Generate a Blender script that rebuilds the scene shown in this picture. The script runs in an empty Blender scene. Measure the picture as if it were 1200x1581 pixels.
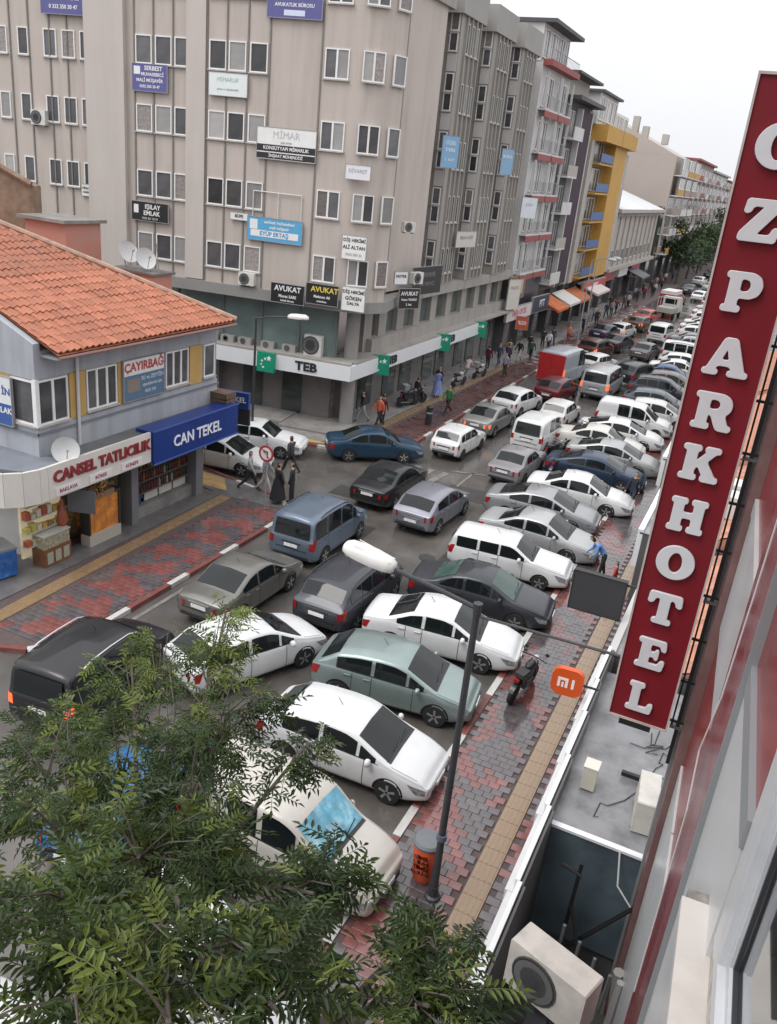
import bpy, math, random
import numpy as np
from mathutils import Matrix, Vector
random.seed(7)
C = bpy.context.scene.collection
SC = bpy.context.scene
R = math.radians
# ------------------------------------------------------------------ camera
CAMH = 13.0
cam = bpy.data.objects.new('camera', bpy.data.cameras.new('camera')); C.objects.link(cam)
_rot = ((0.90014273, -0.24384556, 0.36094654), (0.42452099, 0.30543202, -0.85234571), (0.09759608, 0.92046218, 0.37844998))
cam.matrix_world = Matrix.Translation((0, 0, CAMH)) @ Matrix(_rot).to_4x4()
cam.data.sensor_fit = 'HORIZONTAL'; cam.data.sensor_width = 36.0; cam.data.lens = 38.97
cam.data.clip_start = 0.05; cam.data.clip_end = 3000
SC.camera = cam
# ------------------------------------------------------------------ sky, sun, exposure
SUN_EL, SUN_AZ = 58, 215          # degrees; azimuth clockwise from +Y
w = bpy.data.worlds.new("World"); SC.world = w; w.use_nodes = True
nt = w.node_tree; nt.nodes.clear()
N = nt.nodes.new
out = N('ShaderNodeOutputWorld'); bg = N('ShaderNodeBackground'); bg.inputs['Strength'].default_value = 0.10
sky = N('ShaderNodeTexSky'); sky.sky_type = 'NISHITA'; sky.sun_disc = False
sky.sun_elevation = R(SUN_EL); sky.sun_rotation = R(SUN_AZ); sky.dust_density = 4; sky.air_density = 1
hs = N('ShaderNodeHueSaturation'); hs.inputs['Saturation'].default_value = 0.25
tc = N('ShaderNodeTexCoord'); sp = N('ShaderNodeSeparateXYZ')
mr = N('ShaderNodeMapRange'); mr.inputs[1].default_value = 0; mr.inputs[2].default_value = 1; mr.inputs[3].default_value = 0; mr.inputs[4].default_value = 1
cl = N('ShaderNodeMix'); cl.data_type = 'RGBA'
cl.inputs[6].default_value = (6.3, 6.4, 6.65, 1); cl.inputs[7].default_value = (13.5, 13.6, 14.0, 1)
mx = N('ShaderNodeMix'); mx.data_type = 'RGBA'; mx.inputs[0].default_value = 0.93
L = nt.links.new
cn = N('ShaderNodeTexNoise'); cn.inputs['Scale'].default_value = 2.2; cn.inputs['Detail'].default_value = 5
cr_ = N('ShaderNodeMapRange'); cr_.inputs[1].default_value = .3; cr_.inputs[2].default_value = .7; cr_.inputs[3].default_value = .93; cr_.inputs[4].default_value = 1.05
cv = N('ShaderNodeHueSaturation'); L = nt.links.new; L(tc.outputs['Generated'], cn.inputs['Vector']); L(cn.outputs[0], cr_.inputs[0]); L(cr_.outputs[0], cv.inputs['Value'])
L(tc.outputs['Generated'], sp.inputs[0]); L(sp.outputs['Z'], mr.inputs[0]); L(mr.outputs[0], cl.inputs[0])
L(sky.outputs[0], hs.inputs['Color']); L(hs.outputs[0], mx.inputs[6]); L(cl.outputs[2], cv.inputs['Color']); L(cv.outputs[0], mx.inputs[7])
L(mx.outputs[2], bg.inputs['Color']); L(bg.outputs[0], out.inputs[0])
sl = bpy.data.lights.new('sun', 'SUN'); sl.energy = 1.0; sl.angle = R(25); sl.color = (1, .97, .93)
so = bpy.data.objects.new('sun', sl); C.objects.link(so)
_d = Vector((math.sin(R(SUN_AZ)) * math.cos(R(SUN_EL)), math.cos(R(SUN_AZ)) * math.cos(R(SUN_EL)), math.sin(R(SUN_EL))))
so.rotation_euler = _d.to_track_quat('Z', 'Y').to_euler(); so.location = (0, 0, 60)
SC.view_settings.view_transform = 'Standard'; SC.view_settings.look = 'None'
SC.view_settings.exposure = 0.60; SC.view_settings.gamma = 1; SC.view_settings.use_curve_mapping = False

# ------------------------------------------------------------------ materials
def mat(name, col, rough=0.6, metal=0.0, var=0.0, scale=3.0, bump=0.0, bscale=None, rand=0.0, coat=0.0, emit=None, estr=0.0,
        dirt=None, dscale=0.6, damt=0.5, rvar=0.0, spec=0.5, streak=False, coatr=0.04):
    """colour with grain (var), per-object value shift (rand), patches of dirt colour (dirt), fine relief (bump)"""
    m = bpy.data.materials.new(name); m.use_nodes = True
    t = m.node_tree; b = t.nodes['Principled BSDF']; ln = t.links.new
    c4 = (*col, 1)
    b.inputs['Base Color'].default_value = c4; b.inputs['Roughness'].default_value = rough; b.inputs['Metallic'].default_value = metal
    b.inputs['Coat Weight'].default_value = coat; b.inputs['Specular IOR Level'].default_value = spec
    if coat: b.inputs['Coat Roughness'].default_value = coatr
    if emit: b.inputs['Emission Color'].default_value = (*emit, 1); b.inputs['Emission Strength'].default_value = estr
    tcn = None; src = None
    def coords():
        nonlocal tcn
        if tcn is None: tcn = t.nodes.new('ShaderNodeTexCoord')
        return tcn.outputs['Object']
    if var or dirt or rand:
        rgb = t.nodes.new('ShaderNodeRGB'); rgb.outputs[0].default_value = c4; src = rgb.outputs[0]
    if dirt:
        n = t.nodes.new('ShaderNodeTexNoise'); n.inputs['Scale'].default_value = dscale; n.inputs['Detail'].default_value = 6; n.inputs['Roughness'].default_value = .65
        if streak:
            mp = t.nodes.new('ShaderNodeMapping'); mp.inputs['Scale'].default_value = (2.6, 2.6, .22); ln(coords(), mp.inputs['Vector']); ln(mp.outputs[0], n.inputs['Vector'])
        else: ln(coords(), n.inputs['Vector'])
        r = t.nodes.new('ShaderNodeValToRGB'); r.color_ramp.elements[0].position = .45; r.color_ramp.elements[1].position = .72
        ln(n.outputs[0], r.inputs[0])
        mm = t.nodes.new('ShaderNodeMath'); mm.operation = 'MULTIPLY'; mm.inputs[1].default_value = damt; ln(r.outputs[0], mm.inputs[0])
        mxn = t.nodes.new('ShaderNodeMix'); mxn.data_type = 'RGBA'; ln(mm.outputs[0], mxn.inputs[0]); ln(src, mxn.inputs[6]); mxn.inputs[7].default_value = (*dirt, 1)
        src = mxn.outputs[2]
    if var or rand:
        h = t.nodes.new('ShaderNodeHueSaturation'); ln(src, h.inputs['Color'])
        val = None
        if var:
            n = t.nodes.new('ShaderNodeTexNoise'); n.inputs['Scale'].default_value = scale; n.inputs['Detail'].default_value = 5
            ln(coords(), n.inputs['Vector'])
            q = t.nodes.new('ShaderNodeMapRange'); q.inputs[1].default_value = .25; q.inputs[2].default_value = .75
            q.inputs[3].default_value = 1 - var; q.inputs[4].default_value = 1 + var; ln(n.outputs[0], q.inputs[0]); val = q.outputs[0]
        if rand:
            oi = t.nodes.new('ShaderNodeObjectInfo')
            q = t.nodes.new('ShaderNodeMapRange'); q.inputs[3].default_value = 1 - rand; q.inputs[4].default_value = 1 + rand; ln(oi.outputs['Random'], q.inputs[0])
            if val is None: val = q.outputs[0]
            else:
                mm = t.nodes.new('ShaderNodeMath'); mm.operation = 'MULTIPLY'; ln(val, mm.inputs[0]); ln(q.outputs[0], mm.inputs[1]); val = mm.outputs[0]
        ln(val, h.inputs['Value']); src = h.outputs[0]
    if src is not None: ln(src, b.inputs['Base Color'])
    if rvar:
        n = t.nodes.new('ShaderNodeTexNoise'); n.inputs['Scale'].default_value = scale * .35; n.inputs['Detail'].default_value = 3; ln(coords(), n.inputs['Vector'])
        q = t.nodes.new('ShaderNodeMapRange'); q.inputs[1].default_value = .35; q.inputs[2].default_value = .65
        q.inputs[3].default_value = max(.03, rough - rvar); q.inputs[4].default_value = min(1, rough + rvar); ln(n.outputs[0], q.inputs[0]); ln(q.outputs[0], b.inputs['Roughness'])
    if bump:
        n = t.nodes.new('ShaderNodeTexNoise'); n.inputs['Scale'].default_value = bscale or scale * 6; n.inputs['Detail'].default_value = 4; ln(coords(), n.inputs['Vector'])
        bp = t.nodes.new('ShaderNodeBump'); bp.inputs['Strength'].default_value = bump; bp.inputs['Distance'].default_value = 0.02
        ln(n.outputs[0], bp.inputs['Height']); ln(bp.outputs[0], b.inputs['Normal'])
    return m

_mc = {}
def flat(col, rough=.5, metal=0.0, coat=0.0):
    k = (tuple(col), rough, metal, coat)
    if k not in _mc: _mc[k] = mat('paint', col, rough, metal, var=.04, scale=4, coat=coat)
    return _mc[k]
def paint(col, metal=0.0):
    k = ('car', tuple(col), metal)
    if k not in _mc: _mc[k] = mat('car_paint', col, .36, metal, var=.03, scale=2, coat=.35, spec=.35, dirt=tuple(.72 * c + .012 for c in col), dscale=1.5, damt=.4)
    return _mc[k]

# ------------------------------------------------------------------ mesh building
class MB:
    def __init__(s, M=None): s.v = []; s.f = []; s.m = []; s.M = M
    def add(s, vs, fs, mi=0):
        o = len(s.v)
        if s.M is not None: vs = [tuple(s.M @ Vector(p)) for p in vs]
        s.v += [tuple(p) for p in vs]; s.f += [tuple(i + o for i in f) for f in fs]; s.m += [mi] * len(fs); return s
    def box(s, x0, x1, y0, y1, z0, z1, mi=0):
        return s.add([(x0, y0, z0), (x1, y0, z0), (x1, y1, z0), (x0, y1, z0), (x0, y0, z1), (x1, y0, z1), (x1, y1, z1), (x0, y1, z1)],
                     [(0, 3, 2, 1), (4, 5, 6, 7), (0, 1, 5, 4), (1, 2, 6, 5), (2, 3, 7, 6), (3, 0, 4, 7)], mi)
    def prism(s, poly, z0, z1, mi=0):       # poly counter-clockwise in x, y
        n = len(poly); vs = [(x, y, z0) for x, y in poly] + [(x, y, z1) for x, y in poly]
        return s.add(vs, [tuple(range(n - 1, -1, -1)), tuple(range(n, 2 * n))] + [(i, (i + 1) % n, n + (i + 1) % n, n + i) for i in range(n)], mi)
    def plate(s, poly, y0, y1, mi=0):       # poly in x, z seen from -y; solid between y0 (front) and y1 (back)
        n = len(poly); vs = [(x, y0, z) for x, z in poly] + [(x, y1, z) for x, z in poly]
        return s.add(vs, [tuple(range(n)), tuple(range(2 * n - 1, n - 1, -1))] + [(i, n + i, n + (i + 1) % n, (i + 1) % n) for i in range(n)], mi)
    def tube(s, pts, r, n=8, mi=0, cap=True, r2=None):
        pts = [Vector(p) for p in pts]; k = len(pts); vs = []; fs = []
        up = Vector((0, 0, 1)); prev = None
        for i, p in enumerate(pts):
            d = (pts[min(i + 1, k - 1)] - pts[max(i - 1, 0)]).normalized()
            a = d.cross(up if abs(d.z) < .95 else Vector((1, 0, 0))).normalized() if prev is None else (prev - d * prev.dot(d)).normalized()
            prev = a; b = d.cross(a)
            rr = r if r2 is None else r + (r2 - r) * i / (k - 1)
            vs += [p + a * rr * math.cos(2 * math.pi * j / n) + b * rr * math.sin(2 * math.pi * j / n) for j in range(n)]
        for i in range(k - 1):
            for j in range(n): fs.append((i * n + j, i * n + (j + 1) % n, (i + 1) * n + (j + 1) % n, (i + 1) * n + j))
        if cap: fs += [tuple(range(n - 1, -1, -1)), tuple(range((k - 1) * n, k * n))]
        return s.add(vs, fs, mi)
    def lathe(s, prof, n=16, mi=0, axis='z', c=(0, 0, 0)):   # prof: (radius, height)
        vs = []; fs = []; k = len(prof)
        for r, h in prof:
            for j in range(n):
                a = 2 * math.pi * j / n; p = (r * math.cos(a), r * math.sin(a), h)
                if axis == 'y': p = (p[0], -p[2], p[1])
                if axis == 'x': p = (p[2], p[0], p[1])
                vs.append((p[0] + c[0], p[1] + c[1], p[2] + c[2]))
        for i in range(k - 1):
            for j in range(n): fs.append((i * n + j, i * n + (j + 1) % n, (i + 1) * n + (j + 1) % n, (i + 1) * n + j))
        fs += [tuple(range(n - 1, -1, -1)), tuple(range((k - 1) * n, k * n))]
        return s.add(vs, fs, mi)
    def grid(s, P, mi=0, close=False):      # P[i][j] points
        a = len(P); b = len(P[0]); fs = []
        for i in range(a - 1):
            for j in range(b - 1 + (1 if close else 0)): fs.append((i * b + j, i * b + (j + 1) % b, (i + 1) * b + (j + 1) % b, (i + 1) * b + j))
        return s.add([p for row in P for p in row], fs, mi)
    def mesh(s, name, mats, smooth=0):
        me = bpy.data.meshes.new(name); me.from_pydata(s.v, [], s.f)
        for m in (mats if isinstance(mats, (list, tuple)) else [mats]): me.materials.append(m)
        if any(s.m): me.polygons.foreach_set('material_index', s.m)
        if smooth:
            me.polygons.foreach_set('use_smooth', [True] * len(s.f)); me.set_sharp_from_angle(angle=R(smooth))
        me.update(); return me
    def obj(s, name, mats, parent=None, M=None, smooth=0):
        return piece(name, s.mesh(name, mats, smooth), parent, M)

CH = {}
def piece(name, me, parent=None, M=None, mt=None):
    o = bpy.data.objects.new(name, me); C.objects.link(o)
    if parent is not None: o.parent = parent; CH.setdefault(parent.name, []).append(o)
    if M is not None: o.matrix_basis = M
    if mt is not None: o.material_slots[0].link = 'OBJECT'; o.material_slots[0].material = mt
    return o
def tag(o, label=None, cat=None, group=None, kind=None):
    if label: o['label'] = label
    if cat: o['category'] = cat
    if group: o['group'] = group
    if kind: o['kind'] = kind
    return o
def thing(name, label, cat, loc=(0, 0, 0), rz=0.0, group=None):
    o = bpy.data.objects.new(name, None); C.objects.link(o); o.empty_display_size = .3
    o.matrix_basis = Matrix.Translation(loc) @ Matrix.Rotation(rz, 4, 'Z'); return tag(o, label, cat, group)
def T(x=0, y=0, z=0, rz=0.0): return Matrix.Translation((x, y, z)) @ Matrix.Rotation(rz, 4, 'Z')
def copy_tree(o, parent=None, table=None):
    c = o.copy(); C.objects.link(c)
    if parent is not None: c.parent = parent; CH.setdefault(parent.name, []).append(c)
    for ch in CH.get(o.name, ()): copy_tree(ch, c)
    return c
_ts = bpy.data.scenes.new('bake')
def bake(o, name):
    """evaluated mesh of a temporary curve or modifier object"""
    _ts.collection.objects.link(o); vl = _ts.view_layers[0]; vl.update(); dg = vl.depsgraph; dg.update()
    me = bpy.data.meshes.new_from_object(o.evaluated_get(dg), depsgraph=dg); me.name = name
    _ts.collection.objects.unlink(o); d = o.data; bpy.data.objects.remove(o)
    (bpy.data.curves if isinstance(d, bpy.types.Curve) else bpy.data.meshes).remove(d); return me
_tc = {}
def text(name, body, size, mt, parent, M, ext=.008, bold=0.0, align='CENTER', shear=0, sx=1.0):
    """lettering lying in local x-z, facing -y"""
    k = (body, size, ext, bold, align, shear)
    if k not in _tc:
        cu = bpy.data.curves.new(name, 'FONT'); cu.body = body; cu.size = size; cu.extrude = ext; cu.offset = bold * size
        cu.align_x = align; cu.align_y = 'CENTER'; cu.resolution_u = 2; cu.shear = shear
        _tc[k] = bake(bpy.data.objects.new(name, cu), name)
    me = _tc[k].copy(); me.materials.clear(); me.materials.append(mt)
    return piece(name, me, parent, M @ Matrix.Rotation(math.pi / 2, 4, 'X') @ Matrix.Diagonal((sx, 1, 1, 1)))
# ------------------------------------------------------------------ cars
M_GLASS = mat('car_glass', (.010, .013, .014), .05, var=.1, scale=3, spec=.36)
M_GLASSG = mat('green_car_glass', (.05, .085, .075), .05, var=.15, scale=3, spec=.4)
M_GLASSB = mat('painted_blue_reflection', (.10, .33, .45), .08, var=.45, scale=3.5, spec=.6, dirt=(.5, .72, .8), dscale=2.2, damt=.8)  # blue reflections and their pale patches are painted into the glass colour
M_TYRE = mat('tyre_rubber', (.018, .018, .019), .75, var=.15, scale=9)
M_RIM = mat('wheel_rim', (.42, .43, .44), .35, .7, var=.1, scale=9)
M_TRIM = mat('black_trim', (.022, .022, .024), .55, var=.15, scale=6)
M_HEAD = mat('headlight_glass', (.26, .27, .29), .10, .3, var=.5, scale=14)
M_TAIL = mat('tail_light', (.30, .012, .012), .15, var=.3, scale=12)
M_TAILON = mat('lit_tail_light', (.5, .06, .02), .2, emit=(1, .16, .04), estr=.9)
M_PLATE = mat('number_plate', (.70, .70, .70), .4, var=.35, scale=26)
M_CHROME = mat('chrome', (.55, .55, .56), .2, .9)
M_SEAM = mat('panel_gap', (.02, .02, .02), .8)
M_ARCH = mat('wheel_arch', (.008, .008, .008), .9)

class Body:
    """a car body as a lofted surface S(x, u); u runs from the sill (0) over the shoulder to the roof centre line (1)"""
    US = np.array([0, .10, .22, .40, .54, .60, .80, .90, 1.0])
    def __init__(s, sp):
        s.__dict__.update(sp); s.L = sp['L']; h = s.L / 2
        X = np.linspace(-h, h, 401); dx = X[1] - X[0]
        def prof(pts, sig):
            p = np.array(pts, float); y = np.interp(X, p[:, 0], p[:, 1])
            k = max(1, int(sig / dx)); kern = np.hanning(2 * k + 3); kern /= kern.sum()
            return np.convolve(np.pad(y, (k + 1, k + 1), 'edge'), kern, 'valid')
        s.X = X
        s.top = prof(sp['top'], sp.get('sig', .10)); s.belt = np.minimum(prof(sp['belt'], .16), s.top - .015)
        s.bot = prof(sp.get('bot', [(-h, .34), (-h + .35, .2), (h - .45, .2), (h, .30)]), .1)
        pf = 1 - sp.get('nose', .16) * np.clip((X - (h - .85)) / .85, 0, 1) ** 2.2 - sp.get('tail', .07) * np.clip((-h + .7 - X) / .7, 0, 1) ** 2.2
        s.hw = sp['W'] / 2 * pf
        gh = np.clip((s.top - s.belt) / max(.3, sp['H'] - sp['bz']), 0, 1)
        s.tw = s.hw * (1 - .06 - (sp.get('tumble', .17) - .06) * gh ** .8)
    def at(s, arr, x): return float(np.interp(x, s.X, arr))
    def sec(s, x):
        hw, tw, b, sh, t = (s.at(a, x) for a in (s.hw, s.tw, s.bot, s.belt, s.top))
        d = t - sh; e = min(.09, .35 * d + .006)
        P = [(0.90 * hw, b), (0.965 * hw, b + .10 * (sh - b)), (hw, b + .32 * (sh - b)), (hw * .997, b + .66 * (sh - b)), (hw * .968, sh - .03 * (sh - b)),
             (hw * .945, sh + min(.02, .2 * d)), (tw + .015, t - e), (tw - .06, t - .25 * e), (0, t + s.__dict__.get('crown', .03) * min(1, d / .3 + .4))]
        return P
    def S(s, x, u):
        P = s.sec(x); y = np.interp(u, s.US, [p[0] for p in P]); z = np.interp(u, s.US, [p[1] for p in P]); return np.array((x, y, z))
    def Sn(s, x, u, off):
        e = .02; a = s.S(min(x + e, s.L / 2), u) - s.S(max(x - e, -s.L / 2), u); b = s.S(x, min(u + .015, 1)) - s.S(x, max(u - .015, 0))
        n = np.cross(a, b); l = np.linalg.norm(n); n = n / l if l > 1e-9 else np.array((0, 0, 1))
        if n[1] < 0 and n[2] < 0: n = -n
        if n[1] < -.01: n = -n
        return s.S(x, u) + n * off
    def shell(s):
        h = s.L / 2; xs = sorted(set(np.round(np.concatenate([np.linspace(-h, h, 44), -h + np.array([.03, .07, .13, .2, .28, .37]), h - np.array([.03, .07, .13, .2, .3])]), 4)))
        us = [0, .05, .10, .16, .22, .31, .40, .47, .54, .57, .60, .65, .75, .80, .85, .90, .95, 1.0]
        mb = MB(); P = []
        def ring(x, sc=1.0, dxx=0.0):
            half = [s.S(x, u) for u in us]; zc = .5 * (half[0][2] + half[-1][2])
            half = [(p[0] + dxx, p[1] * sc, zc + (p[2] - zc) * sc) for p in half]
            return [(p[0], p[1], p[2]) for p in half] + [(p[0], -p[1], p[2]) for p in half[-2::-1]]
        rb = s.__dict__.get('round', .06)
        P = [ring(-h, .55, -rb), ring(-h, .86, -rb * .8), ring(-h, .96, -rb * .4)] + [ring(x) for x in xs] + [ring(h, .96, .03), ring(h, .86, .06), ring(h, .55, .08)]
        mb.grid([r[::-1] for r in P], 0, close=True)
        n = len(P[0]); k = len(P)
        mb.f += [tuple(range(n)), tuple(range((k - 1) * n + n - 1, (k - 1) * n - 1, -1))]; mb.m += [0, 0]
        return mb
    def patch(s, x0, x1, u0, u1, off=.008, side=1, nx=6, nu=4, xf=None, mb=None, mi=0):
        mb = mb or MB(); P = []
        for i in range(nx + 1):
            row = []
            for j in range(nu + 1):
                u = u0 + (u1 - u0) * j / nu
                a, b = (x0, x1) if xf is None else xf(j / nu)
                p = s.Sn(a + (b - a) * i / nx, u, off); row.append((p[0], p[1] * side, p[2]))
            P.append(row)
        if side > 0: P = P[::-1]
        return mb.grid(P, mi)
    def topatch(s, x0, x1, w=.92, off=.012, n=8, uin=.9, mb=None, mi=0):
        """glass across the whole width on the upper surface"""
        mb = mb or MB(); P = []
        for i in range(n + 1):
            x = x0 + (x1 - x0) * i / n; row = []
            for j in range(-4, 5):
                u = 1 - abs(j) / 4 * (1 - uin) * w; p = s.Sn(x, u, off); row.append((p[0], p[1] * (1 if j > 0 else -1 if j < 0 else 0), p[2]))
            P.append(row)
        return mb.grid(P, mi)

H2 = lambda L: L / 2
SPEC = {}
def spec(name, **k): SPEC[name] = k
spec('sedan', L=4.5, W=1.76, H=1.44, bz=.93, wb=2.64, wr=.315, rx=-1.36,
     top=[(-2.25, .93), (-2.18, 1.0), (-1.68, 1.04), (-1.55, 1.05), (-.85, 1.37), (-.45, 1.44), (.05, 1.44), (.35, 1.38), (1.12, .96), (1.75, .86), (2.12, .74), (2.25, .62)],
     belt=[(-2.25, .84), (-1.6, .97), (0, .93), (1.1, .89), (2.25, .60)], ws=(.33, 1.14), rw=(-1.56, -.78), sw=[(-1.25, -.52), (-.42, .38), (.46, .86)], doors=[(-.96, .52), (-.47,), (.62,)])
spec('coupe_sedan', L=4.55, W=1.78, H=1.43, bz=.95, wb=2.7, wr=.32, rx=-1.38,
     top=[(-2.27, .95), (-2.2, 1.04), (-1.85, 1.08), (-.75, 1.39), (-.3, 1.43), (.1, 1.43), (.42, 1.36), (1.3, .98), (1.85, .86), (2.15, .74), (2.27, .62)],
     belt=[(-2.27, .88), (-1.6, 1.0), (0, .95), (1.2, .9), (2.27, .6)], ws=(.40, 1.30), rw=(-1.8, -.70), sw=[(-1.3, -.52), (-.42, .45), (.53, .98)], doors=[(-1.0,), (-.47,), (.66,)])
spec('hatch', L=4.2, W=1.76, H=1.47, bz=.93, wb=2.6, wr=.315, rx=-1.34,
     top=[(-2.1, .92), (-2.05, .98), (-1.92, 1.06), (-1.45, 1.37), (-.9, 1.45), (-.3, 1.48), (.1, 1.46), (.38, 1.38), (1.15, .98), (1.65, .86), (1.98, .74), (2.1, .62)],
     belt=[(-2.1, .95), (-1.4, .98), (0, .93), (1.1, .89), (2.1, .6)], ws=(.36, 1.18), rw=(-1.95, -1.42), sw=[(-1.45, -.52), (-.42, .42), (.50, .90)], doors=[(-1.0,), (-.47,), (.64,)])
spec('boxy_hatch', L=3.75, W=1.56, H=1.42, bz=.92, wb=2.4, wr=.28, rx=-1.22, sig=.06, tumble=.13,
     top=[(-1.87, .86), (-1.84, .93), (-1.72, 1.0), (-1.48, 1.36), (-1.2, 1.41), (0, 1.42), (.2, 1.36), (.78, .96), (1.3, .88), (1.75, .80), (1.87, .68)],
     belt=[(-1.87, .92), (-1, .93), (.7, .90), (1.87, .66)], ws=(.18, .80), rw=(-1.73, -1.46), sw=[(-1.45, -1.1), (-1.02, -.38), (-.3, .55)], doors=[(-.96,), (-.34,), (.55,)], nose=.08, tail=.04)
spec('boxy_wagon', L=4.2, W=1.62, H=1.42, bz=.92, wb=2.42, wr=.29, rx=-1.2, sig=.06, tumble=.13,
     top=[(-2.1, .90), (-2.07, 1.0), (-2.0, 1.34), (-1.85, 1.41), (0, 1.43), (.22, 1.37), (.82, .97), (1.4, .90), (2.0, .82), (2.1, .66)],
     belt=[(-2.1, .92), (-1, .93), (.8, .91), (2.1, .68)], ws=(.20, .84), rw=(-2.06, -1.99), sw=[(-1.85, -1.12), (-1.02, -.36), (-.28, .58)], doors=[(-1.02,), (-.32,), (.56,)], nose=.06, tail=.03)
spec('boxy_sedan', L=4.2, W=1.62, H=1.40, bz=.92, wb=2.42, wr=.29, rx=-1.2, sig=.06, tumble=.14,
     top=[(-2.1, .86), (-2.07, .94), (-1.42, .97), (-1.0, 1.34), (-.75, 1.4), (.05, 1.41), (.26, 1.35), (.86, .97), (1.4, .90), (2.0, .82), (2.1, .66)],
     belt=[(-2.1, .88), (-1, .92), (.8, .91), (2.1, .68)], ws=(.24, .88), rw=(-1.42, -.98), sw=[(-.98, -.32), (-.24, .30), (.36, .62)], doors=[(-.94,), (-.28,), (.58,)], nose=.06, tail=.03)
spec('suv', L=4.4, W=1.82, H=1.62, bz=1.04, wb=2.64, wr=.345, rx=-1.34,
     top=[(-2.2, 1.0), (-2.15, 1.08), (-2.02, 1.18), (-1.68, 1.52), (-1.2, 1.6), (-.3, 1.63), (.1, 1.6), (.4, 1.52), (1.1, 1.1), (1.7, 1.02), (2.05, .9), (2.2, .72)],
     belt=[(-2.2, 1.04), (-1.4, 1.09), (0, 1.03), (1.1, .99), (2.2, .72)], bot=[(-2.2, .42), (-1.85, .26), (1.8, .26), (2.2, .36)], ws=(.38, 1.14), rw=(-2.04, -1.66), sw=[(-1.72, -1.1), (-1.02, -.40), (-.3, .42), (.5, .86)], doors=[(-1.06,), (-.35,), (.64,)], rails=1)
spec('mpv', L=4.3, W=1.80, H=1.82, bz=1.06, wb=2.68, wr=.32, rx=-1.32, tumble=.12, sig=.07,
     top=[(-2.15, .98), (-2.13, 1.1), (-2.06, 1.70), (-1.9, 1.80), (-.6, 1.84), (.35, 1.80), (.6, 1.70), (1.3, 1.13), (1.75, 1.04), (2.05, .92), (2.15, .70)],
     belt=[(-2.15, 1.05), (-1, 1.06), (.8, 1.02), (1.3, .98), (2.15, .70)], ws=(.60, 1.32), rw=(-2.115, -2.05), sw=[(-1.95, -1.2), (-1.1, -.2), (-.1, .68), (.76, 1.0)], doors=[(-1.15,), (-.15,), (.86,)], nose=.14, tail=.03, round=.03)
spec('panel_van', L=4.3, W=1.74, H=1.80, bz=1.02, wb=2.7, wr=.31, rx=-1.3, tumble=.11, sig=.07,
     top=[(-2.15, .98), (-2.13, 1.1), (-2.02, 1.68), (-1.86, 1.77), (-.6, 1.80), (.3, 1.74), (.55, 1.64), (1.25, 1.06), (1.75, .96), (2.05, .84), (2.15, .66)],
     belt=[(-2.15, 1.02), (-1, 1.02), (.8, .98), (1.3, .95), (2.15, .66)], ws=(.56, 1.26), rw=(-2.11, -2.02), sw=[(-.9, -.25), (-.12, .62), (.7, .95)], doors=[(-1.05,), (-.18,), (.82,)], nose=.14, tail=.03, round=.03)
spec('minibus', L=4.9, W=1.97, H=2.0, bz=1.2, wb=2.95, wr=.34, rx=-1.5, tumble=.13, sig=.08,
     top=[(-2.45, 1.1), (-2.43, 1.25), (-2.34, 1.88), (-2.15, 2.0), (-.6, 2.03), (.9, 1.98), (1.2, 1.86), (1.85, 1.22), (2.2, 1.08), (2.38, .95), (2.45, .75)],
     belt=[(-2.45, 1.18), (-1, 1.2), (1.2, 1.15), (1.8, 1.08), (2.45, .75)], ws=(1.2, 1.88), rw=(-2.41, -2.33), sw=[(-2.2, -1.2), (-1.1, -.1), (0, .95), (1.05, 1.5)], doors=[(-1.15,), (.98,), (-.05,)], nose=.12, tail=.03, round=.03)
spec('box_van', L=5.2, W=2.0, H=2.45, bz=1.25, wb=3.2, wr=.34, rx=-1.6, tumble=.08, sig=.08,
     top=[(-2.6, 1.2), (-2.58, 1.35), (-2.52, 2.32), (-2.36, 2.44), (-.6, 2.46), (1.0, 2.4), (1.35, 2.2), (1.95, 1.3), (2.3, 1.12), (2.5, .95), (2.6, .75)],
     belt=[(-2.6, 1.22), (-1, 1.22), (1.2, 1.18), (1.9, 1.1), (2.6, .75)], ws=(1.35, 1.97), rw=None, sw=[(.3, 1.15), (1.22, 1.6)], doors=[(.2,), (1.3,), (-1.4,)], nose=.10, tail=.02, round=.03)

def arch_arc(b, cx, r0, r1, side, off):
    mb = MB(); P = []
    for i in range(21):
        a = math.pi * (-.12 + 1.24 * i / 20); row = []
        for r in (r0, r1):
            x = cx + r * math.cos(a); z = b.wr + r * math.sin(a)
            zs = [p[1] for p in b.sec(x)][:6]; ys = [p[0] for p in b.sec(x)][:6]
            row.append((x, (float(np.interp(z, zs, ys)) + off) * side, z))
        P.append(row)
    return mb.grid(P if side < 0 else P[::-1])

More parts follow.
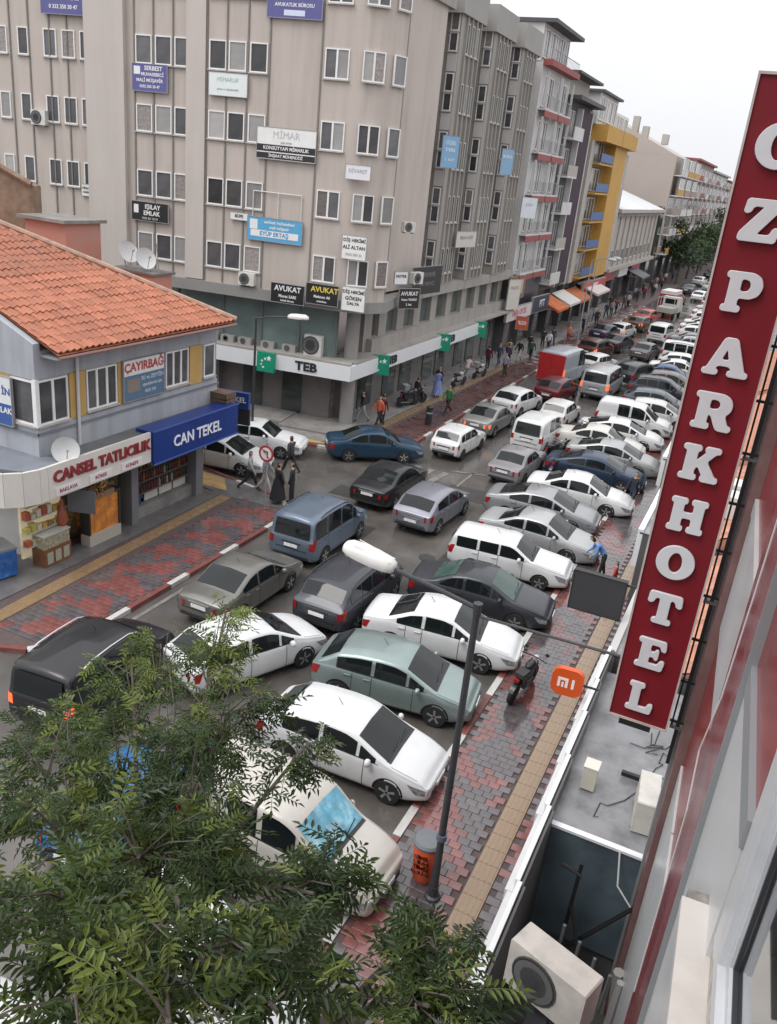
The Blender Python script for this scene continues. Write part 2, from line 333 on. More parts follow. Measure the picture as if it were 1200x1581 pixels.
def wheel_meshes(r):
    mb = MB(); w_ = .20
    mb.lathe([(r * .62, -.10), (r * .93, -.10), (r, -.06), (r, .06), (r * .93, .10), (r * .62, .10)], 24, 0, 'y')
    ty = mb.mesh('wheel', [M_TYRE], 40)
    mr_ = MB(); mr_.lathe([(r * .70, -.085), (r * .70, -.105), (r * .62, -.112), (r * .58, -.075)], 24, 0, 'y')
    for k in range(5):
        a = 2 * math.pi * k / 5; c, s_ = math.cos(a), math.sin(a); q = r * .075
        pts = [(-q, r * .10), (q, r * .10), (q * 1.35, r * .62), (-q * 1.35, r * .62)]
        pl = [(x * c - z * s_, x * s_ + z * c) for x, z in pts]; mr_.plate(pl, -.106, -.08)
    mr_.lathe([(r * .17, -.08), (r * .17, -.108), (r * .1, -.115)], 12, 0, 'y')
    ri = mr_.mesh('rim', [M_RIM], 30)
    hb = MB(); hb.lathe([(r * .64, -.08), (r * .64, -.095), (r * .5, -.11), (r * .2, -.118), (.01, -.118)], 20, 0, 'y')
    hub = hb.mesh('rim', [M_RIM], 30)
    return ty, ri, hub

PROTO = {}
def make_proto(kind):
    sp = SPEC[kind]; b = Body(sp); h = sp['L'] / 2; P = []      # list of (name, mesh, matrix, slot kind, children)
    P.append(('body', b.shell().mesh('body', [M_TRIM], 50), None, 'paint'))
    def add(name, mb, m, role=None, sm=60, M=None): P.append((name, mb.mesh(name, m, sm), M, role))
    ws = sp['ws']; add('windscreen', b.topatch(ws[0] + .03, ws[1] - .03, .95), [M_GLASS], 'glass')
    add('cowl', b.topatch(ws[1] - .06, ws[1] + .05, .97, off=.006, n=3), [M_TRIM])
    if sp['rw']:
        rw = sp['rw']
        if rw[1] - rw[0] < .12:      # near-vertical tailgate glass
            mb = MB(); z0, z1 = sp['bz'] + .05, sp['H'] - .16; Q = []
            for i in range(5):
                z = z0 + (z1 - z0) * i / 4
                xx = float(np.interp(z, b.top[:40], b.X[:40])); hw = b.at(b.tw, -h + .25) - .10 - .04 * i / 4
                Q.append([(xx - .045 - (b.__dict__.get('round', .06) * .3), hw * j / 4, z) for j in range(-4, 5)])
            mb.grid(Q[::-1]); add('rear_window', mb, [M_GLASS], 'glass')
        else: add('rear_window', b.topatch(rw[0] + .03, rw[1] - .03, .92), [M_GLASS], 'glass')
    ulo, uhi = .612, .80
    for i, (x0, x1) in enumerate(sp['sw']):
        for sd in (1, -1):
            hh = lambda x: b.at(b.top, x) - b.at(b.belt, x)
            xa, xb = x0, x1
            while hh(xb) < .17 and xb > xa + .1: xb -= .03
            while hh(xa) < .17 and xa < xb - .1: xa += .03
            add('side_window', b.patch(xa, xb, ulo, uhi, .010, sd, 6, 3), [M_GLASS], 'glass')
    for xs in sp['doors']:
        for sd in (1, -1):
            x = xs[0]; mb = b.patch(x - .008, x + .008, .10, .58, .004, sd, 1, 10); add('door_seam', mb, [M_SEAM])
            mb = MB(); p = b.Sn(x - .13 if x < .5 else x - .9, .50, .02); mb.box(p[0] - .09, p[0] + .09, p[1] * sd - .015, p[1] * sd + .015, p[2] - .015, p[2] + .015)
            if x != sp['doors'][-1][0]: add('door_handle', mb, [M_TRIM], 'paint')
    for sd in (1, -1):
        hl = b.patch(h - .34, h - .02, .33, .52, .010, sd, 5, 4, xf=lambda t: (h - .20 - .22 * t, h - .01))
        p = b.S(h, .42); z0 = p[2] - .06
        hl.add([(h + .042, p[1] * .95 * sd, z0), (h + .07, p[1] * .52 * sd, z0 - .01), (h + .07, p[1] * .55 * sd, z0 + .09), (h + .042, p[1] * .93 * sd, z0 + .10)], [(0, 1, 2, 3) if sd > 0 else (3, 2, 1, 0)])
        add('headlight', hl, [M_HEAD])
        rb = b.__dict__.get('round', .06)
        tall = kind in ('mpv', 'panel_van', 'minibus', 'box_van', 'suv', 'boxy_wagon')
        ua, ub = (.36, .62) if tall else (.36, .54)
        tl = b.patch(-h + .0, -h + .22, ua, ub, .010, sd, 4, 4, xf=lambda t: (-h, -h + .12 + .10 * t))
        p0, p1 = b.S(-h, ua), b.S(-h, min(ub, .56)); q = .18 if tall else .36
        if kind == 'hatch': q = .30
        zt = p1[2] + (.30 if kind in ('mpv', 'minibus', 'panel_van') else .0)
        if kind in ('mpv', 'minibus', 'panel_van'):
            pass
        Y0, Y1 = p0[1] * .99, p0[1] * (1 - q)
        zz0, zz1 = p0[2], p1[2] - .01
        xr = -h - rb - .012
        tl.add([(-h - .01, Y0 * sd, zz0), (xr, Y1 * sd, zz0), (xr, Y1 * sd, zz1), (-h - .01, Y0 * .985 * sd, zz1)], [(0, 1, 2, 3) if sd < 0 else (3, 2, 1, 0)])
        add('tail_light', tl, [M_TAIL], 'tail')
        mb = MB(); xm = ws[1] - .42; p = b.Sn(xm, .60, .0)
        mb.lathe([(.02, -.06), (.085, -.04), (.10, 0), (.085, .05), (.02, .07)], 10, 0, 'x', (p[0], (p[1] + .13) * sd, p[2] + .05)); mb.tube([(p[0], p[1] * sd, p[2]), (p[0], (p[1] + .1) * sd, p[2] + .03)], .02, 5)
        add('wing_mirror', mb, [M_TRIM], 'paint')
    # bumpers, grille, plates
    rb = b.__dict__.get('round', .06)
    p = b.S(-h, .16); mb = MB(); z = p[2] + .04
    mb.box(-h - rb - .035, -h + .02, -p[1] * .86, p[1] * .86, z - .10, z + .02)
    mb = MB(); z = b.at(b.bot, -h) + .02; mb.box(-h - rb - .02, -h + .05, -p[1] * .8, p[1] * .8, z, z + .09); add('rear_bumper', mb, [M_TRIM])
    z = b.at(b.bot, h) + .03; mb = MB(); mb.box(h, h + .095, -.5, .5, z + .02, z + .14); add('grille', mb, [M_TRIM])
    zpl = .74 if kind in ('sedan', 'coupe_sedan', 'boxy_sedan') else (.62 if kind in ('hatch', 'boxy_hatch', 'boxy_wagon') else .78)
    mb = MB(); mb.box(-h - rb - .035, -h - rb + .01, -.26, .26, zpl - .055, zpl + .055); add('number_plate', mb, [M_PLATE])
    q_ = rb * .75; MBx = MB(); MBx.box(-h - rb - .03, -h - rb + .02, -.36, .36, zpl + .09, zpl + .125); add('tailgate_handle', MBx, [M_CHROME if kind in ('sedan', 'hatch') else M_TRIM])
    MBx = MB(); MBx.box(-h - rb - .022, -h - rb + .02, -.60, .60, zpl - .125, zpl - .115); add('bumper_gap', MBx, [M_SEAM])
    mb = MB(); mb.box(h + .06, h + .105, -.26, .26, z + .10, z + .21); add('number_plate', mb, [M_PLATE])
    for sd in (1, -1):
        mb = MB(); P0 = b.patch(-h + .95, h - 1.1, .02, .10, .008, sd, 8, 2); add('sill_trim', P0, [M_TRIM])
        mb = MB(); x0, x1 = ws[1] - .10, ws[1] - .14; a = b.Sn(ws[1] - .02, .97, .03); c_ = b.Sn(ws[1] - .10, .915, .03)
        mb.tube([(a[0], a[1] * sd + (.0 if sd > 0 else .35), a[2]), (c_[0], c_[1] * sd + (.0 if sd > 0 else .25), c_[2])], .012, 4); 
        if sp.get('rails') or kind == 'mpv':
            mb = MB(); pts = []
            for i in range(7):
                x = -1.55 + 2.0 * i / 6; q = b.Sn(x, .87, .02); pts.append((q[0], q[1] * sd, q[2] + (.045 if 0 < i < 6 else -.02)))
            mb.tube(pts, .02, 6); add('roof_rail', mb, [M_TRIM], 'rail')
    mb = MB()
    for sd in (1, -1): b.patch(ws[1] + .08, h - .22, .855, .866, .003, sd, 10, 1, mb=mb)
    add('bonnet_gap', mb, [M_SEAM])
    for sd in (1, -1):
        xa, xb = sp['sw'][0][0] + .02, min(sp['sw'][-1][1] + .1, ws[1] - .2)
        add('window_trim', b.patch(xa, xb, .590, .612, .006, sd, 8, 1), [M_TRIM])
    mb = MB(); a = b.Sn(ws[1] - .05, .99, .02); c_ = b.Sn(ws[1] - .12, .93, .025); mb.tube([(a[0], a[1], a[2]), (c_[0], c_[1], c_[2])], .01, 4)
    mb.tube([(a[0], -.35, a[2]), (c_[0], a[1] + .1, c_[2])], .01, 4); add('wiper', mb, [M_TRIM])
    mb = MB(); q = b.Sn(ws[0] - .7, 1, .0); mb.tube([(q[0], 0, q[2]), (q[0] - .12, 0, q[2] + .16)], .008, 4); add('aerial', mb, [M_TRIM])
    # wheels
    ty, ri, hub = wheel_meshes(sp['wr']); W = []
    for x in (sp['rx'], sp['rx'] + sp['wb']):
        for sd in (1, -1):
            add('wheel_arch', arch_arc(b, x, 0.01, sp['wr'] * 1.17, sd, .005), [M_ARCH])
            y = b.at(b.hw, x) * .985 - .08
            W.append((x, y, sd))
    PROTO[kind] = (sp, b, P, (ty, ri, hub), W)

def car(kind, label, x, y, head, col, group, metal=0.0, glass=None, lit=False, steel=False, rimcol=None, cat='car', rail=None, L=None):
    """head: heading in degrees, 0 = +X (towards the right kerb), 90 = up the street"""
    if kind not in PROTO: make_proto(kind)
    sp, b, P, (ty, ri, hub), W = PROTO[kind]
    name = {'mpv': 'van', 'panel_van': 'van', 'minibus': 'minibus', 'box_van': 'van', 'suv': 'suv'}.get(kind, 'car')
    t = thing(name, label, cat, (x, y, 0.004), R(head), group)
    pm = paint(col, metal)
    for nm, me, M, role in P:
        mt = None
        if role == 'paint': mt = pm
        elif role == 'glass' and glass and nm in ('windscreen', 'rear_window'): mt = glass if nm == 'windscreen' or glass is not M_GLASSB else None
        elif role == 'tail' and lit: mt = M_TAILON
        elif role == 'rail' and rail: mt = rail
        piece(nm, me, t, M, mt)
    for (wx, wy, sd) in W:
        M = T(wx, wy * sd, sp['wr'], math.pi if sd > 0 else 0)
        o = piece('wheel', ty, t, M); piece('rim', hub if steel else ri, o, None, rimcol)
    return t
# ------------------------------------------------------------------ ground, road, pavements
def ground_materials():
    m = mat('wet_asphalt', (.088, .081, .075), .16, var=.24, scale=1.1, bump=.11, bscale=90, rvar=.16, dirt=(.135, .116, .098), dscale=.22, damt=.75, spec=.5, coat=.4, coatr=.15)
    return m
M_ASPH = ground_materials()
M_CONC = mat('concrete_slab', (.23, .22, .21), .55, var=.18, scale=2.5, bump=.2, rvar=.2, dirt=(.09, .085, .08), dscale=.8, damt=.6)
M_DCONC = mat('dark_wet_concrete', (.115, .11, .108), .4, var=.22, scale=2.0, bump=.2, rvar=.22, dirt=(.2, .19, .18), dscale=.7, damt=.4)
M_TACT = mat('tan_tactile_paving', (.25, .165, .092), .22, coat=.4, coatr=.15, var=.12, scale=5, rvar=.18, dirt=(.22, .15, .09), dscale=1.4, damt=.5)
M_PRED = mat('red_paver', (.190, .070, .063), .14, var=.25, scale=4, bump=.06, rvar=.12, rand=.16, coat=.45, coatr=.13)
M_PGREY = mat('grey_paver', (.098, .084, .088), .14, var=.25, scale=4, bump=.06, rvar=.12, rand=.16, coat=.45, coatr=.13)
M_PBROWN = mat('brown_paver', (.095, .043, .039), .38, var=.18, scale=4, rvar=.2, rand=.15)
M_JOINT = mat('paving_joint', (.085, .060, .058), .7, var=.2, scale=6)
M_KRED = mat('red_kerb_paint', (.17, .05, .042), .5, var=.2, scale=6, dirt=(.16, .12, .11), dscale=2, damt=.6)
M_KWHITE = mat('white_kerb_paint', (.48, .47, .45), .5, var=.15, scale=6, dirt=(.3, .28, .26), dscale=2.5, damt=.6)
M_LINE = mat('worn_road_paint', (.20, .19, .175), .45, var=.3, scale=6, dirt=(.07, .065, .06), dscale=1.6, damt=.95)

mb = MB(); mb.box(-700, 700, -120, 1200, -1.2, -.02); tag(mb.obj('ground', [mat('far_ground', (.12, .12, .11), .8, var=.2, scale=.05)]), kind='structure')
mb = MB()
nx, ny = 24, 90
P = [[(-60 + (55.55 * i / nx), -12 + 312 * j / ny, .004 * math.sin(i * 1.7 + j)) for j in range(ny + 1)] for i in range(nx + 1)]
mb.grid(P); road = tag(mb.obj('road', [M_ASPH], smooth=60), kind='structure')
# worn lane marks, parking lines, patches
mb = MB()
def strip(mb, x, y, dx, dy, w_, z):
    l = math.hypot(dx, dy); nx_, ny_ = -dy / l * w_ / 2, dx / l * w_ / 2
    mb.add([(x - nx_, y - ny_, z), (x + dx - nx_, y + dy - ny_, z), (x + dx + nx_, y + dy + ny_, z), (x + nx_, y + ny_, z)], [(3, 2, 1, 0)])
strip(mb, -14.9, 15.0, 0, 6.5, .14, .0125)
for y0 in range(16, 60, 6): strip(mb, -11.2, y0, 0, 2.2, .12, .0125)
for x0 in (-14.6, -13.9, -13.2, -12.5): strip(mb, x0, 33.0, .25, 2.4, .32, .0125)
strip(mb, -12.2, 35.8, 1.6, .5, .16, .0125); strip(mb, -13.8, 32.0, 3.0, .9, .14, .0125)
piece('lane_marking', mb.mesh('lane_marking', [M_LINE]), road)
mb = MB()
for (x, y, a, b_) in ((-10.4, 33.4, 1.1, .8), (-12.9, 25.9, .9, 1.6), (-8.4, 27.6, .6, 2.0), (-9.0, 44.0, .7, 3.0), (-14.0, 30.2, 1.4, .6)):
    mb.add([(x - a, y - b_, .009), (x + a, y - b_ * .9, .009), (x + a * .9, y + b_, .009), (x - a, y + b_ * .95, .009)], [(0, 1, 2, 3)])
piece('asphalt_patch', mb.mesh('asphalt_patch', [mat('darker_patch', (.050, .047, .044), .28, var=.2, scale=2, rvar=.15)]), road)
mb = MB(); mb.lathe([(.33, .008), (.33, .014), (.28, .014), (.27, .011), (.01, .011)], 24, 0, 'z', (-11.4, 31.6, 0)); mb.lathe([(.3, .008), (.3, .014), (.01, .014)], 24, 0, 'z', (-9.4, 26.2, 0))
piece('manhole_cover', mb.mesh('manhole_cover', [mat('cast_iron', (.07, .068, .066), .4, .5, var=.2, scale=14)]), road)

PZ = .13
def pavement(name, poly):
    mb = MB(); mb.prism(poly, -.02, PZ - .03); return tag(mb.obj(name, [M_JOINT]), kind='structure')
def arc(cx, cy, r, a0, a1, n=8): return [(cx + r * math.cos(R(a0 + (a1 - a0) * i / n)), cy + r * math.sin(R(a0 + (a1 - a0) * i / n))) for i in range(n + 1)]
pavA = pavement('pavement', [(-40, 13.75), (-17.0, 13.75)] + arc(-17.0, 15.35, 1.6, -90, 0) + arc(-17.4, 25.6, 2.0, 0, 78) + [(-21, 28.4), (-40, 26.6)])
pavB = pavement('pavement', [(-60, 29.8), (-21.5, 34.2)] + arc(-17.3, 36.7, 2.0, -105, 0) + [(-15.3, 300), (-60, 300)])
pavC = pavement('pavement', [(-4.5, -12), (14, -12), (14, 300), (-4.5, 300)])

def kerb(par, pts, L0=.92, start=0):
    """kerb stones along a polyline, two of every five painted white"""
    k = start
    for (a, b) in zip(pts[:-1], pts[1:]):
        l = math.hypot(b[0] - a[0], b[1] - a[1]); n = max(1, round(l / L0)); th = math.atan2(b[1] - a[1], b[0] - a[0])
        for i in range(n):
            key = ('kerb', round(l / n, 3), k % 3 == 0)
            if key not in _mc:
                m_ = MB(); h = l / n / 2 - .006; m_.plate([(-h, -.03), (h, -.03), (h, PZ), (h - .02, PZ + .012), (-h + .02, PZ + .012), (-h, PZ)], -.09, .09)
                _mc[key] = m_.mesh('kerb_stone', [M_KWHITE if k % 3 == 0 else M_KRED])
            t_ = (i + .5) / n
            piece('kerb_stone', _mc[key], par, T(a[0] + (b[0] - a[0]) * t_, a[1] + (b[1] - a[1]) * t_, 0, th)); k += 1
kerb(pavA, [(-26, 13.68), (-17.0, 13.68)] + arc(-17.0, 15.35, 1.67, -80, 0, 3) + [(-15.33, 25.6)] + arc(-17.4, 25.6, 2.07, 15, 78, 3) + [(-21, 28.47), (-32, 27.5)])
kerb(pavB, [(-30, 33.2), (-21.5, 34.13)] + arc(-17.3, 36.7, 2.07, -105, 0, 5) + [(-15.23, 110)], 1.0)
kerb(pavC, [(-4.55, 2), (-4.55, 62)], 1.0, 1)

def tactile(par, pts, w_):
    """tan guiding strip: square ribbed tiles"""
    stuff = MB(); k = 0
    for (a, b) in zip(pts[:-1], pts[1:]):
        l = math.hypot(b[0] - a[0], b[1] - a[1]); n = round(l / w_); th = math.atan2(b[1] - a[1], b[0] - a[0])
        key = ('tact', round(l / n, 3), w_)
        if key not in _mc:
            m_ = MB(); h = l / n / 2 - .004; m_.box(-h, h, -w_ / 2, w_ / 2, -.03, 0)
            for q in range(4): y = w_ * (-.36 + .24 * q); m_.box(-h + .02, h - .02, y - .022 * w_ / .4, y + .022 * w_ / .4, .0, .006)
            _mc[key] = m_.mesh('tactile_tile', [M_TACT])
        for i in range(n):
            t_ = (i + .5) / n; M = T(a[0] + (b[0] - a[0]) * t_, a[1] + (b[1] - a[1]) * t_, PZ + .002, th)
            if k < 60: piece('tactile_tile', _mc[key], par, M)
            else: stuff.M = M; h = l / n / 2 - .004; stuff.box(-h, h, -w_ / 2, w_ / 2, -.03, 0)
            k += 1
    if stuff.v: tag(piece('tactile_tile', stuff.mesh('tactile_tile', [M_TACT]), par), kind='stuff')
tactile(pavC, [(-2.58, 4), (-2.62, 58)], .46)
tactile(pavA, [(-17.9, 14.6), (-18.3, 26.3)], .50)
tactile(pavB, [(-18.6, 35.0), (-17.75, 38.5), (-17.5, 62)], .5)

def pavers(par, x0, x1, y0, y1, bw, bl, near, colour, limit, skip=None):
    """running-bond blocks; the nearest ones are objects, the rest one mesh"""
    mats = [M_PRED, M_PGREY, M_PBROWN]
    if ('pv', bw, bl) not in _mc:
        L_ = []
        for m in mats:
            m_ = MB(); a, b_ = bw / 2 - .003, bl / 2 - .003
            m_.add([(-a, -b_, -.03), (a, -b_, -.03), (a, b_, -.03), (-a, b_, -.03), (-a, -b_, -.004), (a, -b_, -.004), (a, b_, -.004), (-a, b_, -.004),
                    (-a + .008, -b_ + .008, 0), (a - .008, -b_ + .008, 0), (a - .008, b_ - .008, 0), (-a + .008, b_ - .008, 0)],
                   [(0, 1, 5, 4), (1, 2, 6, 5), (2, 3, 7, 6), (3, 0, 4, 7), (4, 5, 9, 8), (5, 6, 10, 9), (6, 7, 11, 10), (7, 4, 8, 11), (8, 9, 10, 11)])
            L_.append(m_.mesh('paver', [m]))
        _mc[('pv', bw, bl)] = L_
    L_ = _mc[('pv', bw, bl)]; rnd = random.Random(int(x0 * 100)); B = []
    ny_ = int((y1 - y0) / bl); nx_ = int((x1 - x0) / bw)
    for j in range(ny_):
        for i in range(nx_ + 1):
            x = x0 + bw * (i + .5 - (.5 if j % 2 else 0)); y = y0 + bl * (j + .5)
            if x - bw / 2 < x0 - .01 or x + bw / 2 > x1 + .01: continue
            if skip and skip(x, y, bw): continue
            B.append((math.hypot(x - near[0], y - near[1]), x, y, colour(x, y, rnd), rnd.uniform(-.004, .004)))
    B.sort(); st = MB()
    for k, (d, x, y, c, dz) in enumerate(B):
        if k < limit: piece('paver', L_[c], par, T(x, y, PZ + dz))
        else: st.M = T(x, y, PZ + dz); a, b_ = bw / 2 - .005, bl / 2 - .005; st.add([(-a, -b_, 0), (a, -b_, 0), (a, b_, 0), (-a, b_, 0), (-a, -b_, -.03), (a, -b_, -.03), (a, b_, -.03), (-a, b_, -.03)], [(0, 1, 2, 3), (4, 5, 1, 0), (5, 6, 2, 1), (6, 7, 3, 2), (7, 4, 0, 3)], c)
    if st.v: tag(piece('paver', st.mesh('paver', mats), par), kind='stuff')
def blotch(x, y, f):
    return math.sin(x * 2.3 * f + 1.3 * math.sin(y * 1.1 * f)) + math.sin(y * 1.9 * f + 2 * math.sin(x * 1.7 * f)) + .6 * math.sin((x + y) * 3.1 * f)
pavers(pavC, -4.44, -2.86, 5.5, 60, .262, .20, (-2.6, 10.5), lambda x, y, r: 0 if blotch(x, y, 1.05) + r.uniform(-.9, .9) > .1 else 1, 290)
pavers(pavC, -2.34, -1.5, 5.5, 60, .262, .20, (-2.0, 10.5), lambda x, y, r: 0 if blotch(x + 9, y, 1.05) + r.uniform(-.9, .9) > -.1 else 1, 4)
zig = lambda x, y: math.sin((y * 1.9 + 1.6 * abs(((x * .8) % 2) - 1)) * 2.2)
pavers(pavA, -17.6, -15.45, 14.4, 26.6, .262, .20, (-15, 18), lambda x, y, r: 0 if zig(x, y) + .5 * blotch(x, y, 1.3) + r.uniform(-1.0, 1.0) > .0 else 1, 290, skip=lambda x, y, b: (y > 26.0 and x > -16.2) or (y < 15 and x > -16))
pavers(pavB, -17.2, -15.35, 38.8, 110, .40, .30, (-15, 38), lambda x, y, r: 2 if r.random() > .12 else 1, 0)
mb = MB(); mb.box(-19.6, -18.58, 15.0, 26.4, PZ - .03, PZ + .004); mb.box(-40, -19.6, 13.9, 17.9, PZ - .03, PZ + .004); mb.prism([(-18.55, 26.3), (-15.5, 26.6), (-16.2, 27.4), (-18.3, 27.9), (-22, 28.2), (-22, 27.2)], PZ - .03, PZ + .002)
piece('concrete_strip', mb.mesh('concrete_strip', [M_DCONC]), pavA)
mb = MB(); mb.prism([(-21.5, 35.0), (-18.9, 35.1), (-18.1, 38.6), (-17.8, 62), (-20.5, 62), (-22, 38)], PZ - .03, PZ + .004); mb.box(-20, -15.4, 62, 110, PZ - .03, PZ - .002)
piece('concrete_strip', mb.mesh('concrete_strip', [M_CONC]), pavB)
mb = MB(); mb.prism([(-22.5, 34.2), (-19.6, 34.6), (-18.4, 35.0), (-18.9, 35.1), (-22.4, 34.9)], PZ - .03, PZ + .006); mb.prism([(-23.5, 27.1), (-19.7, 26.75), (-18.6, 26.8), (-19.5, 27.9), (-23, 28.2)], PZ - .03, PZ + .008)
piece('ochre_paving', mb.mesh('ochre_paving', [mat('ochre_paint', (.42, .27, .10), .5, var=.2, scale=3, dirt=(.2, .15, .1), dscale=1.2, damt=.6)]), pavB)
mb = MB(); mb.box(-1.5, 12, -12, 300, PZ - .03, PZ - .004); piece('concrete_strip', mb.mesh('concrete_strip', [M_DCONC]), pavC)
# ------------------------------------------------------------------ wall pieces shared by the buildings
M_WFRAME = mat('white_pvc_frame', (.74, .74, .73), .35, var=.06, scale=4)
M_WFRAMEG = mat('aged_window_frame', (.52, .52, .50), .45, var=.1, scale=4)
M_PANE = mat('window_glass', (.085, .083, .087), .09, var=.45, scale=1.2, rand=.55, spec=.55)
M_BLIND = mat('window_with_blind', (.30, .29, .285), .18, var=.12, scale=2, rand=.3, spec=.5)
M_CURT = mat('window_with_curtain', (.22, .20, .19), .15, var=.35, scale=9, rand=.4, spec=.5)
M_SILL = mat('window_sill', (.40, .38, .36), .6, var=.1, scale=3)
def win_meshes(w_, h, n, fm=None, mull=None, tag_=''):
    """frame mesh (n lights side by side) and pane meshes; local origin at lower left, front towards -y"""
    k = ('win', w_, h, n, fm.name if fm else '', tuple(mull or ()))
    if k not in _mc:
        t_ = .055; m_ = MB(); m_.box(0, w_, -.03, .05, 0, t_); m_.box(0, w_, -.03, .05, h - t_, h); m_.box(0, t_, -.03, .05, t_, h - t_); m_.box(w_ - t_, w_, -.03, .05, t_, h - t_)
        xs = mull or [w_ * i / n for i in range(1, n)]
        for x in xs: m_.box(x - .045, x + .045, -.028, .045, t_, h - t_)
        m_.box(-.05, w_ + .05, -.09, .03, -.06, -.002, 1)
        fr = m_.mesh('window', [fm or M_WFRAME, M_SILL]); ps = []; e = [t_] + [x for x in xs for _ in (0, 1)] + [w_ - t_]
        for i in range(n):
            a = e[2 * i] + (.045 if i else 0); b_ = e[2 * i + 1] - (.045 if i < n - 1 else 0)
            q = MB(); q.box(a, b_, .008, .02, t_, h - t_); ps.append(q.mesh('pane', [M_PANE]))
        _mc[k] = (fr, ps)
    return _mc[k]
def window(par, M, w_, h, n=1, fm=None, mull=None, blind=.5, rnd=random.Random(3)):
    fr, ps = win_meshes(w_, h, n, fm, mull); o = piece('window', fr, par, M)
    for p in ps:
        r = rnd.random(); piece('pane', p, o, None, M_PANE if r > blind else (M_BLIND if r > blind * .4 else M_CURT))
    return o
def ac_unit(label, M, w_=.8, h=.55, d=.3, group='air conditioning units on the buildings', col=(.62, .61, .58)):
    t = thing('air_conditioner', label, 'air conditioner', group=group); t.matrix_basis = M
    k = ('ac', w_, h, d, col)
    if k not in _mc:
        m1 = MB(); m1.plate([(-w_ / 2, .01), (-w_ / 2 + .01, 0), (w_ / 2 - .01, 0), (w_ / 2, .01), (w_ / 2, h - .02), (w_ / 2 - .02, h), (-w_ / 2 + .02, h), (-w_ / 2, h - .02)], -d, 0)
        m1.box(-w_ / 2 + .02, w_ / 2 - .02, -d - .002, -d + .02, h * .0 + .03, h - .03)
        c = -w_ * .12; rr = h * .45
        m2 = MB(); m2.lathe([(rr, d - .0), (rr, d + .018), (rr * .94, d + .02), (rr * .92, d + .004), (.01, d + .004)], 20, 0, 'y', (c, 0, h / 2))
        m3 = MB()
        for a in range(6):
            A = a * math.pi / 3; m3.plate([(c + math.cos(A) * .02, h / 2 + math.sin(A) * .02), (c + math.cos(A - .25) * rr * .85, h / 2 + math.sin(A - .25) * rr * .85), (c + math.cos(A + .25) * rr * .85, h / 2 + math.sin(A + .25) * rr * .85)], -d - .012, -d - .006)
        for a in range(3): q = rr * (.3 + .28 * a); m3.lathe([(q, d + .02), (q + .008, d + .024), (q - .008, d + .024)], 18, 0, 'y', (c, 0, h / 2))
        m4 = MB(); m4.box(-w_ * .38, -w_ * .33, -d, .02, -.06, 0); m4.box(w_ * .33, w_ * .38, -d, .02, -.06, 0)
        ma = mat('ac_casing', col, .5, var=.1, scale=5, dirt=tuple(c_ * .5 for c_ in col), dscale=3, damt=.4)
        _mc[k] = (m1.mesh('casing', [ma]), m2.mesh('fan_ring', [flat((.06, .06, .06))]), m3.mesh('fan_guard', [flat((.11, .11, .11))]), m4.mesh('bracket', [flat((.2, .19, .18))]))
    for nm, me in zip(('casing', 'fan_ring', 'fan_guard', 'bracket'), _mc[k]): piece(nm, me, t)
    return t
def sign(label, M, w_, h, col, lines, d=.06, frame=None, group=None, cat='sign', name='sign_board', rough=.4, fcol=(.3, .3, .3)):
    """flat sign; M places the middle of its back, front towards local -y; lines: (text, x, z, size, colour[, bold])"""
    t = thing(name, label, cat, group=group); t.matrix_basis = M
    m_ = MB(); m_.box(-w_ / 2, w_ / 2, -d, 0, -h / 2, h / 2); m_.obj('board', [mat('sign_face', col, rough, var=.05, scale=3)], t)
    m_ = MB(); e = .025
    m_.box(-w_ / 2 - e, w_ / 2 + e, -d - .012, .0, h / 2, h / 2 + e); m_.box(-w_ / 2 - e, w_ / 2 + e, -d - .012, .0, -h / 2 - e, -h / 2); m_.box(-w_ / 2 - e, -w_ / 2, -d - .012, 0, -h / 2, h / 2); m_.box(w_ / 2, w_ / 2 + e, -d - .012, 0, -h / 2, h / 2)
    m_.obj('frame', [flat(frame or fcol)], t)
    for ln in lines:
        if ln[0] is None:   # coloured bar
            q = MB(); _, x, z, bw, bh, c = ln; q.box(x - bw / 2, x + bw / 2, -d - .004, -d + .01, z - bh / 2, z + bh / 2); q.obj('colour_panel', [flat(c)], t)
        else:
            s_, x, z, size, c = ln[:5]; text('lettering', s_, size, flat(c), t, T(x, -d - .006, z), .006, ln[5] if len(ln) > 5 else .02, sx=ln[6] if len(ln) > 6 else 1)
    return t
# ------------------------------------------------------------------ corner bank building
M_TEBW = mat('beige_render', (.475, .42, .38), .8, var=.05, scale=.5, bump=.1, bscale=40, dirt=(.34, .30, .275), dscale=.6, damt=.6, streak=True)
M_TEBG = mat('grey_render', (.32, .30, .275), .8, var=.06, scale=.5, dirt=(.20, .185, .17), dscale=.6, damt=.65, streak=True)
M_TEBP = mat('pale_spandrel', (.55, .52, .50), .7, var=.06, scale=1)
M_FIN = mat('dark_joint', (.20, .185, .17), .8, var=.1, scale=2)
M_DARK = mat('bay_shade_and_soffit', (.07, .068, .066), .8, var=.2, scale=1)
M_TILE = mat('grey_stone_cladding', (.165, .155, .15), .3, var=.15, scale=1.5, rvar=.15)
M_TEAL = mat('teal_shop_glass', (.17, .225, .215), .08, var=.25, scale=.7, spec=.6)
M_TEAL2 = mat('dark_shop_glass', (.05, .062, .06), .07, var=.5, scale=.8, spec=.6)
A8 = math.atan2(.14, .99)
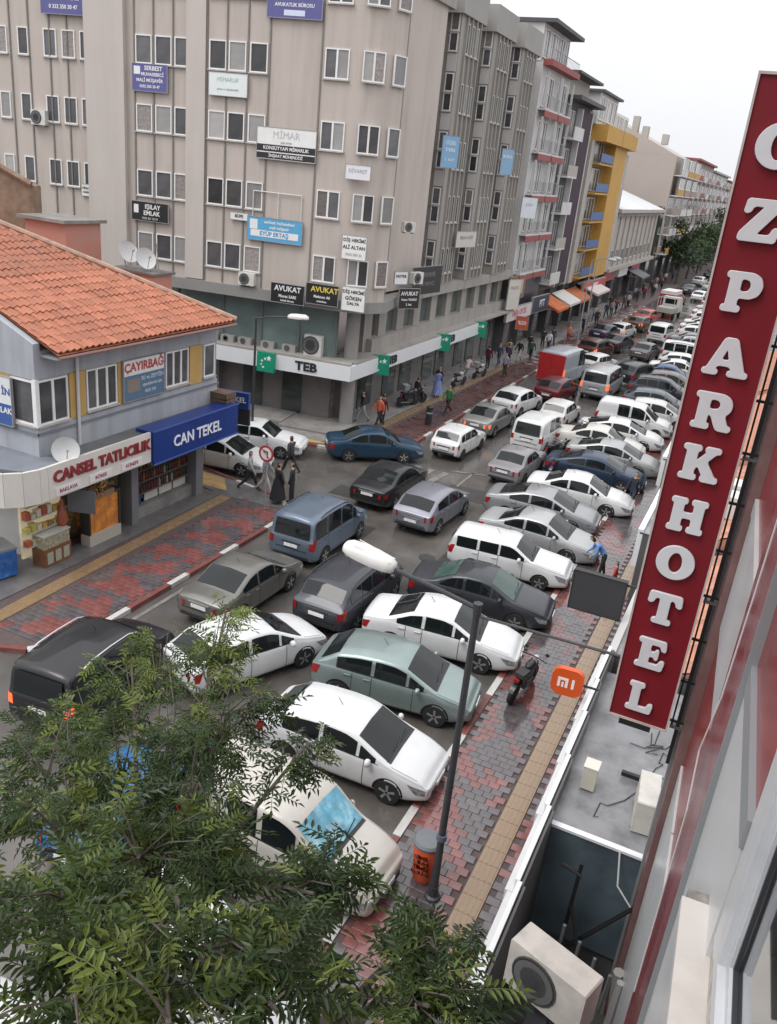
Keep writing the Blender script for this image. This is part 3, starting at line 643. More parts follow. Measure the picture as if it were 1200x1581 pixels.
def build_teb():
    t = thing('office_building', 'tall beige office block with a rounded corner above the bank', 'building', (-18.6, 37.2, 0))
    U = Matrix.Rotation(A8, 4, 'Z')             # left facade: local x to the right, -y outwards
    V = T(-.75, 5.2, 0, math.pi / 2)            # street facade: local x up the street, -y outwards (street plane x = -19.35)
    # solid core
    mb = MB(); X = lambda s, n: tuple((U @ Vector((s, -n, 0)))[:2])
    corner = [X(-.9, 0)] + [tuple((U @ Vector((-.9 + 1.9 * math.sin(R(a)), 1.9 - 1.9 * math.cos(R(a)), 0)))[:2]) for a in (15, 30, 45, 60, 75)]
    core = [X(-12.4, 0)] + corner + [(-.75, 5.0), (-.75, 7.2), (-1.45, 7.4), (-1.45, 22.3), (-14, 22.3), (-14, 8)]
    mb.prism([X(-14.65, -.0), X(-12.4, 0)] + corner + [(-.75, 4.2), (-.75, 9.4), (-1.55, 9.4), (-1.55, 27.6), (-14.6, 27.6)], 6.75, 21.2)
    mb.obj('wall', [M_TEBW], t)
    mb = MB(U); mb.box(-21, -14.65, .35, 9, 6.2, 21.2); mb.obj('wall', [M_TEBW], t)
    mb = MB(U); mb.box(-14.65, -12.5, -.25, .3, 6.3, 21.2); mb.box(-9.25, -8.25, -.12, .2, 6.8, 21.2); mb.obj('pilaster', [mat('pale_render', (.50, .455, .42), .8, var=.04, scale=.5, dirt=(.40, .36, .33), dscale=.5, damt=.5, streak=True)], t)
    # band between mezzanine and offices
    mb = MB(U); mb.prism([(-21, .1), (-15, .1), (-14.6, -.28), (-.8, -.10)] + [(-.9 + 2.0 * math.sin(R(a)), 1.9 - 2.0 * math.cos(R(a))) for a in (15, 30, 45, 60, 78)] + [(.9, 4), (-21, 4)], 6.22, 6.75)
    mb.obj('band_course', [mat('grey_band', (.25, .245, .235), .7, var=.08, scale=.8)], t)
    mb = MB(); mb.box(-2, -.62, 3.5, 27.6, 6.0, 6.6); mb.obj('band_course', [M_TEBG], t)
    # vertical joints of the left facade
    fin = MB(); fin.box(-.035, .035, -.05, .02, 6.8, 21.1); fm = fin.mesh('joint_rib', [M_FIN])
    for s in (-12.05, -11.02, -9.98, -8.2, -7.2, -6.14, -5.06, -2.55): piece('joint_rib', fm, t, U @ T(s, 0, 0))
    for s in (-20.5, -19.3, -18.2, -17.0, -16.0, -15.0): piece('joint_rib', fm, t, U @ T(s, .35, 0))
    # windows of the left facade
    for k in range(5):
        z = 7.50 + 2.95 * k
        for s in (-11.98, -10.93, -9.9): window(t, U @ T(s, -.02, z), .86 if s > -10 else .88, 1.22)
        for s in (-8.1, -7.1, -6.03): window(t, U @ T(s, -.02, z), .88, 1.22)
        window(t, U @ T(-2.38, -.02, z), 1.16, 1.22, 2)
        for s in (-20.1, -18.85): window(t, U @ T(s, .33, z), .62, 1.22)
        for s in (-17.35, -16.3, -15.28): window(t, U @ T(s, .33, z), .74, 1.22)
        # rounded corner windows
        a = R(24); c = Vector((-.9 + 1.9 * math.sin(a), 1.9 - 1.9 * math.cos(a), 0)); window(t, U @ T(c.x, c.y, z) @ Matrix.Rotation(a, 4, 'Z') @ T(-.50, -.06, 0), 1.0, 1.22, 2)
        a = R(62); c = Vector((-.9 + 1.9 * math.sin(a), 1.9 - 1.9 * math.cos(a), 0)); window(t, U @ T(c.x, c.y, z) @ Matrix.Rotation(a, 4, 'Z') @ T(-.38, -.06, 0), .76, 1.22, 1)
        # street side, first group past the corner and the groups on the bays
        for y in (2.4, 3.15, 3.9): window(t, V @ T(y - 5.2, -.02, z), .55, 1.5, 1, M_WFRAMEG, blind=.15)
    ribs = MB(); ribs.box(-.05, .05, -.16, .02, 6.7, 21.1); rm = ribs.mesh('facade_rib', [M_TEBG])
    for y in (2.25, 3.0, 3.75, 4.5): piece('facade_rib', rm, t, V @ T(y - 5.2, 0, 0))
    # street bays: saw-tooth blocks with a glazed end facing the crossing
    for i, (y0, y1) in enumerate(((11.0, 15.6), (16.5, 21.3), (22.2, 27.0))):
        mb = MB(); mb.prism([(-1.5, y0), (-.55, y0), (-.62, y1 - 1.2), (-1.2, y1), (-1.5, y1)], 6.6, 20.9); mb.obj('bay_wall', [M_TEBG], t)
        mb = MB(); mb.prism([(-1.5, y0 - .35), (-.35, y0 - .35), (-.42, y1 - 1.0), (-1.3, y1 + .1), (-1.5, y1 + .1)], 20.9, 22.3); mb.obj('parapet', [mat('parapet_render', (.30, .29, .275), .8, var=.06, scale=.6)], t)
        for k in range(5):
            z = 7.3 + 2.95 * k
            for zz in (z, z + .98): window(t, T(-1.16, y0 - .03, zz), .5, .92, 1, M_WFRAME, blind=.1)
            mb = MB(); mb.box(-1.18, -.60, y0 - .05, y0 - .005, z + 1.98, z + 2.86); mb.obj('spandrel', [M_TEBP], t)
            for q in range(3): window(t, V @ T(y0 + .75 + q * .72 - 5.2, -.22, z), .5, 1.5, 1, M_WFRAMEG, blind=.1)
        for q in range(4): piece('facade_rib', rm, t, V @ T(y0 + .68 + q * .72 - 5.2, -.16, 0))
        mb = MB(); mb.box(-1.54, -1.44, y0 - 1.0, y0 - .1, 6.7, 20.9); mb.obj('bay_shade_strip', [M_DARK], t)  # dark strip between the bays, shade put into its colour
    mb = MB(); mb.box(-1.6, -.55, 4.3, 10.0, 20.9, 22.3); mb.obj('parapet', [M_TEBG], t)
    mb = MB(U); mb.box(-21, .9, -.1, 3.2, 21.2, 22.4); mb.obj('parapet', [M_TEBW], t)
    mb = MB(); mb.box(-14, -1.5, 5, 27.6, 21.2, 21.35); mb.obj('flat_roof', [M_DCONC], t)
    # mezzanine glazing and corner column
    mb = MB(U); mb.box(-14.5, -1.2, 1.0, 1.1, 3.55, 6.3); mb.obj('mezzanine_glazing', [M_TEAL], t)
    mb = MB(); mb.box(-1.42, -1.32, 3.0, 27.5, 3.5, 6.2); mb.obj('mezzanine_glazing', [mat('grey_teal_glass', (.10, .125, .12), .1, var=.5, scale=.6, spec=.55)], t)
    mb = MB(U)
    for s in (-13, -10.2, -7.6, -5.4, -3.3, -1.3): MB(U).box(s - .05, s + .05, .92, 1.02, 3.6, 6.3).obj('glazing_bar', [flat((.16, .17, .17))], t)
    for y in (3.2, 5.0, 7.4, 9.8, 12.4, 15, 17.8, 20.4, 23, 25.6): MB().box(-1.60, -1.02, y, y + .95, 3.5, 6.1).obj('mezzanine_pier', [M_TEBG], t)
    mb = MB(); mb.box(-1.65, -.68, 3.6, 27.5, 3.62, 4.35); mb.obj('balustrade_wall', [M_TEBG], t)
    mb = MB(); mb.lathe([(.36, .13), (.36, 6.3)], 20, 0, 'z', (-.75, 1.35, 0)); mb.obj('column', [mat('grey_column', (.26, .25, .24), .5, var=.12, scale=1.2)], t, smooth=40)
    # ground floor walls
    mb = MB(U); mb.box(-21, -1.6, 1.6, 2.6, 0, 3.6); mb.box(-21, -14.6, .3, 2.6, 3.6, 6.3); mb.obj('ground_floor_wall', [M_TILE], t)
    mb = MB(); mb.box(-2.6, -1.5, 2.2, 27.5, 0, 3.5); mb.obj('ground_floor_wall', [M_TILE], t)
    mb = MB(U)
    for s in (-9.6, -6.6, -4.3): MB(U).box(s, s + 1.1, 1.52, 1.62, .3, 2.7).obj('doorway', [M_TEAL2], t)
    for s in (-12, -8.2): MB(U).box(s, s + .28, 1.25, 1.65, 0, 2.8).obj('wall_pier', [M_TILE], t)
    for y in (4.0, 7.2, 9.6, 13.2, 15.4, 19.0, 21.4, 24.6): MB().box(-1.52, -1.44, y, y + 1.7, .3, 2.7).obj('doorway', [M_TEAL2], t)
    # canopy fascia
    wf = mat('white_fascia', (.68, .70, .72), .35, var=.03, scale=1)
    mb = MB(U); mb.prism([(-8.6, 0), (0, 0), (0, .0), (-.55, .55), (-8.6, .55)], 2.82, 3.58); mb.obj('fascia', [wf], t)
    mb = MB(); mb.prism([(.0, .03), (.04, 19.5), (-.6, 19.5), (-.6, .3)], 2.825, 3.575); mb.obj('fascia', [wf], t)
    mb = MB(U); mb.prism([(-9, .02), (-.05, .02), (-.3, 1.6), (-9, 1.6)], 3.58, 3.68); mb.obj('canopy_top', [M_TEBG], t)
    mb = MB(); mb.box(-1.6, -.03, .6, 27.4, 3.58, 3.69); mb.obj('canopy_top', [M_TEBG], t)
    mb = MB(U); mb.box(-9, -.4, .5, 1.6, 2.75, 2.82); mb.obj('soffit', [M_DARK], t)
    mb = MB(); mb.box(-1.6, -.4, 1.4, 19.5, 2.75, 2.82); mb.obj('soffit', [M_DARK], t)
    # steps
    mb = MB(U); mb.box(-8, -3.4, -.6, 1.7, .1, .30); mb.box(-3.4, 0.1, -.9, 1.7, .1, .24); mb.box(-12, -8, -.3, 1.7, .1, .42); mb.obj('step', [M_CONC], t)
    return t
teb = build_teb()
UW = T(-18.6, 37.2, 0) @ Matrix.Rotation(A8, 4, 'Z'); VW = T(-19.35, 42.4, 0, math.pi / 2)
M_GREEN = (.012, .27, .16)
def bank_square(label, M, w_=.95, h=1.0):
    t = thing('bank_sign', label, 'bank sign', group='green star signs of the bank'); t.matrix_basis = M
    mb = MB(); mb.box(-w_ / 2, w_ / 2, -.22, 0, -h / 2, h / 2); mb.obj('green_panel', [mat('green_sign_face', M_GREEN, .35, var=.06, scale=2)], t)
    for k, (x, z, s_) in enumerate(((.2, .22, .16), (-.02, .18, .09), (-.2, .06, .08), (-.24, -.12, .07), (-.12, -.26, .08))):
        q = MB(); pts = []
        for a in range(10): r = s_ if a % 2 == 0 else s_ * .42; A = R(90 + 36 * a + 20 * k); pts.append(((x + r * math.cos(A)) * w_, (z + r * math.sin(A)) * h))
        q.plate(pts, -.232, -.215); q.obj('star', [flat((.8, .82, .8))], t)
    return t
bank_square('green bank square with white stars on the fascia left of the TEB letters', UW @ T(-4.55, .0, 3.15))
for y, lb in ((40.6, 'green bank square with white stars just round the corner from the lamp'), (49.6, 'green bank square sticking out halfway along the white fascia'), (56.5, 'green bank square at the far end of the white fascia')):
    bank_square(lb, T(-18.52, y, 3.2, R(20)), .9, 1.05)
bt = thing('fascia_lettering', 'dark TEB letters on the white bank fascia facing the crossing', 'lettering', group='TEB letters along the bank fascia'); bt.matrix_basis = UW @ T(-2.4, -.02, 3.2)
text('letters', 'TEB', .62, flat((.02, .022, .025)), bt, T(0, 0, 0), .02, .03, sx=1.15)
for y, lb in ((42.2, 'dark TEB letters on the street fascia beside the first green square'), (51.2, 'dark TEB letters on the street fascia beside the second green square')):
    b2 = thing('fascia_lettering', lb, 'lettering', (-18.55, y, 3.2), math.pi / 2, 'TEB letters along the bank fascia'); text('letters', 'TEB', .6, flat((.02, .03, .03)), b2, T(), .02, .03)
# advertising boards on the facade
WHT, BLK, NVY = (.75, .75, .74), (.02, .02, .022), (.10, .10, .28)
SG = 'office signs on the beige block'
def ts(label, s, z, w_, h, col, lines, n=.10, **k): return sign(label, UW @ T(s, -n, z), w_, h, col, lines, group=SG, **k)
ts('navy accountant sign under the top windows of the left window group', -11.15, 15.75, 1.85, 1.15, NVY, [('SERBEST', .2, .40, .26, WHT), ('MUHASEBECİ', .15, .14, .2, WHT), ('MALİ MÜŞAVİR', 0, -.12, .2, WHT), ('0332 350 30 47', 0, -.38, .17, WHT), (None, -.68, .3, .34, .34, WHT)])
ts('white sign with faint green lettering under the middle window group', -7.05, 15.75, 1.95, .95, (.70, .74, .73), [('MİMARLIK', 0, .2, .24, (.35, .55, .5), 0), ('proje ve danışmanlık', 0, -.2, .13, (.35, .4, .5), 0)])
ts('wide white and black architect sign between second row windows', -4.0, 13.45, 2.95, 1.35, (.74, .74, .73), [('MİMAR', 0, .38, .42, (.5, .5, .5), 0), ('yapı proje', 0, .08, .14, (.4, .4, .4)), (None, 0, -.2, 2.95, .30, BLK), ('KONSÜTYAPI MİMARLIK', 0, -.2, .21, WHT), (None, 0, -.53, 2.95, .26, BLK), ('İNŞAAT MÜHENDİSİ', 0, -.53, .18, WHT)])
ts('black estate agent sign under the third row of windows', -11.2, 9.72, 2.05, .88, BLK, [('IŞILAY', .15, .22, .3, WHT), ('EMLAK', .1, -.08, .3, WHT), ('0332 351 10 75', 0, -.33, .14, (.5, .5, .5)), (None, -.78, .1, .26, .4, WHT)])
ts('light blue sign of EYÜP ERTAŞ under its pipe frame', -4.4, 9.6, 2.85, 1.05, (.10, .36, .60), [('serbest muhasebeci', .25, .34, .2, WHT), ('mali müşavir', .25, .1, .2, WHT), (None, 0, -.2, 2.5, .3, WHT), ('EYÜP ERTAŞ', 0, -.2, .27, (.04, .25, .5)), (None, -1.1, .2, .4, .45, WHT)])
ts('small white notice left of the light blue sign', -6.3, 10.05, .95, .32, (.72, .72, .7), [('BÜFE', 0, 0, .2, BLK)], d=.04)
ts('black AVUKAT sign beside the yellow lettered one', -3.45, 6.75, 1.75, .9, BLK, [('AVUKAT', 0, .22, .36, WHT), ('Murat SARI', 0, -.14, .2, WHT), ('hukuk bürosu', 0, -.34, .13, WHT)], n=.34)
ts('black sign with yellow AVUKAT lettering beneath a window', -1.65, 6.95, 1.65, .95, BLK, [('AVUKAT', .12, .22, .36, (.7, .55, .1)), ('Mehmet Ali', 0, -.12, .18, WHT), ('arabulucu', 0, -.33, .13, WHT)], n=.34)
ts('narrow white sign on the rounded corner under the fourth row', -.05, 6.95, 1.15, 1.1, (.74, .74, .72), [('DİŞ HEKİMİ', 0, .32, .2, BLK), ('GÖKEN', 0, .02, .24, BLK, .02), ('DALYA', 0, -.22, .2, BLK)], n=.30)
ts('white corner sign with three lines of black letters', -.25, 9.3, 1.2, 1.05, (.76, .76, .74), [('DİŞ HEKİMİ', 0, .32, .2, BLK), ('ALİ ALTAN', 0, 0, .22, BLK), ('0332 350 22', 0, -.32, .16, (.4, .4, .4))], n=.2)
ts('pale sign with faint letters on the corner below the second row', -.35, 12.6, 1.2, .6, (.70, .70, .72), [('DİYARET', 0, .05, .22, (.35, .36, .45), 0)], n=.2)
ts('purple blue sign at the top between two windows', -3.9, 19.0, 2.6, .8, NVY, [('AVUKATLIK BÜROSU', 0, .1, .2, WHT), (None, 0, -.2, 1.0, .22, (.6, .65, .8))])
ts('purple blue sign at the top left above the recessed wing', -16.0, 18.75, 2.5, 1.1, NVY, [('MUHASEBECİ', 0, .15, .3, WHT), ('0 332 350 30 47', 0, -.25, .24, WHT)], n=-.2)
ts('tiny white notice on the recessed wing above the satellite dishes', -15.15, 10.35, .55, .55, (.72, .72, .7), [('KİRALIK', 0, .1, .12, BLK), ('DAİRE', 0, -.1, .12, BLK)], n=-.28, d=.03)
def tv(label, x, y, z, w_, h, col, lines, rz=90, **k): return sign(label, T(x, y, z, R(rz)), w_, h, col, lines, group=SG, **k)
tv('black lawyer sign past the rounded corner above the glazing', -17.6, 41.2, 6.75, 1.3, 1.0, BLK, [('AVUKAT', 0, .25, .28, WHT), ('Hasan YILMAZ', 0, -.05, .16, WHT), ('2. kat', 0, -.3, .16, WHT)], 60)
tv('white notice beside the outdoor unit above the black lawyer sign', -17.9, 40.6, 7.8, .8, .6, (.74, .74, .74), [('NOTER', 0, .08, .2, BLK)], 60)
tv('large dark banner with grey lettering above the street glazing', -18.35, 45.2, 7.3, 3.4, 1.5, (.035, .036, .038), [('DERSHANE', 0, .3, .36, (.16, .16, .16)), ('KURS MERKEZİ', 0, -.2, .26, (.16, .16, .16))], 84)
tv('light blue upright sign on the grey street wall', -18.6, 47.2, 14.05, .95, 1.6, (.22, .42, .66), [('ÖZEL', 0, .45, .24, WHT), ('DERS', 0, .1, .24, WHT), ('7. KAT', 0, -.4, .2, WHT)], 40)
tv('smaller light blue sign on the second street bay', -18.3, 56.6, 14.0, .8, 1.5, (.25, .42, .6), [('BÜRO', 0, .3, .24, WHT)], 40)
tv('beige board on the first street bay low down', -18.6, 51.5, 9.3, 2.4, .9, (.55, .52, .48), [('EMLAK OFİSİ', 0, .1, .26, (.3, .28, .26))], 80)
tv('plain white board at the end of the last street bay', -18.3, 63.2, 11.2, 1.3, 1.4, (.66, .70, .74), [('ETÜT', 0, .2, .26, (.4, .45, .5))], 50)
# pipe frame and outdoor units
fr = thing('pipe_frame', 'thin pale pipe frame on the wall over the light blue sign', 'frame'); fr.matrix_basis = UW
mb = MB()
for a, b_ in (((-5.6, 11.3), (-3.1, 11.3)), ((-5.6, 11.3), (-5.6, 10.1)), ((-3.1, 11.3), (-3.1, 10.1)), ((-4.3, 11.3), (-4.3, 10.1))): mb.tube([(a[0], -.08, a[1]), (b_[0], -.08, b_[1])], .025, 6)
mb.obj('pipes', [flat((.6, .59, .57))], fr)
ac_unit('white outdoor unit at the foot of the middle window group', UW @ T(-5.75, 0, 6.85), .85, .6)
ac_unit('outdoor unit beside the top left recessed windows', UW @ T(-17.7, .35, 13.2), .85, .7)
ac_unit('tall pale outdoor unit standing on the bank canopy near the column', UW @ T(-2.35, .95, 3.68), .95, 1.05, .35)
for k, s in enumerate((-8.1, -7.2, -6.2, -4.9, -3.7)): ac_unit(f'low outdoor unit on the bank canopy, {("first", "second", "third", "fourth", "fifth")[k]} of the row from the house', UW @ T(s, .95, 3.68), .74, .34, .28, col=(.36, .35, .34))
ac_unit('outdoor unit on the street wall past the rounded corner', T(-18.2, 41.4, 10.0, R(60)), .7, .5)
ac_unit('outdoor unit beside the dark banner', T(-17.9, 42.4, 7.4, R(75)), .8, .6)
# ------------------------------------------------------------------ corner house with the tiled roof
M_HW = mat('pale_blue_render', (.36, .375, .41), .8, var=.06, scale=1, bump=.1, bscale=40, dirt=(.23, .235, .25), dscale=.8, damt=.65, streak=True)
M_HO = mat('ochre_render', (.50, .315, .10), .75, var=.1, scale=1.5, dirt=(.36, .24, .11), dscale=1, damt=.5)
M_RT = mat('clay_roof_tile', (.38, .130, .068), .6, var=.22, scale=5, rand=.20, dirt=(.22, .105, .08), dscale=1.6, damt=.6)
M_PINK = mat('pink_plaster', (.44, .21, .165), .85, var=.1, scale=1.2, dirt=(.28, .2, .17), dscale=1.2, damt=.7)
M_BRWN = mat('brown_rough_wall', (.24, .17, .12), .95, var=.3, scale=3, bump=.5, bscale=14, dirt=(.14, .11, .09), dscale=1.2, damt=.7)
hs_ = thing('corner_house', 'two storey corner house with orange tiled roof above sweet shop', 'house', (-19.4, 18.0, 0))
def build_house(t):
    # local: x = -wall depth (street wall at x 0), y up the street 0..9.1
    mb = MB(); mb.box(-13, 0, 0, 9.1, 3.6, 4.62); mb.box(-13, -.04, .04, 9.06, 4.62, 6.12); mb.prism([(-13, 0), (0, 0), (0, 9.1), (-13, 9.1)], 6.12, 6.95); mb.obj('wall', [M_HW], t)
    mb = MB()   # gable wall on the crossing side
    mb.add([(-13, 0, 6.95), (0, 0, 6.95), (0, 0, 7.20), (-8.5, 0, 10.77), (-13, 0, 8.6), (-13, .25, 6.95), (0, .25, 6.95), (0, .25, 7.20), (-8.5, .25, 10.77), (-13, .25, 8.6)], [(0, 1, 2, 3, 4), (9, 8, 7, 6, 5), (1, 6, 7, 2), (2, 7, 8, 3), (3, 8, 9, 4), (4, 9, 5, 0)])
    mb.obj('gable_wall', [M_HW], t)
    for y0, y1 in ((1.35, 2.02), (3.5, 3.74), (7.35, 8.1)): MB().box(-.04, .012, y0, y1, 4.64, 6.11).obj('ochre_panel', [M_HO], t)
    MB().box(-3.2, -1.0, -.012, .05, 4.64, 6.1).obj('ochre_panel', [M_HO], t)
    ST = T(0, 0, 0, math.pi / 2)
    def sw(y, z, w_, h, n, mull=None): window(t, ST @ T(y, -.0, z), w_, h, n, None, mull, blind=.05)
    sw(.06, 4.70, 1.2, 1.38, 2); sw(2.06, 4.76, 1.38, 1.34, 3); sw(5.95, 4.80, 1.3, 1.30, 3); sw(8.2, 4.80, .68, 1.26, 1)
    window(t, T(-.98, 0, 4.70), .92, 1.38, 1, blind=0)
    MB().box(-.09, .06, -.06, .09, 4.66, 6.12).obj('corner_post', [M_WFRAME], t)
    mb = MB(); mb.box(-.02, .05, -.05, 9.15, 4.40, 4.46); mb.box(-6, .05, -.06, .0, 4.40, 4.46); mb.obj('string_course', [flat((.17, .18, .2))], t)
    mb = MB(); mb.tube([(.09, 1.62, 6.9), (.09, 1.62, 6.3), (.07, 1.62, 3.75)], .05, 8); mb.obj('drainpipe', [flat((.55, .55, .56))], t)
    # ground floor
    mb = MB(); mb.box(-13, -.75, .3, 9.0, 0, 3.6); mb.obj('shop_wall', [mat('shop_back_wall', (.20, .185, .165), .6, var=.2, scale=.8)], t)
    for y0, y1 in ((3.85, 4.2), (7.55, 8.0)): MB().box(-.6, .2, y0, y1, 0, 2.8).obj('pier', [mat('grey_pier', (.17, .17, .18), .5, var=.1, scale=1)], t)
    MB().box(-.35, -.25, 4.25, 7.5, .75, 2.65).obj('shop_window', [mat('liquor_shop_glass', (.05, .042, .038), .08, var=.7, scale=3.5, dirt=(.13, .075, .05), dscale=4, damt=.8)], t)
    mb = MB()
    for k in range(3): mb.box(-.24, -.22, 5.0 + k * .83, 5.75 + k * .83, .62, .95)
    mb.obj('poster_strip', [flat((.5, .47, .44))], t); MB().box(-.3, .0, 4.2, 7.55, .1, .58).obj('plinth', [M_CONC], t)
    MB().box(-.33, -.18, 4.3, 4.75, .35, 1.85).obj('blue_fridge', [flat((.03, .08, .25))], t)
    MB().box(-.45, -.35, 1.15, 3.8, .5, 2.75).obj('shop_window', [mat('sweet_shop_glass', (.10, .085, .055), .1, var=.6, scale=3, dirt=(.30, .24, .12), dscale=3, damt=.7)], t)
    MB().box(-1.9, -.45, -.1, .1, 0, 2.8).obj('white_shop_corner', [mat('white_tile_wall', (.55, .54, .52), .4, var=.06, scale=2)], t)
    # roof: slope up from the eaves, a hip at the far end
    sl = .42; L_ = 9.15; y0 = .22; n = Vector((sl, 0, 1)).normalized()
    E_ = Vector((.75, 0, 7.0)); a = Vector((-1, 0, sl)).normalized()
    hip = lambda d: L_ - .72 * d          # far edge of the slope at plan distance d from the eaves
    mb = MB(); mb.add([tuple(E_ + Vector((0, y0, -.05))), tuple(E_ + Vector((0, L_, -.05))), tuple(E_ + Vector((-9.2, hip(9.2), sl * 9.2 - .05))), tuple(E_ + Vector((-9.2, y0, sl * 9.2 - .05)))], [(0, 1, 2, 3)])
    mb.add([(E_.x, L_, 6.88), (-12.5, L_ - .3, 6.88), (E_.x - 9.2, hip(9.2), 6.88 + sl * 9.2)], [(0, 1, 2)])
    mb.add([(E_.x - 9.2, y0, 6.88 + sl * 9.2), (E_.x - 9.2, hip(9.2), 6.88 + sl * 9.2), (-12.5, L_ - .3, 6.88), (-12.5, y0, 6.88)], [(0, 1, 2, 3)])
    mb.obj('roof', [M_RT], t)
    w_, cl = .262, .40
    P = []
    for i in range(9):
        u = i / 8; zz = .035 * math.sin(u * math.pi * 2 - .6) + .012; P.append((u * w_ - w_ / 2, zz))
    m_ = MB(); m_.grid([[(-.0, x, z + .03) for x, z in P], [(-cl - .05, x, z) for x, z in P]][::-1]); m_.grid([[(0, x, z + .03) for x, z in P], [(0, x, z - .01) for x, z in P]])
    tm = m_.mesh('roof_tile', [M_RT], 60)
    rx = Matrix.Rotation(math.atan(sl), 4, 'Y'); rnd = random.Random(5); B = []
    for r in range(24):
        d = r * cl * math.cos(math.atan(sl))
        if d > 9.1: break
        ny_ = int((hip(d) - y0) / w_)
        for c in range(ny_):
            y = y0 + w_ * (c + .5); p = E_ + a * (r * cl)
            jig = .012 * math.sin(y * 1.3 + r) + rnd.uniform(-.008, .008)
            B.append(T(p.x, y, p.z + .02 + jig) @ rx @ Matrix.Rotation(rnd.uniform(-.025, .025), 4, 'Z'))
    st = MB(); q = 0
    for k, M in enumerate(B):
        if k < 296: piece('roof_tile', tm, t, M)
        else:
            st.M = M; st.v_ = None
            st.add([tuple(v.co) for v in tm.vertices], [tuple(p.vertices) for p in tm.polygons])
    tag(piece('roof_tile', st.mesh('roof_tile', [M_RT], 60), t), kind='stuff')
    # hip cap and gutter
    mb = MB(); mb.tube([E_ + Vector((0.02, L_, .05)), E_ + Vector((-9.2, hip(9.2), sl * 9.2 + .08))], .11, 8); mb.obj('hip_ridge', [mat('pale_mortar_ridge', (.38, .25, .19), .8, var=.25, scale=4)], t)
    mb = MB(); mb.tube([(.80, y0, 6.88), (.80, L_, 6.86)], .055, 8); mb.obj('gutter', [flat((.24, .13, .11))], t)
    MB().box(.0, .72, y0 + .02, L_ - .05, 6.80, 6.86).obj('eaves_board', [flat((.25, .26, .28))], t)
    # canopy roof over the shops
    mb = MB(); mb.box(-.0, .85, 0.2, 9.0, 3.60, 3.68); mb.obj('canopy_roof', [mat('tarred_canopy', (.14, .145, .15), .6, var=.2, scale=1.5)], t)
    pts = [(1.0, -.7), (.85, -1.05), (.5, -1.35), (0, -1.5), (-1, -1.62), (-3.5, -1.8)]
    mb = MB(); mb.prism(pts[::-1] + [(1.0, 0.3), (-3.5, .3)][::-1], 3.6, 3.67) if False else mb.prism([(-3.5, .2), (-3.5, -1.7), (-1, -1.55), (0, -1.42), (.5, -1.25), (.8, -1.0), (.9, -.7), (.9, .2)], 3.6, 3.72); mb.obj('canopy_roof', [mat('zinc_canopy', (.22, .24, .27), .45, .3, var=.2, scale=1.5)], t)
    return t
build_house(hs_)
# shop fascia boards
M_FAS = mat('cream_fascia', (.64, .615, .57), .4, var=.04, scale=1, dirt=(.5, .47, .42), dscale=.8, damt=.4)
cf = thing('shop_fascia', 'cream curved shop fascia with CANSEL TATLICILIK in dark red letters', 'shop sign', (-18.4, 17.35, 0))
path = [(-4.6, -1.85), (-2.2, -1.6), (-1.0, -1.42), (-.5, -1.2), (-.15, -.8), (0, -.3), (0, 0), (0, 4.6)]
mb = MB()
for i in range(len(path) - 1):
    a, b_ = path[i], path[i + 1]; z0, z1 = 2.74, 3.80
    th = math.atan2(b_[1] - a[1], b_[0] - a[0]); l = math.hypot(b_[0] - a[0], b_[1] - a[1])
    q = MB(); q.box(.006, l - .006, 0, .10, z0, z1); piece('fascia_panel', q.mesh('fascia_panel', [M_FAS]), cf, T(a[0], a[1], 0, th))
text('letters', 'CANSEL TATLICILIK', .50, mat('dark_red_letter', (.24, .03, .035), .4, var=.1), cf, T(.0, 2.35, 3.40, math.pi / 2) @ T(0, -.02, 0), .03, .035, sx=.98)
text('letters', 'TATLICILIK', .50, bpy.data.materials['dark_red_letter'], cf, T(-3.3, -1.76, 3.36, R(6)) @ T(0, -.03, 0), .03, .035)
for y, s_ in ((.75, 'BAKLAVA'), (2.15, 'BÖREK'), (3.6, 'KÜNEFE')):
    MB().box(0, .03, y - .5, y + .5, 2.80, 3.06).obj('small_plaque', [flat((.68, .66, .66))], cf); text('letters', s_, .17, flat((.3, .05, .08)), cf, T(.034, y, 2.93, math.pi / 2), .006, .01)
bf = thing('shop_fascia', 'deep blue box fascia lettered CAN TEKEL beside the cream one', 'shop sign', (-18.3, 22.0, 0))
mb = MB(); mb.box(-.8, 0, 0, 5.0, 2.66, 3.80); mb.obj('board', [mat('blue_fascia', (.014, .040, .20), .3, var=.08, scale=1)], bf)
mb = MB(); mb.box(-.02, .03, -.03, 5.03, 3.80, 3.85); mb.box(-.02, .03, -.03, 5.03, 2.61, 2.66); mb.obj('trim', [flat((.05, .10, .34))], bf)
text('letters', 'CAN TEKEL', .58, flat((.78, .80, .84)), bf, T(.004, 2.45, 3.2, math.pi / 2), .02, .015, sx=.95)
sign('dark blue CAN TEKEL sign jutting over the side street corner', T(-19.6, 28.3, 3.55, R(12)), 1.75, .62, (.02, .05, .16), [('CAN TEKEL', 0, .02, .30, (.55, .62, .7))], .18, frame=(.03, .07, .28))
sign('black panel hanging under the dark blue jutting sign', T(-19.55, 28.32, 2.85, R(12)), 1.7, .62, (.03, .032, .035), [('ALKOLLÜ İÇKİ', -.2, .18, .15, (.4, .42, .45))], .14, frame=(.05, .05, .06))
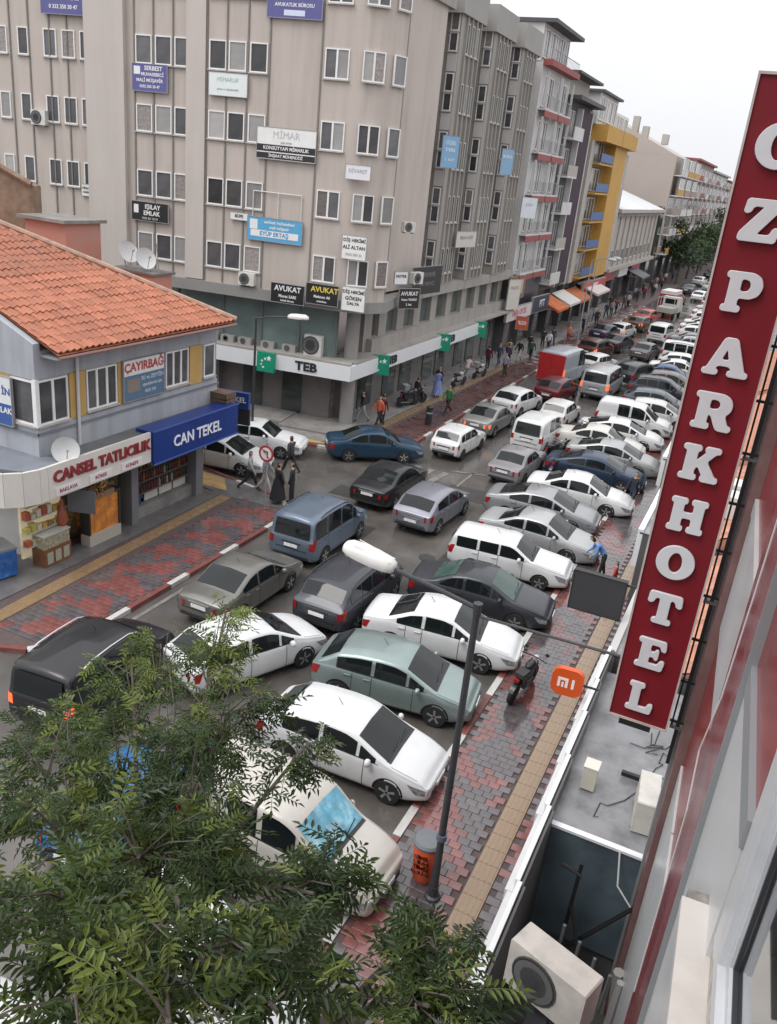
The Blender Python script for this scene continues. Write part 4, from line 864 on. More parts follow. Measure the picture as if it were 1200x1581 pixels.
sign('CAYIRBAG advertising board in red and blue between upper windows', T(-19.36, 22.72, 5.42, math.pi / 2), 2.05, 1.40, (.10, .17, .26), [(None, 0, .44, 2.05, .52, (.70, .69, .68)), ('ÇAYIRBAĞ', 0, .44, .42, (.42, .06, .05), .03), (None, -.55, -.18, .62, .45, (.24, .20, .17)), ('SU ve ZEYTİN', .4, 0, .19, (.5, .58, .64)), ('siparişleriniz için', .4, -.24, .15, (.5, .58, .64)), ('0332 350', .3, -.48, .15, (.5, .55, .6))])
sign('white and blue board at the far left edge of the house', T(-20.75, 17.9, 5.3, R(0)), 1.0, 1.5, (.66, .67, .68), [(None, 0, -.42, 1.0, .66, (.04, .10, .3)), ('EMLAK', .1, -.3, .26, WHT), ('İN', .3, .3, .3, (.05, .1, .3))])
# satellite dishes
def dish(label, M, r, group='satellite dishes on the corner house'):
    t = thing('satellite_dish', label, 'satellite dish', group=group); t.matrix_basis = M
    mb = MB(); pr = [(r * k / 6, -.30 * r * (1 - (k / 6) ** 2)) for k in range(1, 7)]
    mb.lathe([(p, h + .3 * r) for p, h in pr] + [(r * 1.0, .3 * r + .012)] + [(p * .98, h + .3 * r - .012) for p, h in pr[::-1]], 24, 0, 'y'); mb.obj('reflector', [flat((.5, .5, .5), .5)], t, smooth=40)
    mb = MB(); mb.tube([(0, -.05, -r * .95), (0, -r * .95, -.15 * r)], .014, 5); mb.lathe([(.035, 0), (.04, .1), (.03, .12)], 8, 0, 'y', (0, -r * .9, -.13 * r)); mb.obj('feed_arm', [flat((.3, .3, .3))], t)
    mb = MB(); mb.tube([(0, .05, 0), (0, .28, -.05), (0, .3, -r * 1.1)], .025, 6); mb.obj('mount', [flat((.2, .2, .2))], t); return t
dish('round white dish over the cream fascia at the drainpipe', T(-18.75, 18.4, 3.98, R(55)) @ Matrix.Rotation(R(-24), 4, 'X'), .42)
# things behind the roof hip
ch = thing('chimney_block', 'pink plastered block with ragged pale cap behind the roof', 'chimney', (-25.3, 24.6, 0))
mb = MB(); mb.box(-1.1, .9, -.1, 1.7, 7.2, 9.9); mb.obj('stack', [M_PINK], ch)
mb = MB(); mb.prism([(-1.3, -.3), (1.05, -.3), (1.05, 1.9), (-1.3, 1.9)], 9.9, 10.02); mb.obj('cap', [M_CONC], ch)
lw = thing('parapet_wall', 'low pink wall with grey coping carrying the two dishes', 'wall', (-22.7, 26.3, 0))
mb = MB(); mb.box(-1.0, 1.0, -.15, .9, 6.9, 8.3); mb.obj('wall', [M_PINK], lw); mb = MB(); mb.box(-1.12, 1.1, -.25, 1.0, 8.3, 8.38); mb.obj('coping', [M_DCONC], lw)
dish('left satellite dish of the pair on the low pink wall', T(-23.2, 26.4, 8.95, R(75)) @ Matrix.Rotation(R(-25), 4, 'X'), .42)
dish('right satellite dish of the pair on the low pink wall', T(-22.45, 26.5, 8.8, R(70)) @ Matrix.Rotation(R(-25), 4, 'X'), .42)
an = thing('aerial_mast', 'thin leaning aerial rod beside the pair of dishes', 'aerial', (-21.75, 26.5, 8.3)); MB().tube([(0, 0, 0), (-.12, 0, 1.15)], .02, 5).obj('rod', [flat((.25, .24, .23))], an)
bw = thing('back_wall', 'rough brown masonry wall rising behind the tiled roof', 'wall', (-28.0, 24.9, 0))
mb = MB(); mb.add([(-8, -2, 7), (.0, 1.6, 7), (.0, 1.6, 10.9), (-1.2, 1.05, 11.5), (-8, -2, 13.2), (-8, -1.6, 7), (.0, 2.0, 7), (.0, 2.0, 10.9), (-1.2, 1.45, 11.5), (-8, -1.6, 13.2)], [(0, 1, 2, 3, 4), (9, 8, 7, 6, 5), (1, 6, 7, 2), (2, 7, 8, 3), (3, 8, 9, 4)]); mb.obj('masonry', [M_BRWN], bw)
mb = MB(); mb.tube([(.02, 1.5, 10.95), (-1.2, 1.0, 11.55), (-8, -2.05, 13.25)], .12, 6); mb.obj('coping', [M_BRWN], bw)
# street front objects of the sweet shop
ck = thing('drinks_cooler', 'low blue drinks cooler with grey lid beside the sweet shop', 'cooler', (-19.9, 16.55, PZ), R(-15))
mb = MB(); mb.box(-.45, .45, -.42, .42, .06, .92); mb.obj('cabinet', [mat('blue_cooler', (.02, .10, .34), .35, var=.35, scale=3, dirt=(.12, .3, .6), dscale=4, damt=.5)], ck)
mb = MB(); mb.box(-.47, .47, -.44, .44, .92, 1.0); mb.obj('lid', [flat((.2, .21, .21))], ck); mb = MB(); mb.box(-.4, .4, -.37, .37, 0, .06); mb.obj('base', [M_TRIM], ck)
for zz in (.35, .66): MB().lathe([(.09, .42), (.09, .428), (.01, .428)], 14, 0, 'y', (-.05, 0, zz)).obj('round_print', [flat((.35, .5, .72))], ck)
aw = thing('awning', 'cream shop awning sloping in at the left edge', 'awning', (-20.2, 15.6, 0))
mb = MB(); mb.add([(-3, .5, 2.9), (0.2, .4, 2.75), (.1, -1.1, 1.95), (-3, -1.2, 2.0), (-3, .5, 2.86), (0.2, .4, 2.71), (.1, -1.1, 1.91), (-3, -1.2, 1.96)], [(3, 2, 1, 0), (4, 5, 6, 7), (0, 1, 5, 4), (1, 2, 6, 5), (2, 3, 7, 6)]); mb.obj('fabric', [mat('cream_fabric', (.62, .58, .50), .9, var=.06, scale=2)], aw)
mb = MB()
for x in (.05, -2.6): mb.tube([(x, -1.1, 1.95), (x, .45, 2.5)], .02, 5)
mb.obj('arm', [flat((.3, .3, .3))], aw)
dc = thing('display_counter', 'glazed sweet counter on a brown base in the shop front', 'counter', (-19.3, 18.1, PZ), math.pi / 2)
MB().box(-.45, .65, -.25, .3, 0, .62).obj('base', [mat('brown_laminate', (.17, .075, .035), .4, var=.2, scale=5)], dc); MB().box(-.43, .63, -.22, .28, .62, 1.05).obj('glass_case', [mat('sweet_display', (.30, .28, .20), .12, var=.5, scale=9)], dc)
MB().box(-.45, .65, -.25, .3, 1.05, 1.09).obj('top', [flat((.5, .5, .46))], dc)
for k in range(3): MB().box(-.36 + k * .34, -.12 + k * .34, -.262, -.25, .1, .5).obj('panel', [flat((.34, .33, .26))], dc)
jr = thing('clay_urn', 'tall reddish urn standing on the end of the counter', 'urn', (-19.3, 18.68, PZ + 1.09)); MB().lathe([(.10, 0), (.19, .2), (.15, .5), (.07, .68), (.09, .82), (.02, .95)], 14).obj('body', [mat('clay', (.30, .085, .045), .5, var=.2, scale=5)], jr, smooth=50)
mg = thing('menu_board', 'dark grey tilted board hanging out over the shop door', 'sign', (-18.75, 19.0, 0)); mb = MB(); mb.box(-.45, .45, -.06, 0, 1.72, 2.52); o = mb.obj('board', [flat((.10, .105, .115))], mg, T(0, 0, 0, R(20))); MB().tube([(-.6, 0, 2.58), (.6, .1, 2.58)], .025, 6).obj('bracket', [flat((.05, .05, .05))], mg)
M_LITW = mat('glowing_shop_interior', (.42, .38, .26), .4, var=.4, scale=3, emit=(1, .86, .55), estr=.16)  # emission puts the shop's inside lighting into this panel
li = thing('sweet_trays', 'lit shelves of sweets and boxes inside the cream fascia shop', 'shelf', (-19.5, 18.2, PZ), math.pi / 2)
MB().box(-.9, .75, .12, .2, .3, 2.5).obj('glowing_back_panel', [M_LITW], li)
rr = random.Random(9); GC = [flat(c, .5) for c in ((.5, .32, .10), (.55, .5, .38), (.4, .10, .05), (.6, .58, .5), (.25, .16, .08), (.45, .40, .12))]
for z in (.75, 1.2, 1.65, 2.1):
    MB().box(-.9, .75, -.14, .12, z - .03, z).obj('shelf_board', [flat((.5, .48, .42))], li)
    for k in range(7):
        x = -.8 + .22 * k; h_ = rr.uniform(.1, .3); piece('sweet_box', MB().box(x - .09, x + .09, -.1, .08, z + .002, z + h_).mesh('sweet_box', [rr.choice(GC)]), li)
lq = thing('bottle_shelves', 'shelves of dark bottles behind the window under CAN TEKEL', 'shelf', (-19.6, 22.3, PZ), math.pi / 2)
bm_ = [MB().lathe([(.045, 0), (.045, .2), (.018, .26), (.018, .32)], 7).mesh('bottle', [flat(c, .15)]) for c in ((.10, .03, .02), (.03, .06, .03), (.20, .12, .03), (.25, .25, .26), (.12, .02, .03))]
for z in (.95, 1.4, 1.85):
    MB().box(.0, 3.0, -.2, .0, z - .03, z).obj('shelf_board', [flat((.12, .1, .09))], lq)
    for k in range(20): piece('bottle', bm_[rr.randrange(5)], lq, T(.1 + .145 * k, -.1, z))
od = thing('rotisserie_cabinet', 'black framed display cabinet glowing orange inside', 'display case', (-19.15, 20.35, PZ), math.pi / 2)
mb = MB(); mb.box(-.75, .75, -.1, .3, 0, .42); mb.obj('base', [flat((.42, .38, .33))], od); mb = MB()
mb.box(-.75, .75, -.1, .3, 1.65, 1.75); mb.box(-.75, -.68, -.1, .3, .42, 1.65); mb.box(.68, .75, -.1, .3, .42, 1.65); mb.obj('frame', [flat((.03, .03, .03))], od)
MB().box(-.68, .68, -.04, .25, .42, 1.65).obj('interior', [mat('lit_food', (.12, .05, .02), .2, var=.5, scale=6, emit=(1, .32, .04), estr=.10, dirt=(.55, .22, .03), dscale=2.6, damt=.9)], od)
pl = thing('flower_pots', 'pots of flowers on the ledge above the display cabinet', 'plant', (-19.05, 20.0, 2.02))
def leafball(n, r, mts, seed, fl=.10):
    rr = random.Random(seed); m_ = MB()
    for i in range(n):
        d = Vector((rr.gauss(0, 1), rr.gauss(0, 1), rr.gauss(0, .7))).normalized() * r * rr.random() ** .4; a = Vector((rr.uniform(-1, 1), rr.uniform(-1, 1), rr.uniform(-.5, 1))).normalized(); b_ = a.cross(Vector((rr.random(), rr.random(), 1))).normalized()
        m_.add([d, d + a * fl + b_ * fl * .4, d + a * fl * 1.6, d + a * fl - b_ * fl * .4], [(0, 1, 2, 3)], rr.randrange(len(mts)))
    return m_
leafball(160, .32, 0 or [1, 1, 1], 4).obj('blooms', [mat('mixed_petals', (.45, .16, .05), .6, rand=.3), mat('petal_leaf', (.06, .11, .03), .6), mat('yellow_petal', (.5, .36, .05), .6)], pl, T(0, 0, .2))
MB().box(-.2, .2, -.6, .6, -.12, .06).obj('trough', [flat((.2, .14, .09))], pl)
cr = thing('crate_stack', 'wooden crates piled on the canopy at the far house corner', 'crates', (-19.2, 27.0, 3.7)); 
mb = MB()
for z in (0, .26): 
    for q in range(4): mb.box(-.55, .55, -.35, -.32, z + q * .06, z + q * .06 + .04); mb.box(.53, .55, -.35, .35, z + q * .06, z + q * .06 + .04)
    mb.box(-.55, .53, -.32, .35, z, z + .2)
mb.obj('crate', [mat('weathered_wood', (.15, .10, .07), .8, var=.3, scale=6)], cr)
# ------------------------------------------------------------------ buildings up the street (left side, street wall x = -19.4)
M_WW = mat('white_render', (.56, .55, .545), .75, var=.05, scale=.8, dirt=(.42, .41, .40), dscale=.5, damt=.5)
M_RB = mat('brick_red_band', (.27, .075, .07), .7, var=.12, scale=2)
M_PUR = mat('aubergine_cladding', (.040, .020, .033), .75, var=.1, scale=1)
M_DG = mat('dark_grey_wall', (.085, .082, .085), .7, var=.15, scale=.8)
M_YEL = mat('yellow_render', (.50, .285, .06), .7, var=.06, scale=.6, dirt=(.40, .24, .07), dscale=.4, damt=.5)
M_CRM = mat('cream_stone', (.40, .365, .335), .75, var=.06, scale=.7, dirt=(.30, .27, .25), dscale=.4, damt=.5)
M_BGE = mat('beige_gable', (.385, .335, .30), .85, var=.05, scale=.3)
M_PNK = mat('dusty_pink_render', (.32, .24, .225), .8, var=.08, scale=.5)
M_RAIL = mat('grey_railing', (.30, .30, .31), .5, .3)
M_BLUE = mat('blue_railing', (.05, .11, .28), .5, var=.1)
M_SHOP = mat('shop_front_glass', (.05, .05, .052), .1, var=.7, scale=.7, dirt=(.14, .11, .09), dscale=1.2, damt=.8)
M_ROOFW = mat('pale_sheet_roof', (.55, .56, .58), .4, var=.1, scale=.6)
XW = -19.4
SV = lambda y, z=0, o=0: T(XW + o, y, z, math.pi / 2)
def railing(par, y0, y1, z, o, m, h=.9):
    mb = MB(); mb.box(o - .02, o + .02, y0, y1, z + h - .04, z + h)
    n = max(3, int((y1 - y0) / .35))
    for i in range(n + 1): y = y0 + (y1 - y0) * i / n; mb.box(o - .012, o + .012, y - .012, y + .012, z, z + h - .04)
    return mb.obj('balcony_railing', [m], par, T(0, 0, 0))
def shell(name, label, y0, y1, zt, m, z0=0.0, depth=14, x=XW, ground=3.4):
    t = thing(name, label, 'building', (x, y0, 0)); L_ = y1 - y0
    MB().box(-depth, 0, .01, L_ - .01, ground, zt).obj('wall', [m], t)
    MB().box(-depth, -.5, .02, L_ - .02, z0, ground).obj('ground_floor_wall', [M_DG], t)
    MB().box(-depth + .2, -.2, .2, L_ - .2, zt, zt + .05).obj('flat_roof', [M_DCONC], t)
    return t, L_
def shopfronts(t, L_, n, ground=3.4):
    for k in range(n):
        a = L_ * k / n; b_ = L_ * (k + 1) / n
        MB().box(-.48, -.40, a + .25, b_ - .25, .25, ground - .7).obj('shop_window', [M_SHOP], t)
        MB().box(-.5, .0, a + .01, a + .22, .0, ground - .02).obj('pier', [M_DG], t)
# white and red balcony block
t, L_ = shell('apartment_building', 'white block with brick red balcony bands next to the beige office', 65.2, 73.4, 20.9, M_WW, ground=6.0)
for k in range(5):
    z = 6.3 + 2.92 * k
    for a in (.35, 4.2):
        MB().box(.0, .55, a, a + 3.6, z - .12, z + .0).obj('balcony_slab', [M_WW], t)
        MB().box(.50, .56, a, a + 3.6, z - .55, z - .12).obj('red_band', [M_RB], t)
        for yy in (a, a + 3.5): MB().box(.35, .5, yy, yy + .12, z, z + 2.35).obj('balcony_post', [M_WW], t)
        railing(t, a + .12, a + 3.5, z, .5, M_RAIL)
        window(t, T(0, 0, 0, math.pi / 2) @ T(a + .5, -.02, z + .15), 1.1, 2.0, 2, blind=.3); window(t, T(0, 0, 0, math.pi / 2) @ T(a + 2.0, -.02, z + .15), 1.1, 2.0, 2, blind=.3)
MB().box(.0, .7, 0.0, 8.2, 20.7, 21.1).obj('cornice', [M_RB], t)
MB().box(-6, -.4, .4, 7.8, 21.0, 23.4).obj('penthouse', [M_WW], t); MB().box(-6.4, .5, .2, 8.6, 23.4, 23.65).obj('penthouse_roof', [M_DG], t)
for k in range(5): window(t, T(-.4, 0, 0, math.pi / 2) @ T(.8 + 1.4 * k, -.02, 21.3), 1.2, 1.8, 2)
railing(t, .1, 8.1, 21.1, .55, M_RAIL, .7)
shopfronts(t, L_, 2, 6.0); MB().box(-.3, .1, .1, 8.1, 3.3, 5.9).obj('dark_shop_panel', [mat('navy_shop_panel', (.03, .035, .05), .3, var=.3, scale=1)], t)
# aubergine block
t, L_ = shell('apartment_building', 'dark aubergine block with stacked dark balconies', 73.6, 82.6, 19.4, M_DG, ground=4.2)
MB().box(0, .45, 3.8, 7.4, 4.6, 18.9).obj('aubergine_panel', [M_PUR], t); MB().box(0, .5, 7.4, 7.62, 4.4, 19).obj('white_edge_strip', [M_WW], t); MB().box(0, .5, 3.55, 3.8, 4.4, 19).obj('white_edge_strip', [M_WW], t)
MB().box(0, .1, 7.7, 8.95, 4.4, 19.2).obj('grey_side_panel', [M_CRM], t)
for k in range(5):
    z = 5.0 + 2.9 * k; MB().box(0, .9, .2, 3.4, z - .15, z).obj('balcony_slab', [M_WW], t); MB().box(.82, .9, .2, 3.4, z, z + .85).obj('balcony_panel', [M_CRM if k % 2 else M_WW], t)
    window(t, T(0, 0, 0, math.pi / 2) @ T(.6, -.02, z + .1), 2.2, 2.0, 3, M_WFRAMEG, blind=.1)
MB().box(-8, 1.1, -.1, 9.0, 19.4, 19.7).obj('eaves', [M_DG], t); MB().box(-8, -.5, .5, 8.5, 19.7, 21.3).obj('penthouse', [M_CRM], t); MB().box(-8, .6, .3, 8.9, 21.3, 21.5).obj('penthouse_roof', [M_DG], t)
shopfronts(t, L_, 2, 4.2)
# yellow block
t, L_ = shell('apartment_building', 'yellow apartment block with blue balcony railings', 83.0, 101.0, 17.3, M_YEL, ground=4.2)
MB().box(0, .9, 8.3, 14.2, 4.4, 17.0).obj('yellow_bay', [M_YEL], t); MB().box(0, .5, 14.2, 17.9, 4.4, 16.6).obj('beige_bay', [M_CRM], t); MB().box(0, .35, .1, 1.6, 4.3, 17).obj('white_edge_strip', [M_CRM], t)
for k in range(5):
    z = 4.8 + 2.6 * k; MB().box(-.02, .95, 1.9, 8.0, z - .16, z).obj('balcony_slab', [M_YEL], t); 
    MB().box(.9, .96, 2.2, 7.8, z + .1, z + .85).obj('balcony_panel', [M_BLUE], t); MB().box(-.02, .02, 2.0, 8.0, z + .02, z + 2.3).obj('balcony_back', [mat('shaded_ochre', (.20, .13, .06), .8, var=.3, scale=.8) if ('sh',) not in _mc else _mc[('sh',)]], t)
    window(t, T(0, 0, 0, math.pi / 2) @ T(3.0, -.04, z + .1), 3.6, 2.0, 3, blind=.3)
    window(t, T(.5, 0, 0, math.pi / 2) @ T(15.2, -.02, z + .8), 1.2, 1.3, 2)
for a, b_ in ((1.0, 8.4), (8.6, 14.4), (14.6, 18.0)): MB().box(-2, 1.4 - (.3 if a > 9 else 0), a, b_, 17.0, 18.4).obj('roof_parapet', [M_YEL], t)
MB().box(-8, .2, .8, 9, 18.4, 21.0).obj('penthouse', [M_WW], t); MB().box(-8, .6, .5, 9.4, 21.0, 21.2).obj('penthouse_roof', [M_DG], t)
for k in range(4): window(t, T(.2, 0, 0, math.pi / 2) @ T(1.2 + 1.9 * k, -.02, 18.8), 1.6, 1.9, 2)
MB().box(-7, -.2, 10, 17.6, 18.4, 20.2).obj('penthouse', [M_ROOFW], t)
for k in range(3): window(t, T(-.2, 0, 0, math.pi / 2) @ T(10.6 + 2.3 * k, -.02, 18.7), 1.9, 1.3, 3)
shopfronts(t, L_, 4, 4.2)
# low cream block
t, L_ = shell('bank_hall', 'low cream stone hall with a row of small windows and pale roof', 101.4, 138.0, 10.9, M_CRM, ground=4.4, depth=22)
for k in range(9):
    window(t, T(0, 0, 0, math.pi / 2) @ T(1.6 + 3.3 * k, -.02, 5.2), 2.0, 1.3, 2, M_WFRAMEG, blind=.1)
    MB().box(0, .18, 3.95 + 3.3 * k, 4.3 + 3.3 * k, 4.6, 10.6).obj('pilaster', [M_CRM], t)
for k in range(32): MB().box(.0, .5, .4 + 1.0 * k, .9 + 1.0 * k, 10.3, 10.7).obj('dentil', [M_CRM], t)
MB().box(-1, .8, -.1, 33, 10.7, 11.1).obj('cornice', [M_CRM], t); MB().box(-.2, .6, 0, 33, 4.2, 4.6).obj('string_course', [M_CRM], t)
MB().box(-.3, .3, 33.2, 36.5, 4.4, 11.5).obj('glazed_bay', [M_TEAL2], t)
mb = MB(); mb.add([(.7, 0, 11.1), (.7, 33, 11.1), (-9, 33, 14.2), (-9, 0, 14.2), (-22, 0, 11.1), (-22, 33, 11.1)], [(0, 1, 2, 3), (3, 2, 5, 4), (0, 3, 4), (1, 5, 2)]); mb.obj('roof', [M_ROOFW], t)
for k in range(3):
    MB().box(-6.5, -5.3, 2 + 2.4 * k, 3.0 + 2.4 * k, 13, 15.8 - .7 * k).obj('white_chimney', [M_WW], t)
for k in range(3): MB().box(-.45, .1, .5 + 9 * k, 6.5 + 9 * k, 3.0, 4.1).obj('shop_sign', [(flat((.30, .03, .035)), flat((.6, .58, .57)), flat((.35, .04, .05)))[k]], t)
shopfronts(t, L_, 6, 4.4)
# tall beige gable and the blocks behind it
t, L_ = shell('apartment_building', 'tall block with windowless beige gable and glazed balconies', 141.0, 166.0, 18.6, M_BGE, ground=4.0, depth=26)
mb = MB(); mb.add([(0, 0, 18.6), (-26, 0, 18.6), (-26, 0, 27.0), (-22, 0, 27.8), (0, 25, 18.6), (-26, 25, 18.6), (-26, 25, 27), (-22, 25, 27.8)], [(0, 3, 2, 1), (4, 5, 6, 7), (0, 4, 7, 3), (3, 7, 6, 2)]); mb.obj('gable', [M_BGE], t)
for x, h in ((-6.6, 2.4), (-5.0, 1.8), (-1.9, 2.2)): MB().box(x - .9, x, .4, 1.8, 20, 18.6 + (-x) * .42 + h - .2).obj('chimney', [M_CRM], t)
for k in range(5):
    z = 4.6 + 2.85 * k
    for a in (.4, 8.6, 17):
        MB().box(0, 1.2, a, a + 7, z - .15, z).obj('balcony_slab', [M_WW], t); MB().box(1.12, 1.2, a, a + 7, z, z + .9).obj('balcony_panel', [(M_YEL, M_WW, M_PNK)[(k + int(a)) % 3]], t); window(t, T(1.1 if k > 2 else 0, 0, 0, math.pi / 2) @ T(a + .4, -.02, z + .95), 5.8, 1.5, 4, blind=.5)
shopfronts(t, L_, 3, 4.0)
for nm, y0, y1, zt, m, lb in (('a', 166.5, 198, 19.2, M_PNK, 'dusty pink block with busy balconies behind the street trees'), ('b', 198.5, 236, 18.4, M_CRM, 'pale block with reddish balconies far up the street'), ('c', 236.5, 290, 17.6, M_PNK, 'farthest pinkish block on the left of the street')):
    t, L_ = shell('apartment_building', lb, y0, y1, zt, m, ground=4)
    for k in range(5):
        z = 4.8 + 2.8 * k
        for q in range(4):
            a = L_ * q / 4 + .6; w_ = L_ / 4 - 1.2
            MB().box(0, 1.1, a, a + w_ * .7, z - .12, z).obj('balcony_slab', [M_WW], t); MB().box(1.04, 1.1, a, a + w_ * .7, z, z + .85).obj('balcony_panel', [(M_RB, M_WW, M_PNK, M_CRM)[(q + k) % 4]], t)
            window(t, T(0, 0, 0, math.pi / 2) @ T(a + .3, -.02, z + .2), w_ * .5, 1.9, 2, blind=.4); window(t, T(0, 0, 0, math.pi / 2) @ T(a + w_ * .74, -.02, z + .8), w_ * .24, 1.3, 1, blind=.4)
    shopfronts(t, L_, 4, 4)
    MB().box(-14.3, .6, -.1, L_ + .1, zt, zt + .35).obj('eaves', [M_RB if nm != 'b' else M_CRM], t)
# shop signs, awnings along the far pavement
FS = 'shop signs up the street'
sign('white shop board with pink lettering past the last green square', T(-18.9, 66.5, 3.3, R(88)), 6.0, 1.0, (.62, .58, .56), [('EMİN OPTİK', 0, 0, .6, (.5, .12, .16))], .2, group=FS)
sign('navy shop board with white PTT lettering', T(-18.7, 72.0, 3.5, R(88)), 4.4, 1.3, (.03, .035, .07), [('PTT', .3, 0, .8, WHT, .02)], .2, group=FS)
sign('orange red hanging sign square in front of the shops', T(-18.2, 65.9, 2.6, R(20)), .95, 1.0, (.52, .10, .05), [('%50', 0, 0, .4, WHT)], .12, group=FS)
sign('brown picture board of bottles above the white board', T(-19.0, 65.6, 5.3, R(85)), 3.0, 1.7, (.22, .12, .07), [(None, -.9, 0, .4, 1.2, (.5, .4, .3)), (None, 0, 0, .4, 1.3, (.45, .36, .25)), (None, .9, 0, .4, 1.1, (.5, .4, .3))], .1, group=FS)
sign('cream upright board at the end of the office block', T(-18.7, 63.9, 4.9, R(70)), 1.5, 2.2, (.58, .55, .5), [('TEKSTİL', 0, .5, .3, (.4, .3, .25))], .1, group=FS)
sign('red shop board below the cream hall', T(-18.6, 92.5, 3.6, R(88)), 9.0, 1.0, (.42, .06, .05), [('MARKET', 0, 0, .6, WHT)], .3, group=FS)
def awning(label, y0, y1, m, z=3.1, out_=1.9, drop=.8):
    t = thing('awning', label, 'awning', (XW, y0, 0), group='awnings over the shops'); l = y1 - y0
    mb = MB(); mb.add([(0, 0, z), (0, l, z), (out_, l, z - drop), (out_, 0, z - drop), (0, 0, z - .05), (0, l, z - .05), (out_, l, z - drop - .22), (out_, 0, z - drop - .22)], [(0, 3, 2, 1), (4, 5, 6, 7), (3, 7, 6, 2), (0, 4, 7, 3), (1, 2, 6, 5)]); mb.obj('fabric', [m], t)
    mb = MB()
    for y in (.1, l - .1): mb.tube([(0, y, z - .8), (out_, y, z - drop - .05)], .03, 5)
    mb.obj('arm', [flat((.3, .3, .3))], t)
awning('orange and red awning beside the navy board', 74.5, 78.4, mat('orange_awning', (.52, .14, .03), .7, var=.3, scale=1.2, dirt=(.45, .05, .03), dscale=.9, damt=.9), 3.6)
awning('white awning between the orange ones', 78.8, 83.2, flat((.6, .58, .55)), 3.7)
awning('rusty orange awning under the yellow block', 83.6, 88.2, mat('rust_awning', (.40, .12, .04), .7, var=.3, scale=1.2), 3.6)
awning('white awning with red edge under the yellow block', 88.6, 95, flat((.58, .52, .5)), 3.9, 2.3)
awning('dark grey awning at the cream hall', 117, 123, flat((.09, .09, .1)), 3.6, 2.2)
for k, (y, lb) in enumerate(((77.5, 'far street lamp in front of the white and red block'), (79.8, 'far street lamp beside the aubergine block'))):
    t = thing('street_lamp', lb, 'street lamp', (-16.0, y, PZ), group='street lamps up the street'); MB().tube([(0, 0, 0), (0, 0, 7.0)], .07, 8, r2=.045).obj('pole', [flat((.33, .34, .35))], t); MB().tube([(0, 0, 7), (1.6, 0, 7.3)], .035, 6).obj('arm', [flat((.33, .34, .35))], t); MB().lathe([(.05, -.4), (.16, -.2), (.17, .2), (.05, .4)], 10, 0, 'x', (1.7, 0, 7.25)).obj('lamp_head', [flat((.5, .5, .5))], t)
# ------------------------------------------------------------------ hotel on the right
FW = T(.8, 0, 0, -math.pi / 2 + .043)
M_HOTW = mat('white_composite_panel', (.50, .505, .51), .32, var=.05, scale=.7, dirt=(.40, .395, .39), dscale=.5, damt=.6)
M_HOTR = mat('red_composite_panel', (.24, .022, .022), .25, var=.08, scale=.8, dirt=(.13, .02, .022), dscale=.6, damt=.6)
M_MAR = mat('maroon_pilaster', (.205, .042, .052), .3, var=.1, scale=1, dirt=(.13, .06, .06), dscale=1.1, damt=.7, rvar=.15)
M_MARD = mat('dirty_maroon_cladding', (.155, .08, .078), .5, var=.2, scale=1.2, dirt=(.22, .15, .13), dscale=1.4, damt=.8)
M_JNT = mat('grey_joint', (.26, .27, .28), .4, .2)
ht = thing('hotel_building', 'hotel front of white and red panels running down the right edge', 'hotel'); ht.matrix_basis = FW
def fb(y0, y1, o0, o1, z0, z1, mb=None): return (mb or MB()).box(-y1, -y0, -o1, -o0, z0, z1)
m_ = MB(); fb(-12, 11.5, -12, -.02, 0, 8.45, m_); fb(-12, 11.5, -12, -2.6, 8.45, 11.4, m_); fb(-12, 11.5, -12, -.02, 11.4, 21, m_); fb(4.55, 11.5, -2.6, -.02, 8.45, 11.4, m_); fb(-12, -2, -2.6, -.02, 8.45, 11.4, m_)
m_.obj('wall', [mat('hotel_body', (.34, .33, .32), .8, var=.1, scale=.5)], ht)
for (za, zb) in ((.0, 1.6), (3.72, 5.58), (7.83, 9.44), (13.9, 15.8), (18, 20.9)):
    for (ya, yb) in ((-6, -3), (-3, 0), (0, 2.05), (2.07, 4.55), (4.57, 6.52), (7.90, 9.35), (9.37, 10.85)):
        if za == 7.83 and yb <= 4.55: zb2 = 8.44
        else: zb2 = zb
        fb(ya + .006, yb - .006, -.02, .03, za, zb2).obj('white_panel', [M_HOTW], ht)
    if za == 7.83:
        for ya, yb in ((4.57, 6.52), (7.9, 10.85)): fb(ya, yb, -.02, .045, 9.45, 9.66).obj('edge_strip', [M_JNT if ya < 5 else M_HOTW], ht)
for (za, zb) in ((1.6, 3.72), (5.58, 7.83), (9.66, 13.9), (15.8, 18)):
    for (ya, yb) in ((-6, 0), (.0, 2.3), (2.3, 4.55), (4.57, 6.52), (7.9, 10.85)):
        if za == 9.66 and yb <= 4.55:
            if yb > -2: fb(ya + .005, yb - .005, -.02, .0, 11.4, zb).obj('red_panel', [M_HOTR], ht)
            continue
        wh = za < 5 or (za < 9 and yb < 7)
        fb(ya + .005, yb - .005, -.02, .03 if wh else .0, za + .005, zb - .005).obj('white_panel' if wh else 'red_panel', [M_HOTW if wh else M_HOTR], ht)
fb(4.36, 4.56, -.02, .02, 8.75, 11.4).obj('reveal_strip', [M_HOTW], ht)
for (za, zb) in ((.0, 4.0), (4.01, 7.0), (7.01, 8.25), (8.26, 10.4), (10.41, 14), (14.01, 20.9)): fb(6.54, 7.88, -.02, .07, za, zb).obj('maroon_pilaster', [M_MAR], ht)
fb(10.87, 11.55, -.3, .12, 0, 20.9).obj('maroon_pilaster', [M_MARD], ht)
fb(11.40, 11.58, -.4, .16, .0, 20.9).obj('grey_corner_trim', [M_JNT], ht)
fb(6.50, 6.535, -.02, .08, 0, 20.9).obj('cable_duct', [M_JNT], ht)
